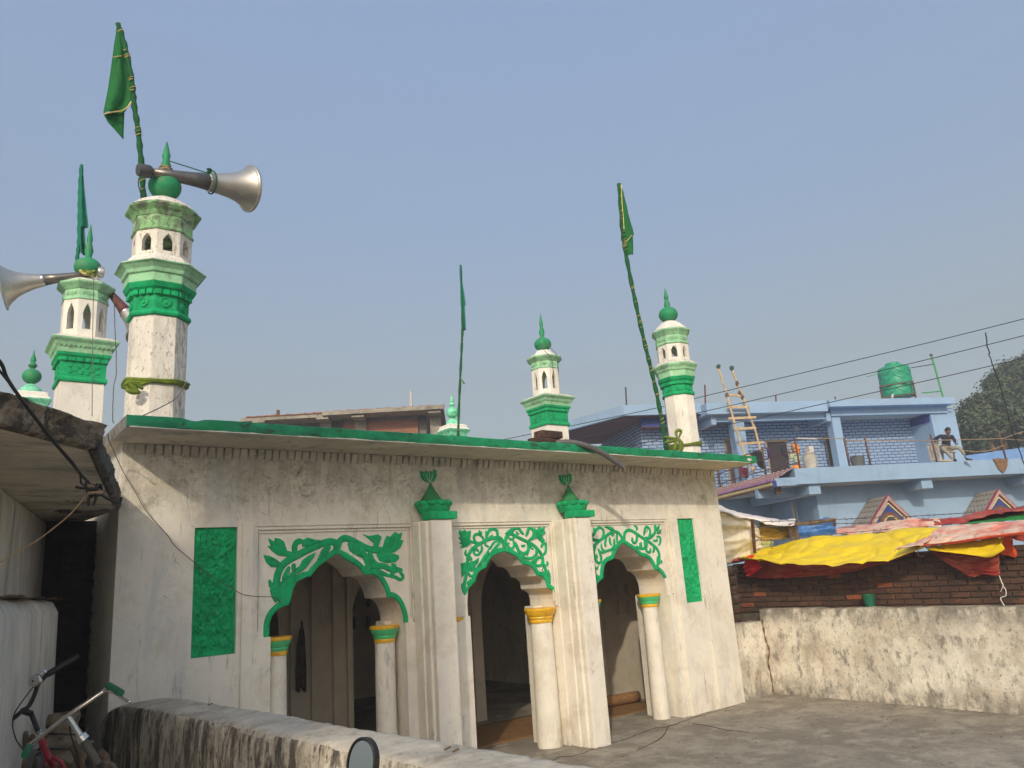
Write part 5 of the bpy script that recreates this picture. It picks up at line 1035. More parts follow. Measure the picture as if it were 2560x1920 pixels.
sheet('tarpaulin', gtarp, X7([(1380, 335), (1700, 292), (2120, 232)], 11.65), X7([(1300, 350), (1700, 330), (2120, 302)], 11.5), None, 40, 6, (0, 0, 0), .015, 3., 49., label='green tarpaulin strip at the right edge behind the pink one', cat='tarpaulin', group=G)
# white tent and blue sheet behind
sheet('tarpaulin', wtarp, e6([(60, 200), (200, 230), (400, 268), (560, 330)], 12.9), e6([(185, 960), (280, 940), (420, 900), (620, 760)], 12.9), None, 40, 30, (-.1, -.06, 0), .045, 3., 52., label='dirty white tarpaulin wall of the tent at the mosque corner', cat='tarpaulin', group=G)
sheet('tarpaulin', wtarp, e6([(500, 330), (560, 345), (640, 430)], 12.95), e6([(560, 760), (620, 745), (705, 722)], 12.95), None, 20, 20, (0, 0, 0), .03, 4., 53., label='narrow pale tarpaulin strip right of the iron post', cat='tarpaulin', group=G)
sheet('tarpaulin', mat('white_plastic_sheet', lin((226, 216, 208)), .45, .1, 5, .3, 25), e6([(50, 110), (400, 222), (800, 312), (1165, 322)], 13.4), e6([(60, 190), (400, 275), (620, 318), (1010, 404), (1140, 392)], 12.8), None, 60, 8, (0, 0, .03), .03, 3., 57., label='white plastic sheet forming the tent roof edge', cat='tarpaulin', group=G)
sheet('tarpaulin', mat('ochre_tarpaulin', lin((216, 176, 70)), .6, .15, 4, .3, 25), e6([(655, 432), (860, 450), (1060, 430)], 13.1), e6([(690, 640), (860, 612), (1075, 590)], 13.1), None, 30, 18, (0, 0, 0), .03, 4., 61., label='ochre tarpaulin panel under the tent roof', cat='tarpaulin', group=G)
sheet('tarpaulin', mat('olive_rag', lin((150, 140, 60)), .8, .25, 6, .5, 25), e6([(660, 370), (860, 395), (1070, 415)], 13.05), e6([(665, 425), (880, 462), (980, 490), (1065, 450)], 13.05), None, 30, 8, (0, 0, 0), .05, 5., 64., label='ragged olive tarpaulin hem below the white roof sheet', cat='tarpaulin', group=G)
sheet('tarpaulin', mat('pale_green_sheet', lin((196, 200, 130)), .7, .15, 5, .3, 25), e6([(690, 640), (760, 632), (850, 622)], 13.08), e6([(695, 720), (760, 712), (850, 690)], 13.08), None, 12, 8, (0, 0, 0), .02, 4., 66., label='pale green sheet below the ochre panel', cat='tarpaulin', group=G)
sheet('tarpaulin', btarp, e6([(1185, 412), (1400, 330), (1560, 285), (1640, 300)], 14.2), e6([(1190, 575), (1400, 560), (1600, 540), (1735, 515)], 13.8), None, 40, 22, (-.15, -.1, .05), .05, 4., 71., label='crumpled blue tarpaulin bundle behind the wooden rail', cat='tarpaulin', group=G)
sheet('tarpaulin', btarp, e6([(1560, 285), (1640, 298), (1700, 392)], 14.1), e6([(1600, 520), (1680, 520), (1735, 512)], 13.9), None, 20, 18, (-.1, 0, 0), .05, 4., 75., label='right end of the blue tarpaulin by the rail post', cat='tarpaulin', group=G)
# fence posts, rail and barbed wire
fp = thing('wire_fence', 'barbed wire fence with an iron post and a wooden rail above the tarpaulins', 'fence', dp(*r6(590, 730), 12.6))
MB().beam(dp(*r6(556, 330), 12.6), dp(*r6(592, 790), 12.6), .055, .02).obj('iron_post', m_rust, fp)
MB().tube([dp(*r6(1060, 405), 12.9), dp(*r6(1300, 385), 12.95), dp(*r6(1500, 352), 13.0), dp(*r6(1700, 328), 13.0)], [.025, .032, .036, .036], 10).obj('wooden_rail', m_wood, fp, jit=.012, smooth='all')
for a, b, w_ in (((1080, 410), (1110, 600), .055), ((1140, 420), (1180, 600), .045), ((1692, 318), (1700, 420), .02), ((480, 680), (490, 750), .012)): MB().tube([dp(*r6(*a), 12.95), dp(*r6(*b), 12.95)], w_, 8).obj('wooden_post', m_wood if w_ > .03 else m_rust, fp)
for i in range(7): MB().tube(smooth_path([tuple(dp(*r6(800+rnd.uniform(0, 50), 600+20*i+rnd.uniform(-8, 8)), 12.4)) for _ in range(4)], 3), .006, 5).obj('wire_knot', m_wire, fp)
for nm, P in (('a', [dp(*r6(540, 362), 12.6), dp(*r6(900, 348), 12.7), dp(*r6(1700, 325), 13.0), dp(*r6(2200, 302), 12.6), dp(*r7(570, 265), 12.5), dp(*r7(1000, 240), 12.2), dp(*r7(1500, 205), 11.8), dp(*r7(2150, 140), 11.4)]),
              ('b', [dp(*r6(590, 435), 12.6), dp(*r6(1060, 415), 12.8), dp(*r6(1700, 384), 13.0), dp(*r6(2200, 372), 12.4), dp(*r7(300, 340), 12.3), dp(*r7(600, 300), 12.2), dp(*r7(1000, 300), 12.0)]),
              ('c', [dp(*r6(570, 608), 12.3), dp(*r6(800, 612), 12.3), dp(*r6(1060, 592), 12.2), dp(*r6(1300, 560), 12.1), dp(*r6(2200, 482), 11.55), dp(*r7(500, 412), 11.3), dp(*r7(1000, 376), 11.1), dp(*r7(1500, 318), 11.0), dp(*r7(2150, 250), 10.8)])):
    S_ = smooth_path([tuple(p) for p in P], 10); wm = MB(); wm.tube(S_, .006, 5)
    for i in range(0, len(S_)-1, 2):
        p = Vector(S_[i]).lerp(Vector(S_[i+1]), rnd.random())
        for _ in range(2):
            v_ = Vector((rnd.uniform(-1, 1), rnd.uniform(-1, 1), rnd.uniform(-1, 1))).normalized()*.028; wm.tube([p-v_, p+v_], .0035, 4)
    wm.obj('barbed_wire', m_wire, fp)
cable('white string dangling from the red tarpaulin onto the wall', X7([(1752, 1030), (1790, 1130), (1805, 1160), (1770, 1240), (1800, 1180), (1835, 1210), (1840, 1290), (1790, 1310), (1770, 1330), (1800, 1390), (1840, 1450)], 10.66), .0055, mat('white_string', (.75, .74, .7), .8), 3, 'strings on the tarpaulins', 'string')
cable('loop of pale string at the tie of the tarpaulins', X7([(670, 660), (740, 650), (700, 700), (710, 770), (750, 785), (775, 770)], 10.56), .006, mat('tan_string', (.3, .25, .2), .8), 4, 'strings on the tarpaulins', 'string')
# ================================================================== blue house
P0 = dp(1985, 1170, 26.0); P0[2] = 0
hb_ = R(115); BU = np.array([math.sin(hb_), math.cos(hb_), 0]); BV = np.array([-math.cos(hb_), math.sin(hb_), 0])
def B(u, v, z): return tuple(P0+u*BU+v*BV+np.array([0, 0, z]))
def bl(x, y, v=0.):
    d = ray(x, y); t = ((P0+v*BV-CAM) @ BV)/(d @ BV); p = CAM+t*d; return float((p-P0) @ BU), float(p[2])
def bbox(mb, u0, u1, v0, v1, z0, z1):
    return mb.add([B(u, v, z) for z in (z0, z1) for u, v in ((u0, v0), (u1, v0), (u1, v1), (u0, v1))], [(0, 3, 2, 1), (4, 5, 6, 7), (0, 1, 5, 4), (1, 2, 6, 5), (2, 3, 7, 6), (3, 0, 4, 7)])
q2 = lambda x, y, v: bl(1750+x*.24116, 880+y*.24116, v)
q3 = lambda x, y, v: bl(2100+x*.24109, 800+y*.24109, v)
q4 = lambda x, y, v: bl(1750+x*.36618, 1180+y*.36618, v)
bh = thing('blue_house', 'two-storey pale blue house with brick-patterned upper wall and terrace', 'house', B(5, 3, 0))
def part(nm, m_, *boxes, bev=0, parent=None):
    mb = MB()
    for b in boxes: bbox(mb, *b)
    return mb.obj(nm, m_, parent or bh, bevel=bev)
# painted brick pattern
mbp = bpy.data.materials.new('painted_brick_lines'); mbp.use_nodes = True; MATS['painted_brick_lines'] = mbp
t_ = mbp.node_tree; N_ = t_.nodes; bs_ = N_['Principled BSDF']; bs_.inputs['Roughness'].default_value = .85
g_ = N_.new('ShaderNodeNewGeometry'); cb = N_.new('ShaderNodeCombineXYZ')
dt = N_.new('ShaderNodeVectorMath'); dt.operation = 'DOT_PRODUCT'; dt.inputs[1].default_value = tuple(BU+BV*.9)
sp_ = N_.new('ShaderNodeSeparateXYZ'); t_.links.new(g_.outputs['Position'], dt.inputs[0]); t_.links.new(g_.outputs['Position'], sp_.inputs[0])
t_.links.new(dt.outputs['Value'], cb.inputs[0]); t_.links.new(sp_.outputs[2], cb.inputs[1])
bk = N_.new('ShaderNodeTexBrick'); bk.inputs['Scale'].default_value = 1.0; bk.inputs['Brick Width'].default_value = .36; bk.inputs['Row Height'].default_value = .132; bk.inputs['Mortar Size'].default_value = .018; bk.inputs['Mortar Smooth'].default_value = .1
bk.inputs['Color1'].default_value = (*lin((150, 172, 196)), 1); bk.inputs['Color2'].default_value = (*lin((138, 162, 190)), 1); bk.inputs['Mortar'].default_value = (*lin((30, 54, 108)), 1); bk.inputs['Bias'].default_value = 0
t_.links.new(cb.outputs[0], bk.inputs['Vector']); t_.links.new(bk.outputs['Color'], bs_.inputs['Base Color'])
VW, VP, VF = 6.0, 4.7, 4.3                                   # upper wall, pillars, roof edge (metres behind the terrace edge)
zc, zs_ = 4.90, 4.36
part('terrace_slab', m_blue, (0, 16, 0, 13, zs_, zc))
part('terrace_soffit', m_bluelight, (.15, 16, .12, 6, zs_-.006, zs_-.002))
ul = bl(1605, 1110, VW)[0]; ur = q3(905, 1100, VW)[0]; zroof = q2(900, 660, VF)[1]
# upper wall with doors
doors = [(q2(260, 920, VW), q2(362, 920, VW)), (q2(690, 935, VW), q2(890, 935, VW)), (q2(1300, 892, VW), q2(1392, 892, VW))]
out_ = [(ul, zc-.4)]; holes = [[(a[0], zc), (a[0], a[1]), (b[0], a[1]), (b[0], zc)] for a, b in doors]
vent = q2(975, 780, VW), q2(1030, 815, VW)
TB = lambda a, b, c: B(a, b, c)
MB().plate([(ul, zc-.3), (ul, zroof+.5), (ur+1.5, zroof+.5), (ur+1.5, zc-.3)], holes, VW, VW+.15, T=TB).obj('upper_wall', mbp, bh)
MB().add([B(ul, VW, zc-.3), B(ul, VW+5, zc-.3), B(ul, VW+5, zroof+.5), B(ul, VW, zroof+.5)], [(0, 1, 2, 3)]).obj('upper_side_wall', mbp, bh)
m_door = mat('dark_maroon_door', (.035, .022, .025), .6, .2, 3); m_door0 = mat('brown_door', (.20, .14, .115), .7, .2, 3)
for i, (a, b) in enumerate(doors):
    dd = part('door', [m_door0, m_door, m_dark][i], (a[0], b[0], VW+.05, VW+.09, zc, a[1]))
    part('door_frame', mat('tan_frame', (.32, .24, .17), .8), (a[0]-.06, b[0]+.06, VW-.02, VW+.04, a[1], a[1]+.09), (a[0]-.06, a[0], VW-.02, VW+.04, zc, a[1]), (b[0], b[0]+.06, VW-.02, VW+.04, zc, a[1]), parent=dd)
    if i == 1:
        for k in range(3): part('door_panel', m_door, (a[0]+.1, b[0]-.1, VW+.035, VW+.05, zc+.1+k*.62, zc+.62+k*.62), parent=dd)
    MB().tube([B(b[0]-.12, VW+.03, zc+1.0), B(b[0]-.12, VW-.0, zc+1.05)], .02, 6).obj('handle', m_chrome, dd)
part('vent_plate', m_bluelight, (vent[0][0], vent[1][0], VW-.02, VW-.001, vent[1][1], vent[0][1]))
# pillars
pl = [(q2(362, 900, VP)[0], q2(482, 900, VP)[0]), (q2(1400, 900, VP)[0], q2(1490, 900, VP)[0]), (q3(965, 1100, VP)[0], q3(1222, 1100, VP)[0])]
for a, b in pl: part('pillar', m_blue, (a, b, VP, VP+.4, zc-.02, zroof+.1), bev=.01)
part('pillar', m_blue, (pl[2][0]-.0, pl[2][0]+.28, VP+.401, VW, zc-.02, zroof+.1))
# roof: left part, raised right part, beams and brackets
rl0 = bl(1557, 1013, VF+.5); rl1 = q2(62, 530, VF); rb1 = q2(70, 645, VF)[1]; rr0 = q2(1338, 495, VF-.15); rr1 = q3(1195, 815, VF-.15); rbb = q3(600, 880, VF-.15)[1]; bb = q3(600, 975, VF+.3)[1]
part('roof_slab', m_blue, (rl1[0], rr0[0]-.02, VF, VF+7, rb1, rl1[1]))
part('roof_soffit', m_bluelight, (rl1[0]+.12, rr0[0]-.1, VF+.1, VW-.01, rb1-.008, rb1-.003))
part('roof_slab', m_blue, (rr0[0], rr1[0], VF-.15, VF+7, rbb, rr0[1]))
part('roof_beam', m_blue, (rr0[0]+.3, rr1[0]-.1, VF+.3, VF+.55, bb, rbb-.002))
part('roof_soffit', m_bluelight, (rr0[0]+.3, rr1[0]-.1, VF+.551, VW-.01, bb+.05, bb+.06))
part('roof_beam', m_blue, (rl1[0]+.3, rr0[0]+.2, VP, VP+.25, zroof-.1, rb1-.01))
# stepped eave at the left end, turning back along the side
z_ = rl0[1]
def eave(m_, pts, z0, z1, nm):
    n = len(pts); MB().add([B(u, v, z0) for u, v in pts]+[B(u, v, z1) for u, v in pts], [tuple(range(n-1, -1, -1)), tuple(range(n, 2*n))]+[(i, (i+1) % n, n+(i+1) % n, n+i) for i in range(n)]).obj(nm, m_, bh)
eave(m_blue, [(rl0[0], VF+.5), (rl1[0]+.02, VF+.5), (rl1[0]+.02, VF+7), (rl0[0]-2.0, VF+7), (rl0[0]-1.7, VF+3.6)], z_-.42, z_, 'eave_slab')
eave(m_maroon, [(rl0[0]+.14, VF+.64), (rl1[0]+.02, VF+.64), (rl1[0]+.02, VW), (ul, VW), (ul, VF+6.8), (rl0[0]-1.7, VF+6.8), (rl0[0]-1.45, VF+3.6)], z_-.44, z_-.43, 'eave_soffit')
eave(m_bluedeep, [(rl0[0]+.9, VF+1.0), (rl1[0]-.1, VF+1.0), (rl1[0]-.1, VW-.02), (ul+.1, VW-.02)], z_-.80, z_-.45, 'eave_beam')
eave(m_maroon, [(rl0[0]+.85, VF+.95), (rl1[0]-.1, VF+.95), (rl1[0]-.1, VW-.03), (ul+.05, VW-.03)], z_-.83, z_-.81, 'eave_beam_soffit')
for x in (1345, 150): 
    a = q2(x, 680, VF+.3)[0]; eave(m_blue, [(a-.16, VF+.3), (a+.05, VF+.3), (a+.05, VW-.03), (a-.16, VW-.03)], rb1-.36, rb1-.012, 'bracket_beam'); eave(m_bluelight, [(a-.15, VF+.3), (a+.04, VF+.3), (a+.04, VW-.04), (a-.15, VW-.04)], rb1-.368, rb1-.362, 'bracket_soffit')
a = ur-.9; eave(m_bluedeep, [(a, VP+.1), (a+.25, VP+.1), (a+.25, VW-.03), (a, VW-.03)], bb-.33, bb-.01, 'bracket_beam')
# steel stubs left sticking out of the roof
for i, (x, y0, y1, Of, v, z) in enumerate(((50, 525, 340, q2, VF+1, None), (785, 515, 450, q2, VF+1.5, None), (1400, 485, 463, q2, VF+1, None))):
    a, b = Of(x+6, y0+30, v), Of(x, y1, v); MB().tube([B(a[0], v, a[1]), B(b[0], v, b[1])], .035, 6).obj('rebar_stub', m_rust, bh)
a, b = bl(1566, 1020, VF+1), bl(1564, 968, VF+1); MB().tube([B(a[0], VF+1, a[1]-.2), B(b[0], VF+1, b[1])], .035, 6).obj('rebar_stub', m_dgrey, bh)
# lower storey
lw0 = q4(790, 145, 1.2)[0]
part('lower_wall', m_blue, (lw0, 16, 1.2, 1.4, -.3, zs_-.01)); part('lower_side_wall', m_blue, (lw0, lw0+.2, 1.401, 4.3, -.3, zs_-.01))
part('lower_wall', m_blue, (-4.5, lw0, 4.3, 4.5, -.3, zs_-.01)); part('lower_block', m_blue, (-4.6, 12, 4.501, 13, -.3, zs_-.02))
part('upper_block', m_blue, (ul+.2, ur+1.3, VW+1.2, 12.5, zc, zroof+.3))
for a, nm in ((q4(800, 145, 0.05)[0], 0), (q4(1570, 108, .05)[0], 1), (q4(2300, 100, .05)[0], 1)): part('beam', m_blue, (a-.22, a+.22, .15, 4.2, 4.02, zs_-.008)); part('beam_soffit', m_bluelight, (a-.21, a+.21, .16, 4.1, 4.012, 4.018))
part('beam', m_blue, (-.9, lw0, 1.0, 1.2, 4.05, zs_-.009)); part('beam_soffit', m_bluelight, (-.9, lw0, 1.01, 1.19, 4.042, 4.048))
pp_ = q4(735, 200, 3.2); MB().tube([B(lw0-.25, 2.4, 4.0), B(lw0-.25, 2.4, -.3)], .05, 8).obj('drain_pipe', m_bluelight, bh); MB().tube([B(lw0-.12, 2.4, 4.0), B(lw0-.12, 2.4, -.3)], .035, 8).obj('drain_pipe', m_bluelight, bh)
a, b = q4(500, 190, 4.28), q4(562, 275, 4.28); part('jali_block', mat('grey_block', (.14, .16, .17), .9, .4, 14), (a[0], b[0], 4.22, 4.299, b[1], a[1]))
for a, b in ((750, 200),): pass
# tiled canopy along the left side
m_tile = mat('pinkish_roof_tile', (.36, .25, .24), .85, .15, 6, .3, 30); m_tile2 = mat('dark_pink_tile', (.26, .13, .13), .85, .2, 6); m_purple = mat('purple_scallop', lin((136, 98, 136)), .7); m_gold = mat('gold_frieze', (.30, .22, .09), .7, .35, 18, .8, 20)
CL_ = 6.0
def can(u, v): s_ = u*CL_; w_ = v; return B(-.02-w_*.85, s_, 4.92-w_*.42+.018*math.sin(s_*math.pi*2/.30)+.02*((w_*3) % 1 < .12))
MB().grid(can, 200, 12).obj('canopy_tiles', m_tile, bh, smooth='all')
for k in range(3):
    mb = MB()
    for i in range(38):
        s_ = .1+i*.158; c = B(-.02-(.2+k*.27)*.85, s_, 4.945-(.2+k*.27)*.42); mb.loft(c, [(.045, -.02), (.04, .012), (.01, .02)], n=6)
    mb.obj('tile_row', m_tile2, bh, kind='stuff')
for i in range(38): MB().loft(B(-.88, .08+i*.158, 4.515), [(.062, -.03), (.05, .03), (.02, .085), (.004, .11)], n=7).obj('scallop', m_purple, bh, smooth='all')
part('frieze', m_gold, (-.87, -.80, .0, CL_, 4.33, 4.50)); part('frieze_edge', m_rust, (-.885, -.79, -.02, CL_, 4.29, 4.329)); part('frieze_edge', m_bluedeep, (-.88, -.75, -.025, -.003, 4.29, 4.52))
for i in range(46): MB().loft(B(-.876, .08+i*.13, 4.415), [(.04, -.05), (.048, 0), (.02, .05)], n=6).obj('frieze_leaf', mat('pale_gold', (.46, .38, .2), .6), bh)
part('canopy_soffit', m_bluelight, (-.80, .0, 0, CL_, 4.33, 4.35)); part('canopy_end', m_blue, (-.8, .0, -.02, -.002, 4.33, 4.6)); part('canopy_bracket', m_rust, (-.62, -.42, .3, .42, 4.1, 4.328))
# gables over the lower windows
def gable(xa):
    g = MB(); ua, za = xa, 3.80; hw, zb = .90, 2.86
    gb = MB().plate([(ua-hw, zb), (ua, za), (ua+hw, zb)], [], .22, .30, T=TB).obj('gable', m_bluedeep, bh)
    sl = math.hypot(hw, za-zb)
    for s_ in (-1, 1):
        for off, w_, m_, v0, v1 in ((.05, .06, mat('brown_trim', (.16, .065, .03), .8), .18, .219), (.0, .085, mat('pink_checked_trim', lin((196, 150, 146)), .8, .3, 30), .12, .20), (-.04, .016, mat('crimson_edge', lin((160, 56, 72)), .7), .10, .22)):
            z0, z1 = zb-off*1.1, za-off*1.35; MB().add([B(ua+s_*(hw-.0)+0, v, zb-off*1.2+dz) for v in (v0, v1) for dz in (0, -w_*1.3)]+[B(ua, v, za-off*1.2+dz) for v in (v0, v1) for dz in (0, -w_*1.3)], [(0, 1, 3, 2), (4, 6, 7, 5), (0, 4, 5, 1), (2, 3, 7, 6), (0, 2, 6, 4), (1, 5, 7, 3)]).obj('trim', m_, gb)
        for i in range(15):
            t = (i+.5)/15; MB().loft(B(ua+s_*(hw-.2)*(1-t), .20, zb+.02+(za-zb-.24)*t), [(.012, -.026), (.032, 0), (.012, .026)], n=8).obj('bead', mat('pale_yellow_bead', lin((250, 225, 150)), .6), gb, smooth='all')
        MB().add([B(ua, .10, za+.03), B(ua, 1.19, za+.03), B(ua+s_*(hw+.08), 1.19, zb-.05), B(ua+s_*(hw+.08), .10, zb-.05)]+[B(ua, .10, za-.03), B(ua, 1.19, za-.03), B(ua+s_*(hw+.08), 1.19, zb-.11), B(ua+s_*(hw+.08), .10, zb-.11)], [(0, 1, 2, 3), (7, 6, 5, 4), (0, 3, 7, 4), (1, 5, 6, 2), (3, 2, 6, 7), (0, 4, 5, 1)]).obj('gable_roof', mat('grey_tile', (.30, .28, .26), .85, .15, 5), gb)
        for k in range(5):
            mb = MB()
            for i in range(6): t = .15+k*.18; mb.loft(B(ua+s_*hw*t, .2+i*.17, za+.045-(za-zb)*t*1.03), [(.05, -.02), (.03, .012)], n=4)
            mb.obj('tile_shadow_row', mat('tile_shadow_dark', (.08, .07, .07), .9), gb, kind='stuff')  # dark pieces colour in the shadow lines between tile courses
    for rr, m_, v in ((.42, MATS['brown_trim'], .21), (.30, m_gold, .20), (.23, m_dark, .19)):
        MB().plate([(ua+rr*math.cos(math.pi*i/16), 2.86+rr*math.sin(math.pi*i/16)) for i in range(17)], [], v, v+.008, T=TB).obj('arch_band', m_, gb)
    for i in range(11): MB().loft(B(ua+.27*math.cos(math.pi*(i+.5)/11), .19, 2.86+.27*math.sin(math.pi*(i+.5)/11)), [(.012, -.022), (.028, 0), (.012, .022)], n=8).obj('bead', MATS['pale_yellow_bead'], gb, smooth='all')
gable(q4(1275, 175, .2)[0]); gable(q4(2028, 130, .2)[0])
part('awning_ledge', MATS['pink_checked_trim'], (q4(1060, 345, .2)[0], q4(1060, 345, .2)[0]+1.0, .2, 1.19, 2.80, 2.90))
# water tank, pipes
zt_ = rr0[1]
tk = q3(600, 805, VF+2.2); tkt = q3(565, 450, VF+2.2); wt = thing('water_tank', 'green plastic water tank with chevron ribs on the blue house roof', 'water tank', B(tk[0], VF+2.2, zt_))
c = np.array(B(tk[0]+.05, VF+2.2, 0)); rT = (q3(790, 650, VF+2.2)[0]-q3(440, 600, VF+2.2)[0])*.40; H0, H1 = max(tk[1], zt_+.15), tkt[1]
m_tank = mat('green_tank_plastic', lin((28, 146, 110)), .45, .08, 2, .08, 30); Ht = H1-H0
MB().loft(c, [(rT*.98, H0), (rT, H0+.05), (rT*1.0, H0+Ht*.26), (rT*.97, H0+Ht*.28), (rT, H0+Ht*.31), (rT, H0+Ht*.55), (rT*.97, H0+Ht*.57), (rT, H0+Ht*.6), (rT, H0+Ht*.80), (rT*.94, H0+Ht*.86), (rT*.6, H0+Ht*.92), (rT*.45, H0+Ht*.93)], n=40).obj('tank_body', m_tank, wt, smooth='all')
MB().loft(c, [(rT*.46, H0+Ht*.93), (rT*.46, H1-.03), (rT*.43, H1), (.01, H1+.01)], n=30).obj('tank_lid', m_tank, wt, smooth=True)
va = math.atan2(CAM[1]-c[1], CAM[0]-c[0])
for k in range(4):
    for off in (-.9, 0, .9):
        z0 = H0+Ht*(.08+.19*k); pts = [(c[0]+rT*1.0*math.cos(va+off+a), c[1]+rT*1.0*math.sin(va+off+a), z0+Ht*.13*(1-abs(a)/.42)) for a in (-.42, -.2, -.06, 0, .06, .2, .42)]
        MB().tube(pts, .022, 6).obj('rib', m_tank, wt, smooth='all')
ft = rT*1.02
for i in range(4):
    a = va+math.pi/4+i*math.pi/2; b = a+math.pi/2; pa = np.array([c[0]+ft*1.35*math.cos(a), c[1]+ft*1.35*math.sin(a), 0]); pb = np.array([c[0]+ft*1.35*math.cos(b), c[1]+ft*1.35*math.sin(b), 0]); zz = np.array([0, 0, 1.])
    MB().beam(pa+zz*(zt_-.01), pa+zz*(H0+.52), .05).obj('stand_post', m_rust, wt)
    MB().beam(pa+zz*(H0+.52), pb+zz*(H0+.52), .045).obj('stand_rail', m_rust, wt); MB().beam(pa+zz*(H0-.03), pb+zz*(H0-.03), .05).obj('stand_rail', m_rust, wt)
m_gpipe = mat('green_pipe', lin((60, 150, 90)), .5)
gp = thing('water_pipe', 'tall thin green water pipe beside the roof tank', 'pipe', B(*(q3(1070, 800, VF+1.5)[0], VF+1.5, zt_)))
V_ = VF+1.6; g3 = lambda x, y: B(q3(x, y, V_)[0], V_, q3(x, y, V_)[1])
MB().tube([g3(1075, 815), g3(1050, 735), g3(975, 460), g3(945, 365)], .045, 8).obj('riser', m_gpipe, gp); MB().tube([g3(1055, 735), g3(915, 752), g3(850, 755)], .03, 8).obj('branch', m_gpipe, gp); MB().tube([g3(970, 458), g3(740, 495)], .022, 8).obj('branch', m_dgrey, gp)
MB().tube([g3(935, 358), g3(955, 372)], .06, 8).obj('pipe_cap', m_dgrey, gp); MB().tube([g3(280, 590), g3(430, 545)], .02, 6).obj('overflow', m_gpipe, gp)
MB().tube([g3(540, 810), g3(548, 770)], .05, 8).obj('valve', m_bluelight, gp)
# plain pale blue building beyond on the right
nb = [B(q3(1260, 1420, 3)[0], 3, 0), B(17, 2.0, 0)]
ob = thing('neighbour_house', 'blue parapet of the next house at the right edge behind the seated person', 'house', B(14, 8, 0))
z0, z1 = bl(2410, 1140, 8)[1], bl(2560, 1113, 8)[1]; ua, ub = bl(2405, 1140, 8)[0], bl(2680, 1100, 8)[0]
MB().add([B(ua, 8, 0), B(ub, 8, 0), B(ub, 14, 0), B(ua, 14, 0), B(ua, 8, z0), B(ub, 8, z0+.55), B(ub, 14, z0+.55), B(ua, 14, z0)], [(0, 1, 5, 4), (1, 2, 6, 5), (2, 3, 7, 6), (3, 0, 4, 7), (4, 5, 6, 7)]).obj('parapet', mat('stronger_blue_paint', lin((112, 150, 200)), .85), ob)

# ------------------------------------------------------------------ railing, ladder, laundry and things on the terrace
rail = thing('terrace_railing', 'rusty pipe railing with ropes along the terrace edge of the blue house', 'railing', B(0, 0, zc))
tp = q2(1018, 895, .12)
def post(u, v, h, lean=0): MB().tube([B(u, v, zc-.01), B(u-lean, v, zc+h)], .034, 8).obj('post', m_rust, rail, smooth='all')
post(.30, .12, 1.05, .02)
sidev = [2.0, 3.9, 5.6]
for v in sidev: post(.10, v, 1.05)
for x in (1545, 1765): a = q2(x, 1150, .12); post(a[0], .12, 1.0, .03)
u3 = q3(290, 1490, .12)[0]; 
for x in (1000, 1720): a = q3(x, 1440, .12); post(a[0], .12, 1.02, .05)
for h in (1.0, .62, .22): MB().tube([B(.30, .12, zc+h), B(.10, 2.0, zc+h), B(.10, 5.8, zc+h)], .018, 6).obj('side_rail', m_rust, rail)
rp = lambda x, y: B(*(q3(x, y, .1)[0], .1, q3(x, y, .1)[1]))
MB().tube([B(.3, .12, zc+1.04), B(2.2, .1, zc+.98), rp(60, 1250), rp(270, 1250), rp(980, 1250), rp(1690, 1230)], .016, 5).obj('rope', m_rope, rail)
MB().tube(smooth_path([rp(1000, 1262), rp(1120, 1315), rp(1300, 1355), rp(1450, 1365), rp(1560, 1350), rp(1695, 1300)], 4), .016, 5).obj('rope', m_rope, rail)
MB().tube(smooth_path([rp(1690, 1230), rp(1800, 1190), rp(1960, 1140)], 3), .014, 5).obj('rope', m_rope, rail); MB().tube([rp(1700, 1235), rp(1960, 1250)], .014, 5).obj('rope', m_rope, rail)
MB().tube([B(.36, .10, zc+1.04), B(1.1, .10, zc+1.0)], .03, 8).obj('white_pipe', m_bluelight, rail)
# ladder leaning on the roof
ld = thing('ladder', 'rough bamboo ladder leaning against the roof of the blue house', 'ladder', B(q2(480, 1100, 3.9)[0], 3.9, zc))
def LP(x, y):
    t = (1100-y)/960.; v = 3.7+t*.75; a = q2(x, y, v); return B(a[0], v, a[1])
for nm, P in (('l', [(500, 1200), (470, 1070), (425, 950), (375, 790), (320, 600), (275, 430), (225, 270), (180, 145)]), ('r', [(660, 1160), (620, 1000), (570, 800), (520, 680), (470, 540), (435, 430), (390, 340), (340, 200), (325, 155)])):
    MB().tube([LP(*p) for p in P], .045, 8).obj('ladder_rail', m_bamboo, ld, smooth='all')
for a, b in (((265, 445), (455, 455)), ((282, 573), (512, 572)), ((290, 690), (582, 678)), ((352, 800), (580, 785)), ((392, 955), (660, 935)), ((430, 1085), (660, 1065))): MB().beam(LP(*a), LP(*b), .05, .105).obj('rung', m_bamboo, ld, bevel=.012, jit=.012)
for x, y in ((190, 155), (328, 168)): MB().loft(Vector(LP(x, y)), [(.02, -.14), (.09, -.03), (.10, .05), (.04, .11)], n=7).obj('rag', mat('teal_rag', (.03, .09, .07), .9), ld, jit=.03)
for x, y in ((385, 330), (410, 430), (440, 470), (280, 450)): MB().loft(Vector(LP(x, y)), [(.03, -.12), (.085, 0), (.04, .12)], n=7).obj('rope_tie', mat('brown_tie', (.12, .08, .05), .9), ld, jit=.02)
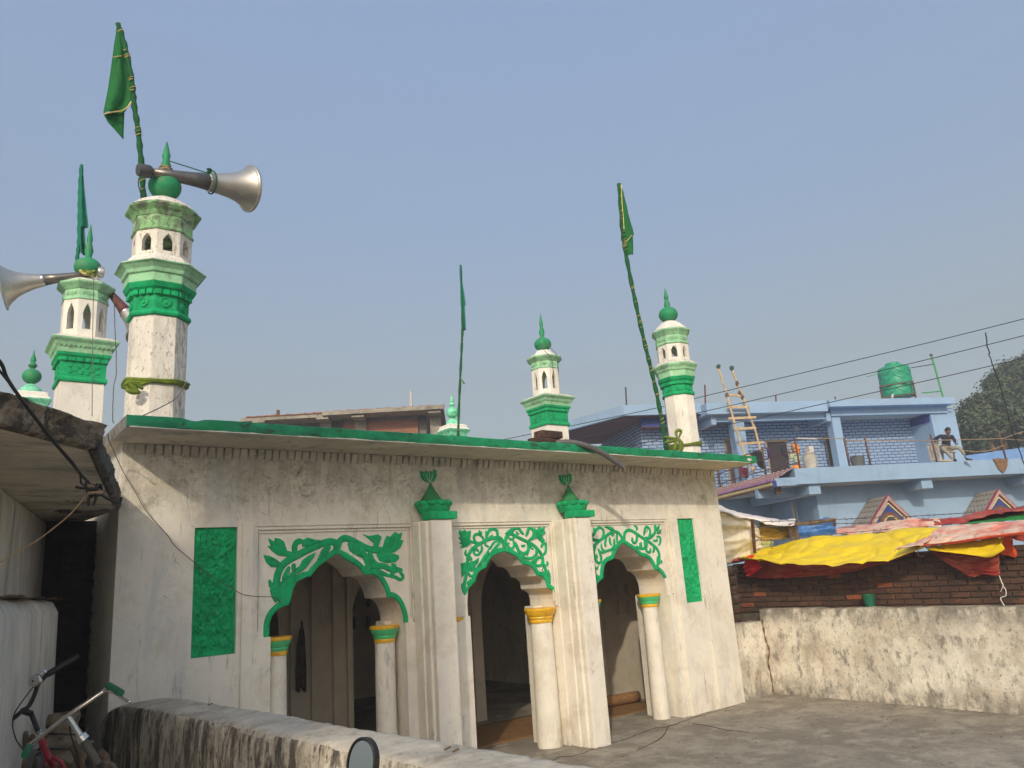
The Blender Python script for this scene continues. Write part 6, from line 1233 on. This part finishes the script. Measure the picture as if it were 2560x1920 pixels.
# laundry on the side rail (seen slanting away)
r4 = lambda x, y, v: bl(1860+x*.09042, 1080+y*.09042, v)
def hang(label, m_, poly_top, poly_bot, v, seed, nm='laundry', cat='laundry'):
    A = [B(r4(x, y, v)[0], v, r4(x, y, v)[1]) for x, y in poly_top]; Bt = [B(r4(x, y, v)[0], v, r4(x, y, v)[1]) for x, y in poly_bot]
    return sheet(nm, m_, A, Bt, None, 14, 12, (0, 0, 0), .03, 4., seed, .01, label=label, cat=cat, group='laundry on the terrace railing')
hang('black shirt hung over the terrace rail by the mosque slab end', mat('black_cloth', (.012, .012, .013), .9, .2, 9), [(180, 640), (260, 540), (400, 530), (530, 530)], [(330, 700), (390, 900), (500, 1005), (620, 1000)], 2.6, 3.)
hang('dark purple cloth hung on the terrace rail in front of the door', mat('purple_cloth', (.055, .022, .075), .9, .2, 9), [(640, 450), (700, 420), (765, 410)], [(670, 720), (730, 715), (775, 690)], 2.0, 5.)
hang('dark navy trousers hung on the terrace rail beside the door', mat('navy_cloth', (.018, .022, .035), .9, .2, 9), [(1020, 340), (1100, 330), (1175, 320)], [(1030, 620), (1130, 700), (1245, 785)], 1.2, 7.)
hang('maroon cloth hanging below the mosque slab end', mat('maroon_cloth', (.16, .02, .045), .9, .25, 9), [(-120, 960), (0, 980), (120, 985)], [(-100, 1180), (40, 1280), (125, 1270)], 4.2, 9.)
hang('orange and white cloth bundle tied to the terrace post', mat('orange_white_cloth', (.62, .42, .25), .9, .35, 14), [(190, 955), (240, 950), (300, 960)], [(210, 1120), (240, 1135), (305, 1080)], 3.6, 11.)
hang('brown cloth draped over the terrace edge at far right', mat('brown_cloth', (.20, .11, .05), .9, .3, 7), [((2100+1590*.24109-1860)/.09042, (800+1440*.24109-1080)/.09042), ((2100+1660*.24109-1860)/.09042, (800+1432*.24109-1080)/.09042), ((2100+1740*.24109-1860)/.09042, (800+1445*.24109-1080)/.09042)], [((2100+1650*.24109-1860)/.09042, (800+1545*.24109-1080)/.09042), ((2100+1700*.24109-1860)/.09042, (800+1580*.24109-1080)/.09042), ((2100+1738*.24109-1860)/.09042, (800+1520*.24109-1080)/.09042)], -.06, 13.)
# sack with a box, bucket
def lump(label, nm, cat, c, r, h, m_, seed, top=.6, lid=None):
    t = thing(nm, label, cat, c)
    def fn(u, v):
        a = 2*math.pi*u; rr = r*(.9+.1*math.sin(math.pi*v))*(1-(1-top)*max(0, v-.7)/.3)*(1+.10*fbm(math.cos(a)*1.5, math.sin(a)*1.5+v*3, seed)); return (c[0]+rr*math.cos(a), c[1]+rr*math.sin(a), c[2]+v*h)
    MB().grid(fn, 28, 16).obj(nm+'_body', m_, t, smooth='all'); return t
a = r4(1840, 900, 1.0); cS = np.array(B(a[0], 1.0, zc)); zt2 = r4(1840, 560, 1.0)[1]
sk2 = lump('grey white sack standing on the terrace right of the orange headscarf', 'storage_sack', 'sack', cS, .24, zt2-zc, mat('grey_sack', (.42, .39, .32), .9, .2, 6, .4, 30), 4., .75)
a, b = r4(1745, 400, 1.0), r4(1890, 520, 1.0); MB().box(0, 1, 0, 1, 0, 1); part('paper_box', mat('white_card', (.60, .56, .50), .8), (a[0], b[0], .9, 1.1, b[1]-.06, a[1]), parent=sk2)
a = q2(1640, 1160, .6); cB = B(a[0], .6, zc)
bk_ = thing('bucket', 'dark grey metal bucket on the terrace edge', 'bucket', cB)
MB().loft(cB, [(.22, 0), (.24, .38), (.255, .39), (.235, .39), (.20, .03)], n=24).obj('bucket_body', mat('galvanised_grey', (.10, .105, .10), .6), bk_, smooth=True); MB().tube([np.array(cB)+np.array([.25*math.cos(t), .25*math.sin(t)*.2, .38+.06*math.sin(t)]) for t in [math.pi*i/10 for i in range(11)]], .012, 6).obj('handle', m_dgrey, bk_)

# ------------------------------------------------------------------ people
def skin(name, m_, parent, pts, edges, rad, sub=2):
    me = bpy.data.meshes.new(name); me.from_pydata([tuple(map(float, p)) for p in pts], edges, []); me.materials.append(m_)
    o = bpy.data.objects.new(name, me); link(o, parent)
    sm = o.modifiers.new('skin', 'SKIN'); sm.use_smooth_shade = True
    for i, r_ in enumerate(rad): me.skin_vertices[0].data[i].radius = (r_, r_) if not isinstance(r_, tuple) else r_
    me.skin_vertices[0].data[0].use_root = True
    s2_ = o.modifiers.new('sub', 'SUBSURF'); s2_.levels = sub; s2_.render_levels = sub
    return o
m_skin = mat('brown_skin', (.20, .10, .06), .55, .1, 9, .05, 60); m_hair = mat('black_hair', (.010, .009, .009), .6, .3, 30, .6, 90)
def facing(px, py, dist):
    o = np.array(dp(px, py, dist)); v = CAM-o; v[2] = 0; T = v/np.linalg.norm(v); Rr = np.array([-T[1], T[0], 0]); return o, T, (Rr if Rr @ AX[0] > 0 else -Rr)
def head(t, c, look, h=.115, hair=m_hair, scarf=None):
    c = Vector(c); lk = Vector(look).normalized(); up = Vector((0, 0, 1)); sd = lk.cross(up).normalized(); up = sd.cross(lk).normalized()
    mt = Matrix(((sd.x, lk.x, up.x), (sd.y, lk.y, up.y), (sd.z, lk.z, up.z)))
    def fn(u, v):
        a = 2*math.pi*u; p = math.pi*v; x, y, z = math.sin(p)*math.cos(a), math.sin(p)*math.sin(a), math.cos(p)
        w_ = 1-.22*max(0, -z); jaw = .14*max(0, -z)*max(0, y)
        d = 1+.0*x; nose = .22*math.exp(-((x/.16)**2+((z+.08)/.16)**2)) if y > 0 else 0; brow = .05*math.exp(-((z-.18)/.12)**2) if y > .3 else 0; eye = -.07*(math.exp(-(((x-.33)/.14)**2+((z-.04)/.09)**2))+math.exp(-(((x+.33)/.14)**2+((z-.04)/.09)**2))) if y > 0 else 0; lip = .06*math.exp(-((x/.25)**2+((z+.48)/.08)**2)) if y > 0 else 0
        return tuple(c+mt @ Vector((x*h*.68*w_, y*h*.82*(1+jaw)+h*(nose+brow+eye+lip)*.8, z*h*1.05)))
    hd = MB().grid(fn, 40, 30).obj('head', m_skin, t, smooth='all')
    for s_ in (-1, 1):
        MB().loft(c+mt @ Vector((s_*h*.69, -.05*h, .0)), [(.012, -.032), (.02, 0), (.014, .03)], n=8).obj('ear', m_skin, hd, smooth='all')
        MB().loft(c+mt @ Vector((s_*h*.25, h*.76, h*.05)), [(.002, -.007), (.010, 0), (.002, .007)], n=8).obj('eye', m_black, hd, smooth='all')
    if hair: MB().grid(lambda u, v: tuple(c+mt @ Vector((h*.76*math.sin(v*1.75)*math.cos(2*math.pi*u), h*(.90*math.sin(v*1.75)*math.sin(2*math.pi*u)-.10-.10*v), h*(1.16*math.cos(v*1.75)+.10+.03*noise.noise((u*9, v*9, 0)))-(0 if math.sin(2*math.pi*u) < .3 else -.035*v)))), 30, 14).obj('hair', hair, hd, smooth='all')
    return hd, mt
def hand(t, wrist, dirv, palm_n, grip=.8, sz=.085):
    w_ = Vector(wrist); d = Vector(dirv).normalized(); n_ = (Vector(palm_n)-Vector(palm_n).dot(d)*d).normalized(); s_ = d.cross(n_)
    pts = [w_, w_+d*.035, w_+d*.075]; ed = [(0, 1), (1, 2)]; rad = [.02, (.016, .03), (.014, .032)]
    for k, (o_, L) in enumerate(((-.027, .06), (-.009, .07), (.009, .066), (.027, .052))):
        i = len(pts); b = w_+d*.08+s_*o_; pts += [b, b+d*L*.45+n_*.012, b+d*L*.45+n_*(.012+.03*grip)+d*.012]; ed += [(2, i), (i, i+1), (i+1, i+2)]; rad += [.0085, .008, .007]
    i = len(pts); b = w_+d*.03-s_*.028; pts += [b, b+d*.025-s_*.022+n_*.012, b+d*.045-s_*.014+n_*.03]; ed += [(1, i), (i, i+1), (i+1, i+2)]; rad += [.011, .0095, .008]
    return skin('hand', m_skin, t, pts, ed, rad, 1)
# seated man
km = lambda x, y: (2320+x*.07231, 1050+y*.07231)
us = q3(1120, 1440, .25)[0]; om = np.array(B(us, .35, 0)); dist = float(AX[2] @ (om+np.array([0, 0, 5.3])-CAM))
oM, TM, RM = facing(*km(640, 1020), dist)
def MPt(x, y, t=0.):                                         # pixel of the close-up -> point on the upright plane through the man, t metres towards the viewer
    d = ray(*km(x, y)); q_ = oM+TM*t; k_ = ((q_-CAM) @ TM)/(d @ TM); return CAM+k_*d
man = thing('person', 'person seated on the terrace edge in navy shirt and grey trousers holding a phone', 'person', MPt(640, 1430))
m_navy = mat('navy_shirt', (.014, .014, .032), .8, .35, 9, .4, 40); m_grey = mat('grey_trousers', (.30, .28, .23), .85, .12, 9, .3, 40)
pel, chest, neck = MPt(610, 1010, -.05), MPt(620, 700, 0), MPt(655, 520, .02)
skin('body', m_skin, man, [MPt(620, 760, 0), chest, neck, MPt(680, 450, .04), MPt(400, 560, 0), MPt(190, 700, .02), MPt(330, 710, .12), MPt(470, 700, .16), MPt(860, 590, 0), MPt(930, 760, .08), MPt(940, 830, .14)], [(0, 1), (1, 2), (2, 3), (1, 4), (4, 5), (5, 6), (6, 7), (1, 8), (8, 9), (9, 10)], [.07, .075, .055, .055, .04, .034, .03, .024, .04, .034, .026])
skin('shirt', m_navy, man, [pel, MPt(630, 860, 0), MPt(625, 700, 0), MPt(640, 575, 0), MPt(430, 555, 0), MPt(270, 640, .0), MPt(190, 710, .03), MPt(330, 715, .12), MPt(390, 705, .14), MPt(830, 570, 0), MPt(905, 680, .05), MPt(940, 780, .1)], [(0, 1), (1, 2), (2, 3), (3, 4), (4, 5), (5, 6), (6, 7), (7, 8), (3, 9), (9, 10), (10, 11)], [(.17, .13), (.175, .13), (.18, .12), (.12, .085), .075, .064, .056, .05, .045, .075, .062, .052])
skin('trousers', m_grey, man, [MPt(620, 1010, -.06), MPt(520, 990, 0), MPt(500, 960, .34), MPt(640, 1110, .30), MPt(800, 1290, .24), MPt(870, 1350, .22), MPt(740, 1000, -.02), MPt(1050, 940, .16), MPt(1170, 1060, .14), MPt(1270, 1230, .12)], [(0, 1), (1, 2), (2, 3), (3, 4), (4, 5), (0, 6), (6, 7), (7, 8), (8, 9)], [(.16, .13), .10, .078, .07, .058, .055, .10, .076, .066, .055])
skin('shoe', m_black, man, [MPt(880, 1370, .24), MPt(930, 1385, .26), MPt(1000, 1390, .30)], [(0, 1), (1, 2)], [.045, .05, .035]); skin('shoe', m_black, man, [MPt(1300, 1330, .12), MPt(1400, 1370, .14), MPt(1560, 1385, .16)], [(0, 1), (1, 2)], [.045, .042, .03])
MB().beam(MPt(1290, 1412, .12), MPt(1600, 1402, .16), .09, .022).obj('shoe_sole', m_bluelight, man); skin('ankle', m_skin, man, [MPt(1270, 1240, .12), MPt(1310, 1320, .12)], [(0, 1)], [.035, .035], 1)
head(man, MPt(690, 395, .04), Vector(RM)*.55+Vector(TM)*.75+Vector((0, 0, -.45)), .125)
hand(man, MPt(465, 700, .16), RM+TM*.2, -np.array([0, 0, 1.])+TM*.1); hand(man, MPt(935, 840, .14), RM*.6-np.array([0, 0, .1])+TM*.4, np.array([0, 0, 1.]))
for x, y in ((735, 560), (820, 690), (770, 775), (822, 890)): MB().loft(Vector(MPt(x, y, .135)), [(.004, -.02), (.016, 0), (.004, .02)], n=6).obj('shirt_print', m_bluelight, man)
MB().beam(MPt(900, 800, .20), MPt(1050, 750, .22), .075, .01).obj('phone', m_black, None, label='dark mobile phone held by the seated person', cat='phone')
ch = thing('wooden_chair', 'pale wooden chair frame leaning beside the seated person', 'chair', MPt(300, 1430))
for a, b, w_ in (((-20, 830), (220, 820), .06), ((0, 900), (130, 1440), .055), ((110, 900), (250, 1400), .05), ((240, 760), (400, 1440), .06), ((310, 780), (560, 1430), .055), ((120, 1370), (270, 1340), .045)): MB().beam(MPt(*a, -.02), MPt(*b, -.02), w_, .04).obj('slat', m_bamboo, ch, bevel=.008)
MB().beam(MPt(430, 1120, -.05), MPt(960, 1110, -.05), .40, .03).obj('seat', m_bamboo, ch); MB().beam(MPt(880, 1110, .1), MPt(930, 1420, .1), .045).obj('leg', m_wood, ch); MB().beam(MPt(500, 1120, -.15), MPt(540, 1430, -.15), .045).obj('leg', m_wood, ch)
MB().beam(MPt(400, 1408, .05), MPt(980, 1418, .05), .30, .05).obj('plank', m_bamboo, None, label='pale plank under the feet of the seated person', cat='plank')
# woman behind the railing
kw = lambda x, y: (1860+x*.09042, 1080+y*.09042)
aw = r4(1440, 980, 1.3); ow_ = np.array(B(aw[0], 1.3, zc)); dist = float(AX[2] @ (ow_+np.array([0, 0, .6])-CAM)); oW, TW, RW = facing(*kw(1440, 800), dist)
def WPt(x, y, t=0.):
    d = ray(*kw(x, y)); q_ = oW+TW*t; k_ = ((q_-CAM) @ TW)/(d @ TW); return CAM+k_*d
wo = thing('person', 'standing person in an orange headscarf and pale green jacket behind the rail', 'person', np.array([*WPt(1450, 980)[:2], zc]))
m_or = mat('orange_scarf', lin((240, 140, 20)), .8, .12, 7, .3, 40); m_pg = mat('pale_green_jacket', lin((176, 184, 150)), .85, .1, 7, .3, 40)
base = WPt(1450, 960); fl_ = np.array([base[0], base[1], zc])
skin('body', m_skin, wo, [WPt(1440, 800), WPt(1430, 640), WPt(1400, 560), WPt(1385, 480), WPt(1340, 650, .1), WPt(1290, 720, .12), WPt(1265, 560, .14)], [(0, 1), (1, 2), (2, 3), (1, 4), (4, 5), (5, 6)], [.07, .07, .05, .055, .04, .034, .026])
skin('jacket', m_pg, wo, [WPt(1465, 890), WPt(1450, 780), WPt(1430, 650), WPt(1415, 600), WPt(1350, 660, .1), WPt(1300, 740, .12), WPt(1280, 610, .14), WPt(1500, 660, -.05), WPt(1530, 800, -.03), WPt(1480, 850, .06)], [(0, 1), (1, 2), (2, 3), (3, 4), (4, 5), (5, 6), (3, 7), (7, 8), (8, 9)], [(.165, .13), (.15, .12), (.16, .11), .09, .065, .055, .045, .07, .06, .05])
skin('skirt', m_or, wo, [WPt(1465, 900), WPt(1470, 990), fl_+np.array([0, 0, .12])], [(0, 1), (1, 2)], [.155, .18, .22])
head(wo, WPt(1375, 460, .02), -Vector(RW)*.8+Vector(TW)*.5+Vector((0, 0, -.15)), .12, hair=None)
skin('headscarf', m_or, wo, [WPt(1400, 440, -.03), WPt(1400, 405, -.03), WPt(1455, 520, -.02), WPt(1480, 640, .0)], [(0, 1), (0, 2), (2, 3)], [.128, .10, .11, .09])
hand(wo, WPt(1265, 570, .14), np.array([0, 0, 1.])-RW*.4, RW); 

# ================================================================== brick building behind the mosque roof
k6 = lambda x, y: (580+x*.27125, 980+y*.27125)
zB = 8.2
cR_, cL_ = on(*k6(1950, 128), Z=zB), on(*k6(80, 232), Z=zB)
bu = (cR_-cL_); LB = np.linalg.norm(bu[:2]); bu = bu/LB; bn = np.array([bu[1], -bu[0], 0]); bn = bn if bn @ (CAM-cR_) > 0 else -bn
def K(s_, o_, z): return tuple(np.array([cL_[0], cL_[1], 0])+bu*s_-bn*o_+np.array([0, 0, z]))
def kbx(mb, s0, s1, o0, o1, z0, z1): return mb.add([K(s_, o_, z) for z in (z0, z1) for s_, o_ in ((s0, o0), (s1, o0), (s1, o1), (s0, o1))], [(0, 3, 2, 1), (4, 5, 6, 7), (0, 1, 5, 4), (1, 2, 6, 5), (2, 3, 7, 6), (3, 0, 4, 7)])
rb_ = thing('brick_building', 'unfinished red brick building with a concrete roof slab beyond the mosque', 'building', K(LB/2, 2, -.2))
sc_ = LB/507.; pxz = float(on(*k6(1950, 128), Z=zB)[2]-0)
depthB = float(AX[2] @ (cR_-CAM)); mpx = depthB/FPX
mrb = bpy.data.materials.new('red_brick_courses'); mrb.use_nodes = True; MATS['red_brick_courses'] = mrb; t_ = mrb.node_tree; N_ = t_.nodes; bs_ = N_['Principled BSDF']; bs_.inputs['Roughness'].default_value = .9
g_ = N_.new('ShaderNodeNewGeometry'); dt = N_.new('ShaderNodeVectorMath'); dt.operation = 'DOT_PRODUCT'; dt.inputs[1].default_value = tuple(bu-bn*.8); sp_ = N_.new('ShaderNodeSeparateXYZ'); cb = N_.new('ShaderNodeCombineXYZ')
t_.links.new(g_.outputs['Position'], dt.inputs[0]); t_.links.new(g_.outputs['Position'], sp_.inputs[0]); t_.links.new(dt.outputs['Value'], cb.inputs[0]); t_.links.new(sp_.outputs[2], cb.inputs[1])
bk = N_.new('ShaderNodeTexBrick'); bk.inputs['Scale'].default_value = 1; bk.inputs['Brick Width'].default_value = .24; bk.inputs['Row Height'].default_value = .08; bk.inputs['Mortar Size'].default_value = .012
bk.inputs['Color1'].default_value = (.32, .115, .06, 1); bk.inputs['Color2'].default_value = (.24, .085, .045, 1); bk.inputs['Mortar'].default_value = (.27, .18, .13, 1); t_.links.new(cb.outputs[0], bk.inputs['Vector']); t_.links.new(bk.outputs['Color'], bs_.inputs['Base Color'])
th = 30*.27125*mpx
def kp_(nm, m_, *b, parent=None): 
    mb = MB()
    for q_ in b: kbx(mb, *q_)
    return mb.obj(nm, m_, parent or rb_)
sj = LB*.40
kp_('roof_slab', m_concrete, (0, sj, 0, 8, zB-th*1.35, zB-th*.25)); kp_('roof_slab', m_concrete, (sj+.01, LB, -.15, 8, zB-th*1.15, zB))
m_capb = mat('red_brick_cap', (.30, .12, .07), .9, .3, 12)
for i in range(46):
    s_ = .2+i*LB/47; kp_('brick', m_capb, (s_, s_+LB/47*.85, -.05, .3, (zB if s_ > sj else zB-th*.25)+.001, (zB if s_ > sj else zB-th*.25)+random.uniform(.025, .055)))
kp_('wall', MATS['red_brick_courses'], (sj+.6, LB-1.0, .75, 1.9, -.2, zB-th*2.2)); kp_('lintel', mat('grey_plaster', (.17, .155, .14), .95, .2, 2), (sj+.6, LB-1.0, .74, 1.9, zB-th*2.2+.001, zB-th*1.16)); kp_('wall', MATS['grey_plaster'], (0, sj+.59, 1.0, 2.2, -.2, zB-th*1.36))
for s_ in (LB*.06, LB*.37, LB*.545, LB*.925): kp_('column', m_concrete, (s_, s_+.40, .66, .739, -.2, zB-th*2.0)); kp_('bracket', m_concrete, (s_-.02, s_+.42, -.05, .739, zB-th*2.05, zB-th*1.37))
kp_('wall', MATS['grey_plaster'], (LB-.99, LB-.7, .9, 7, -.2, zB-th*1.17))
MB().tube([K(LB-1.2, .5, zB), K(LB-1.2, .5, zB+.75)], .05, 6).obj('rebar_stub', m_bluelight, rb_); MB().tube([K(LB*.165, .5, zB-.1), K(LB*.165, .5, zB+.3)], .06, 6).obj('rebar_stub', m_rust, rb_)

# ================================================================== power lines
LW = {'a': [(980, 1152), (1263, 1098), (1642, 1020), (1750, 993), (2200, 886), (2560, 797), (2900, 706)], 'b': [(980, 1185), (1423, 1100), (1750, 1031), (2200, 927), (2560, 839), (2900, 750)], 'c': [(980, 1225), (1423, 1146), (1750, 1077), (2200, 978), (2560, 895), (2900, 810)]}
for k, P in LW.items():
    cable({'a': 'topmost of the three power lines crossing the sky at right', 'b': 'middle one of the three power lines crossing the sky at right', 'c': 'lowest of the three power lines passing in front of the water tank'}[k], [dp(x, y, 27-(x-980)/1920*9) for x, y in P], .0115, m_cable, 8, 'power lines at right')
k3 = lambda x, y, d=18.9: dp(2100+x*.24109, 800+y*.24109, d)
cable('black service cable hanging from the power lines at the right edge', [k3(1512, 130), k3(1525, 200), k3(1525, 265), k3(1555, 345), k3(1545, 360), k3(1590, 480), k3(1660, 680), k3(1720, 900), k3(1780, 1120), k3(1850, 1310), k3(1910, 1490), k3(2000, 1700)], .015, m_cable, 5, 'power lines at right', wob=.02)

# ================================================================== trees beyond the houses
def tree(label, c, crown, n, seed, cols):
    rnd = random.Random(seed); t = thing('mango_tree', label, 'tree', c, 'trees beyond the houses'); c = np.array(c)
    zc_ = np.mean([b[2] for b in crown]); top = np.array([np.mean([b[0] for b in crown]), np.mean([b[1] for b in crown]), zc_])
    MB().tube(smooth_path([tuple(c), tuple(c+(top-c)*.4+np.array([.3, 0, 0])), tuple(c+(top-c)*.75)], 4), [.55, .5, .48, .45, .42, .38, .34, .3, .26], 10).obj('trunk', m_wood, t, smooth='all')
    for b in crown[:8]: MB().tube(smooth_path([tuple(c+(top-c)*.5), tuple((c+(top-c)*.55+np.array(b[:3]))/2+np.array([0, 0, .4])), tuple((np.array(b[:3])*.75+(c+(top-c)*.5)*.25))], 3), [.28-.03*i for i in range(7)], 7).obj('limb', m_wood, t, smooth='all')
    mbs = [MB() for _ in cols]
    clumps = []
    for b in crown:
        for _ in range(int(12+b[3]*16)):
            v_ = Vector((rnd.gauss(0, 1), rnd.gauss(0, 1), rnd.gauss(.15, 1))).normalized(); clumps.append((Vector(b[:3])+v_*b[3]*rnd.uniform(.70, 1.15), rnd.uniform(.14, .34), v_, rnd.random()))
    for i in range(n):
        cc, cs, v_, tone = clumps[rnd.randrange(len(clumps))]
        p = cc+Vector((rnd.gauss(0, 1), rnd.gauss(0, 1), rnd.gauss(0, .8)))*cs
        a = Vector((rnd.uniform(-1, 1), rnd.uniform(-1, 1), rnd.uniform(-.9, .4))).normalized(); s_ = rnd.uniform(.12, .26); w_ = a.cross(v_+Vector((0, 0, .3)))
        if w_.length < 1e-3: continue
        w_ = w_.normalized()*s_*.36; q = rnd.random()
        q = .5*q+.5*tone; j = 0 if q < .5 else (1 if q < .84 else 2)
        mbs[j].add([p-w_*.3, p+a*s_*.5-w_, p+a*s_, p+a*s_*.5+w_], [(0, 1, 2, 3)])
    cr = None
    for mb, m_ in zip(mbs, cols):
        o = mb.obj('crown', m_, t, kind='stuff')
lf = [mat('mango_leaf', (.048, .076, .034), .6, .3, 3, 0, 30), mat('olive_leaf', (.075, .105, .046), .6, .3, 3, 0, 30), mat('tan_leaf', (.115, .11, .055), .7, .3, 3, 0, 30)]
def blobs(pts, d0, seed):
    rnd = random.Random(seed); out = []
    for x, y, r_ in pts:
        d = d0+rnd.uniform(-2, 2); p = dp(x, y, d); out.append((p[0], p[1], p[2], r_*.72*d/FPX))
    return out
T1 = blobs([(2440, 1040, 38), (2420, 1090, 40), (2470, 1100, 55), (2500, 1040, 50), (2545, 1090, 55), (2460, 1010, 26), (2425, 1130, 40), (2520, 1130, 50), (2590, 1060, 55), (2600, 1130, 60), (2405, 1060, 22), (2560, 1020, 45), (2500, 1000, 30), (2440, 1075, 40), (2640, 1090, 60), (2440, 1170, 45), (2540, 1180, 55), (2620, 1190, 60)], 46, 1)
tree('broad dark mango tree right of the blue house with tan new leaves', (dp(2500, 1150, 46)[0], dp(2500, 1150, 46)[1], -.25), T1, 70000, 3, lf)
T2 = blobs([(2530, 960, 36), (2560, 930, 34), (2500, 950, 20), (2485, 960, 14), (2590, 960, 50), (2620, 920, 50), (2550, 990, 40), (2520, 925, 16), (2570, 910, 18), (2640, 980, 60)], 52, 2)
tree('taller mango tree rising behind at the right picture edge', (dp(2590, 1150, 52)[0], dp(2590, 1150, 52)[1], -.25), T2, 34000, 5, lf)

# ================================================================== unseen house, added behind the viewer to shade the left half of the facade
def shp(x, z, t): return (x-.98*t, -t, z+.71*t)
nbh = thing('shading_house', 'tall plain plastered house added unseen behind the viewer to shade the facade', 'house', (-10, -12.5, .3))
a, b = shp(1.95, 3.2, 11.0), shp(4.98, 3.2, 11.0); c_ = shp(-8, 2.55, 11.0)
def sun_prism(x0, x1, zt, nm):                              # side walls skewed along the sun's bearing to shape the added shadow
    f_ = [(x0, -11.0), (x1, -11.0), (x1-.98*3.5, -14.5), (x0-.98*3.5, -14.5)]
    MB().add([(x, y, .2) for x, y in f_]+[(x, y, zt) for x, y in f_], [(3, 2, 1, 0), (4, 5, 6, 7)]+[(i, (i+1) % 4, 4+(i+1) % 4, 4+i) for i in range(4)]).obj(nm, m_lwall, nbh)
sun_prism(a[0], b[0], a[2], 'tower_wall'); sun_prism(c_[0], a[0]-.002, c_[2], 'wing_wall')
for i in range(3): MB().box(a[0]+.6, a[0]+1.7, -10.98, -10.94, 2+i*3, 3.5+i*3).obj('window', m_dark, nbh)

# ================================================================== winter haze
hz = bpy.data.materials.new('haze_air'); hz.use_nodes = True; t_ = hz.node_tree; t_.nodes.remove(t_.nodes['Principled BSDF'])
pv = t_.nodes.new('ShaderNodeVolumePrincipled'); pv.inputs['Color'].default_value = (.93, .94, .96, 1); pv.inputs['Density'].default_value = .004; pv.inputs['Anisotropy'].default_value = .2
t_.links.new(pv.outputs[0], t_.nodes['Material Output'].inputs['Volume'])
MB().box(-60, 110, -60, 90, -1.6, 24).obj('haze', hz, kind='stuff')
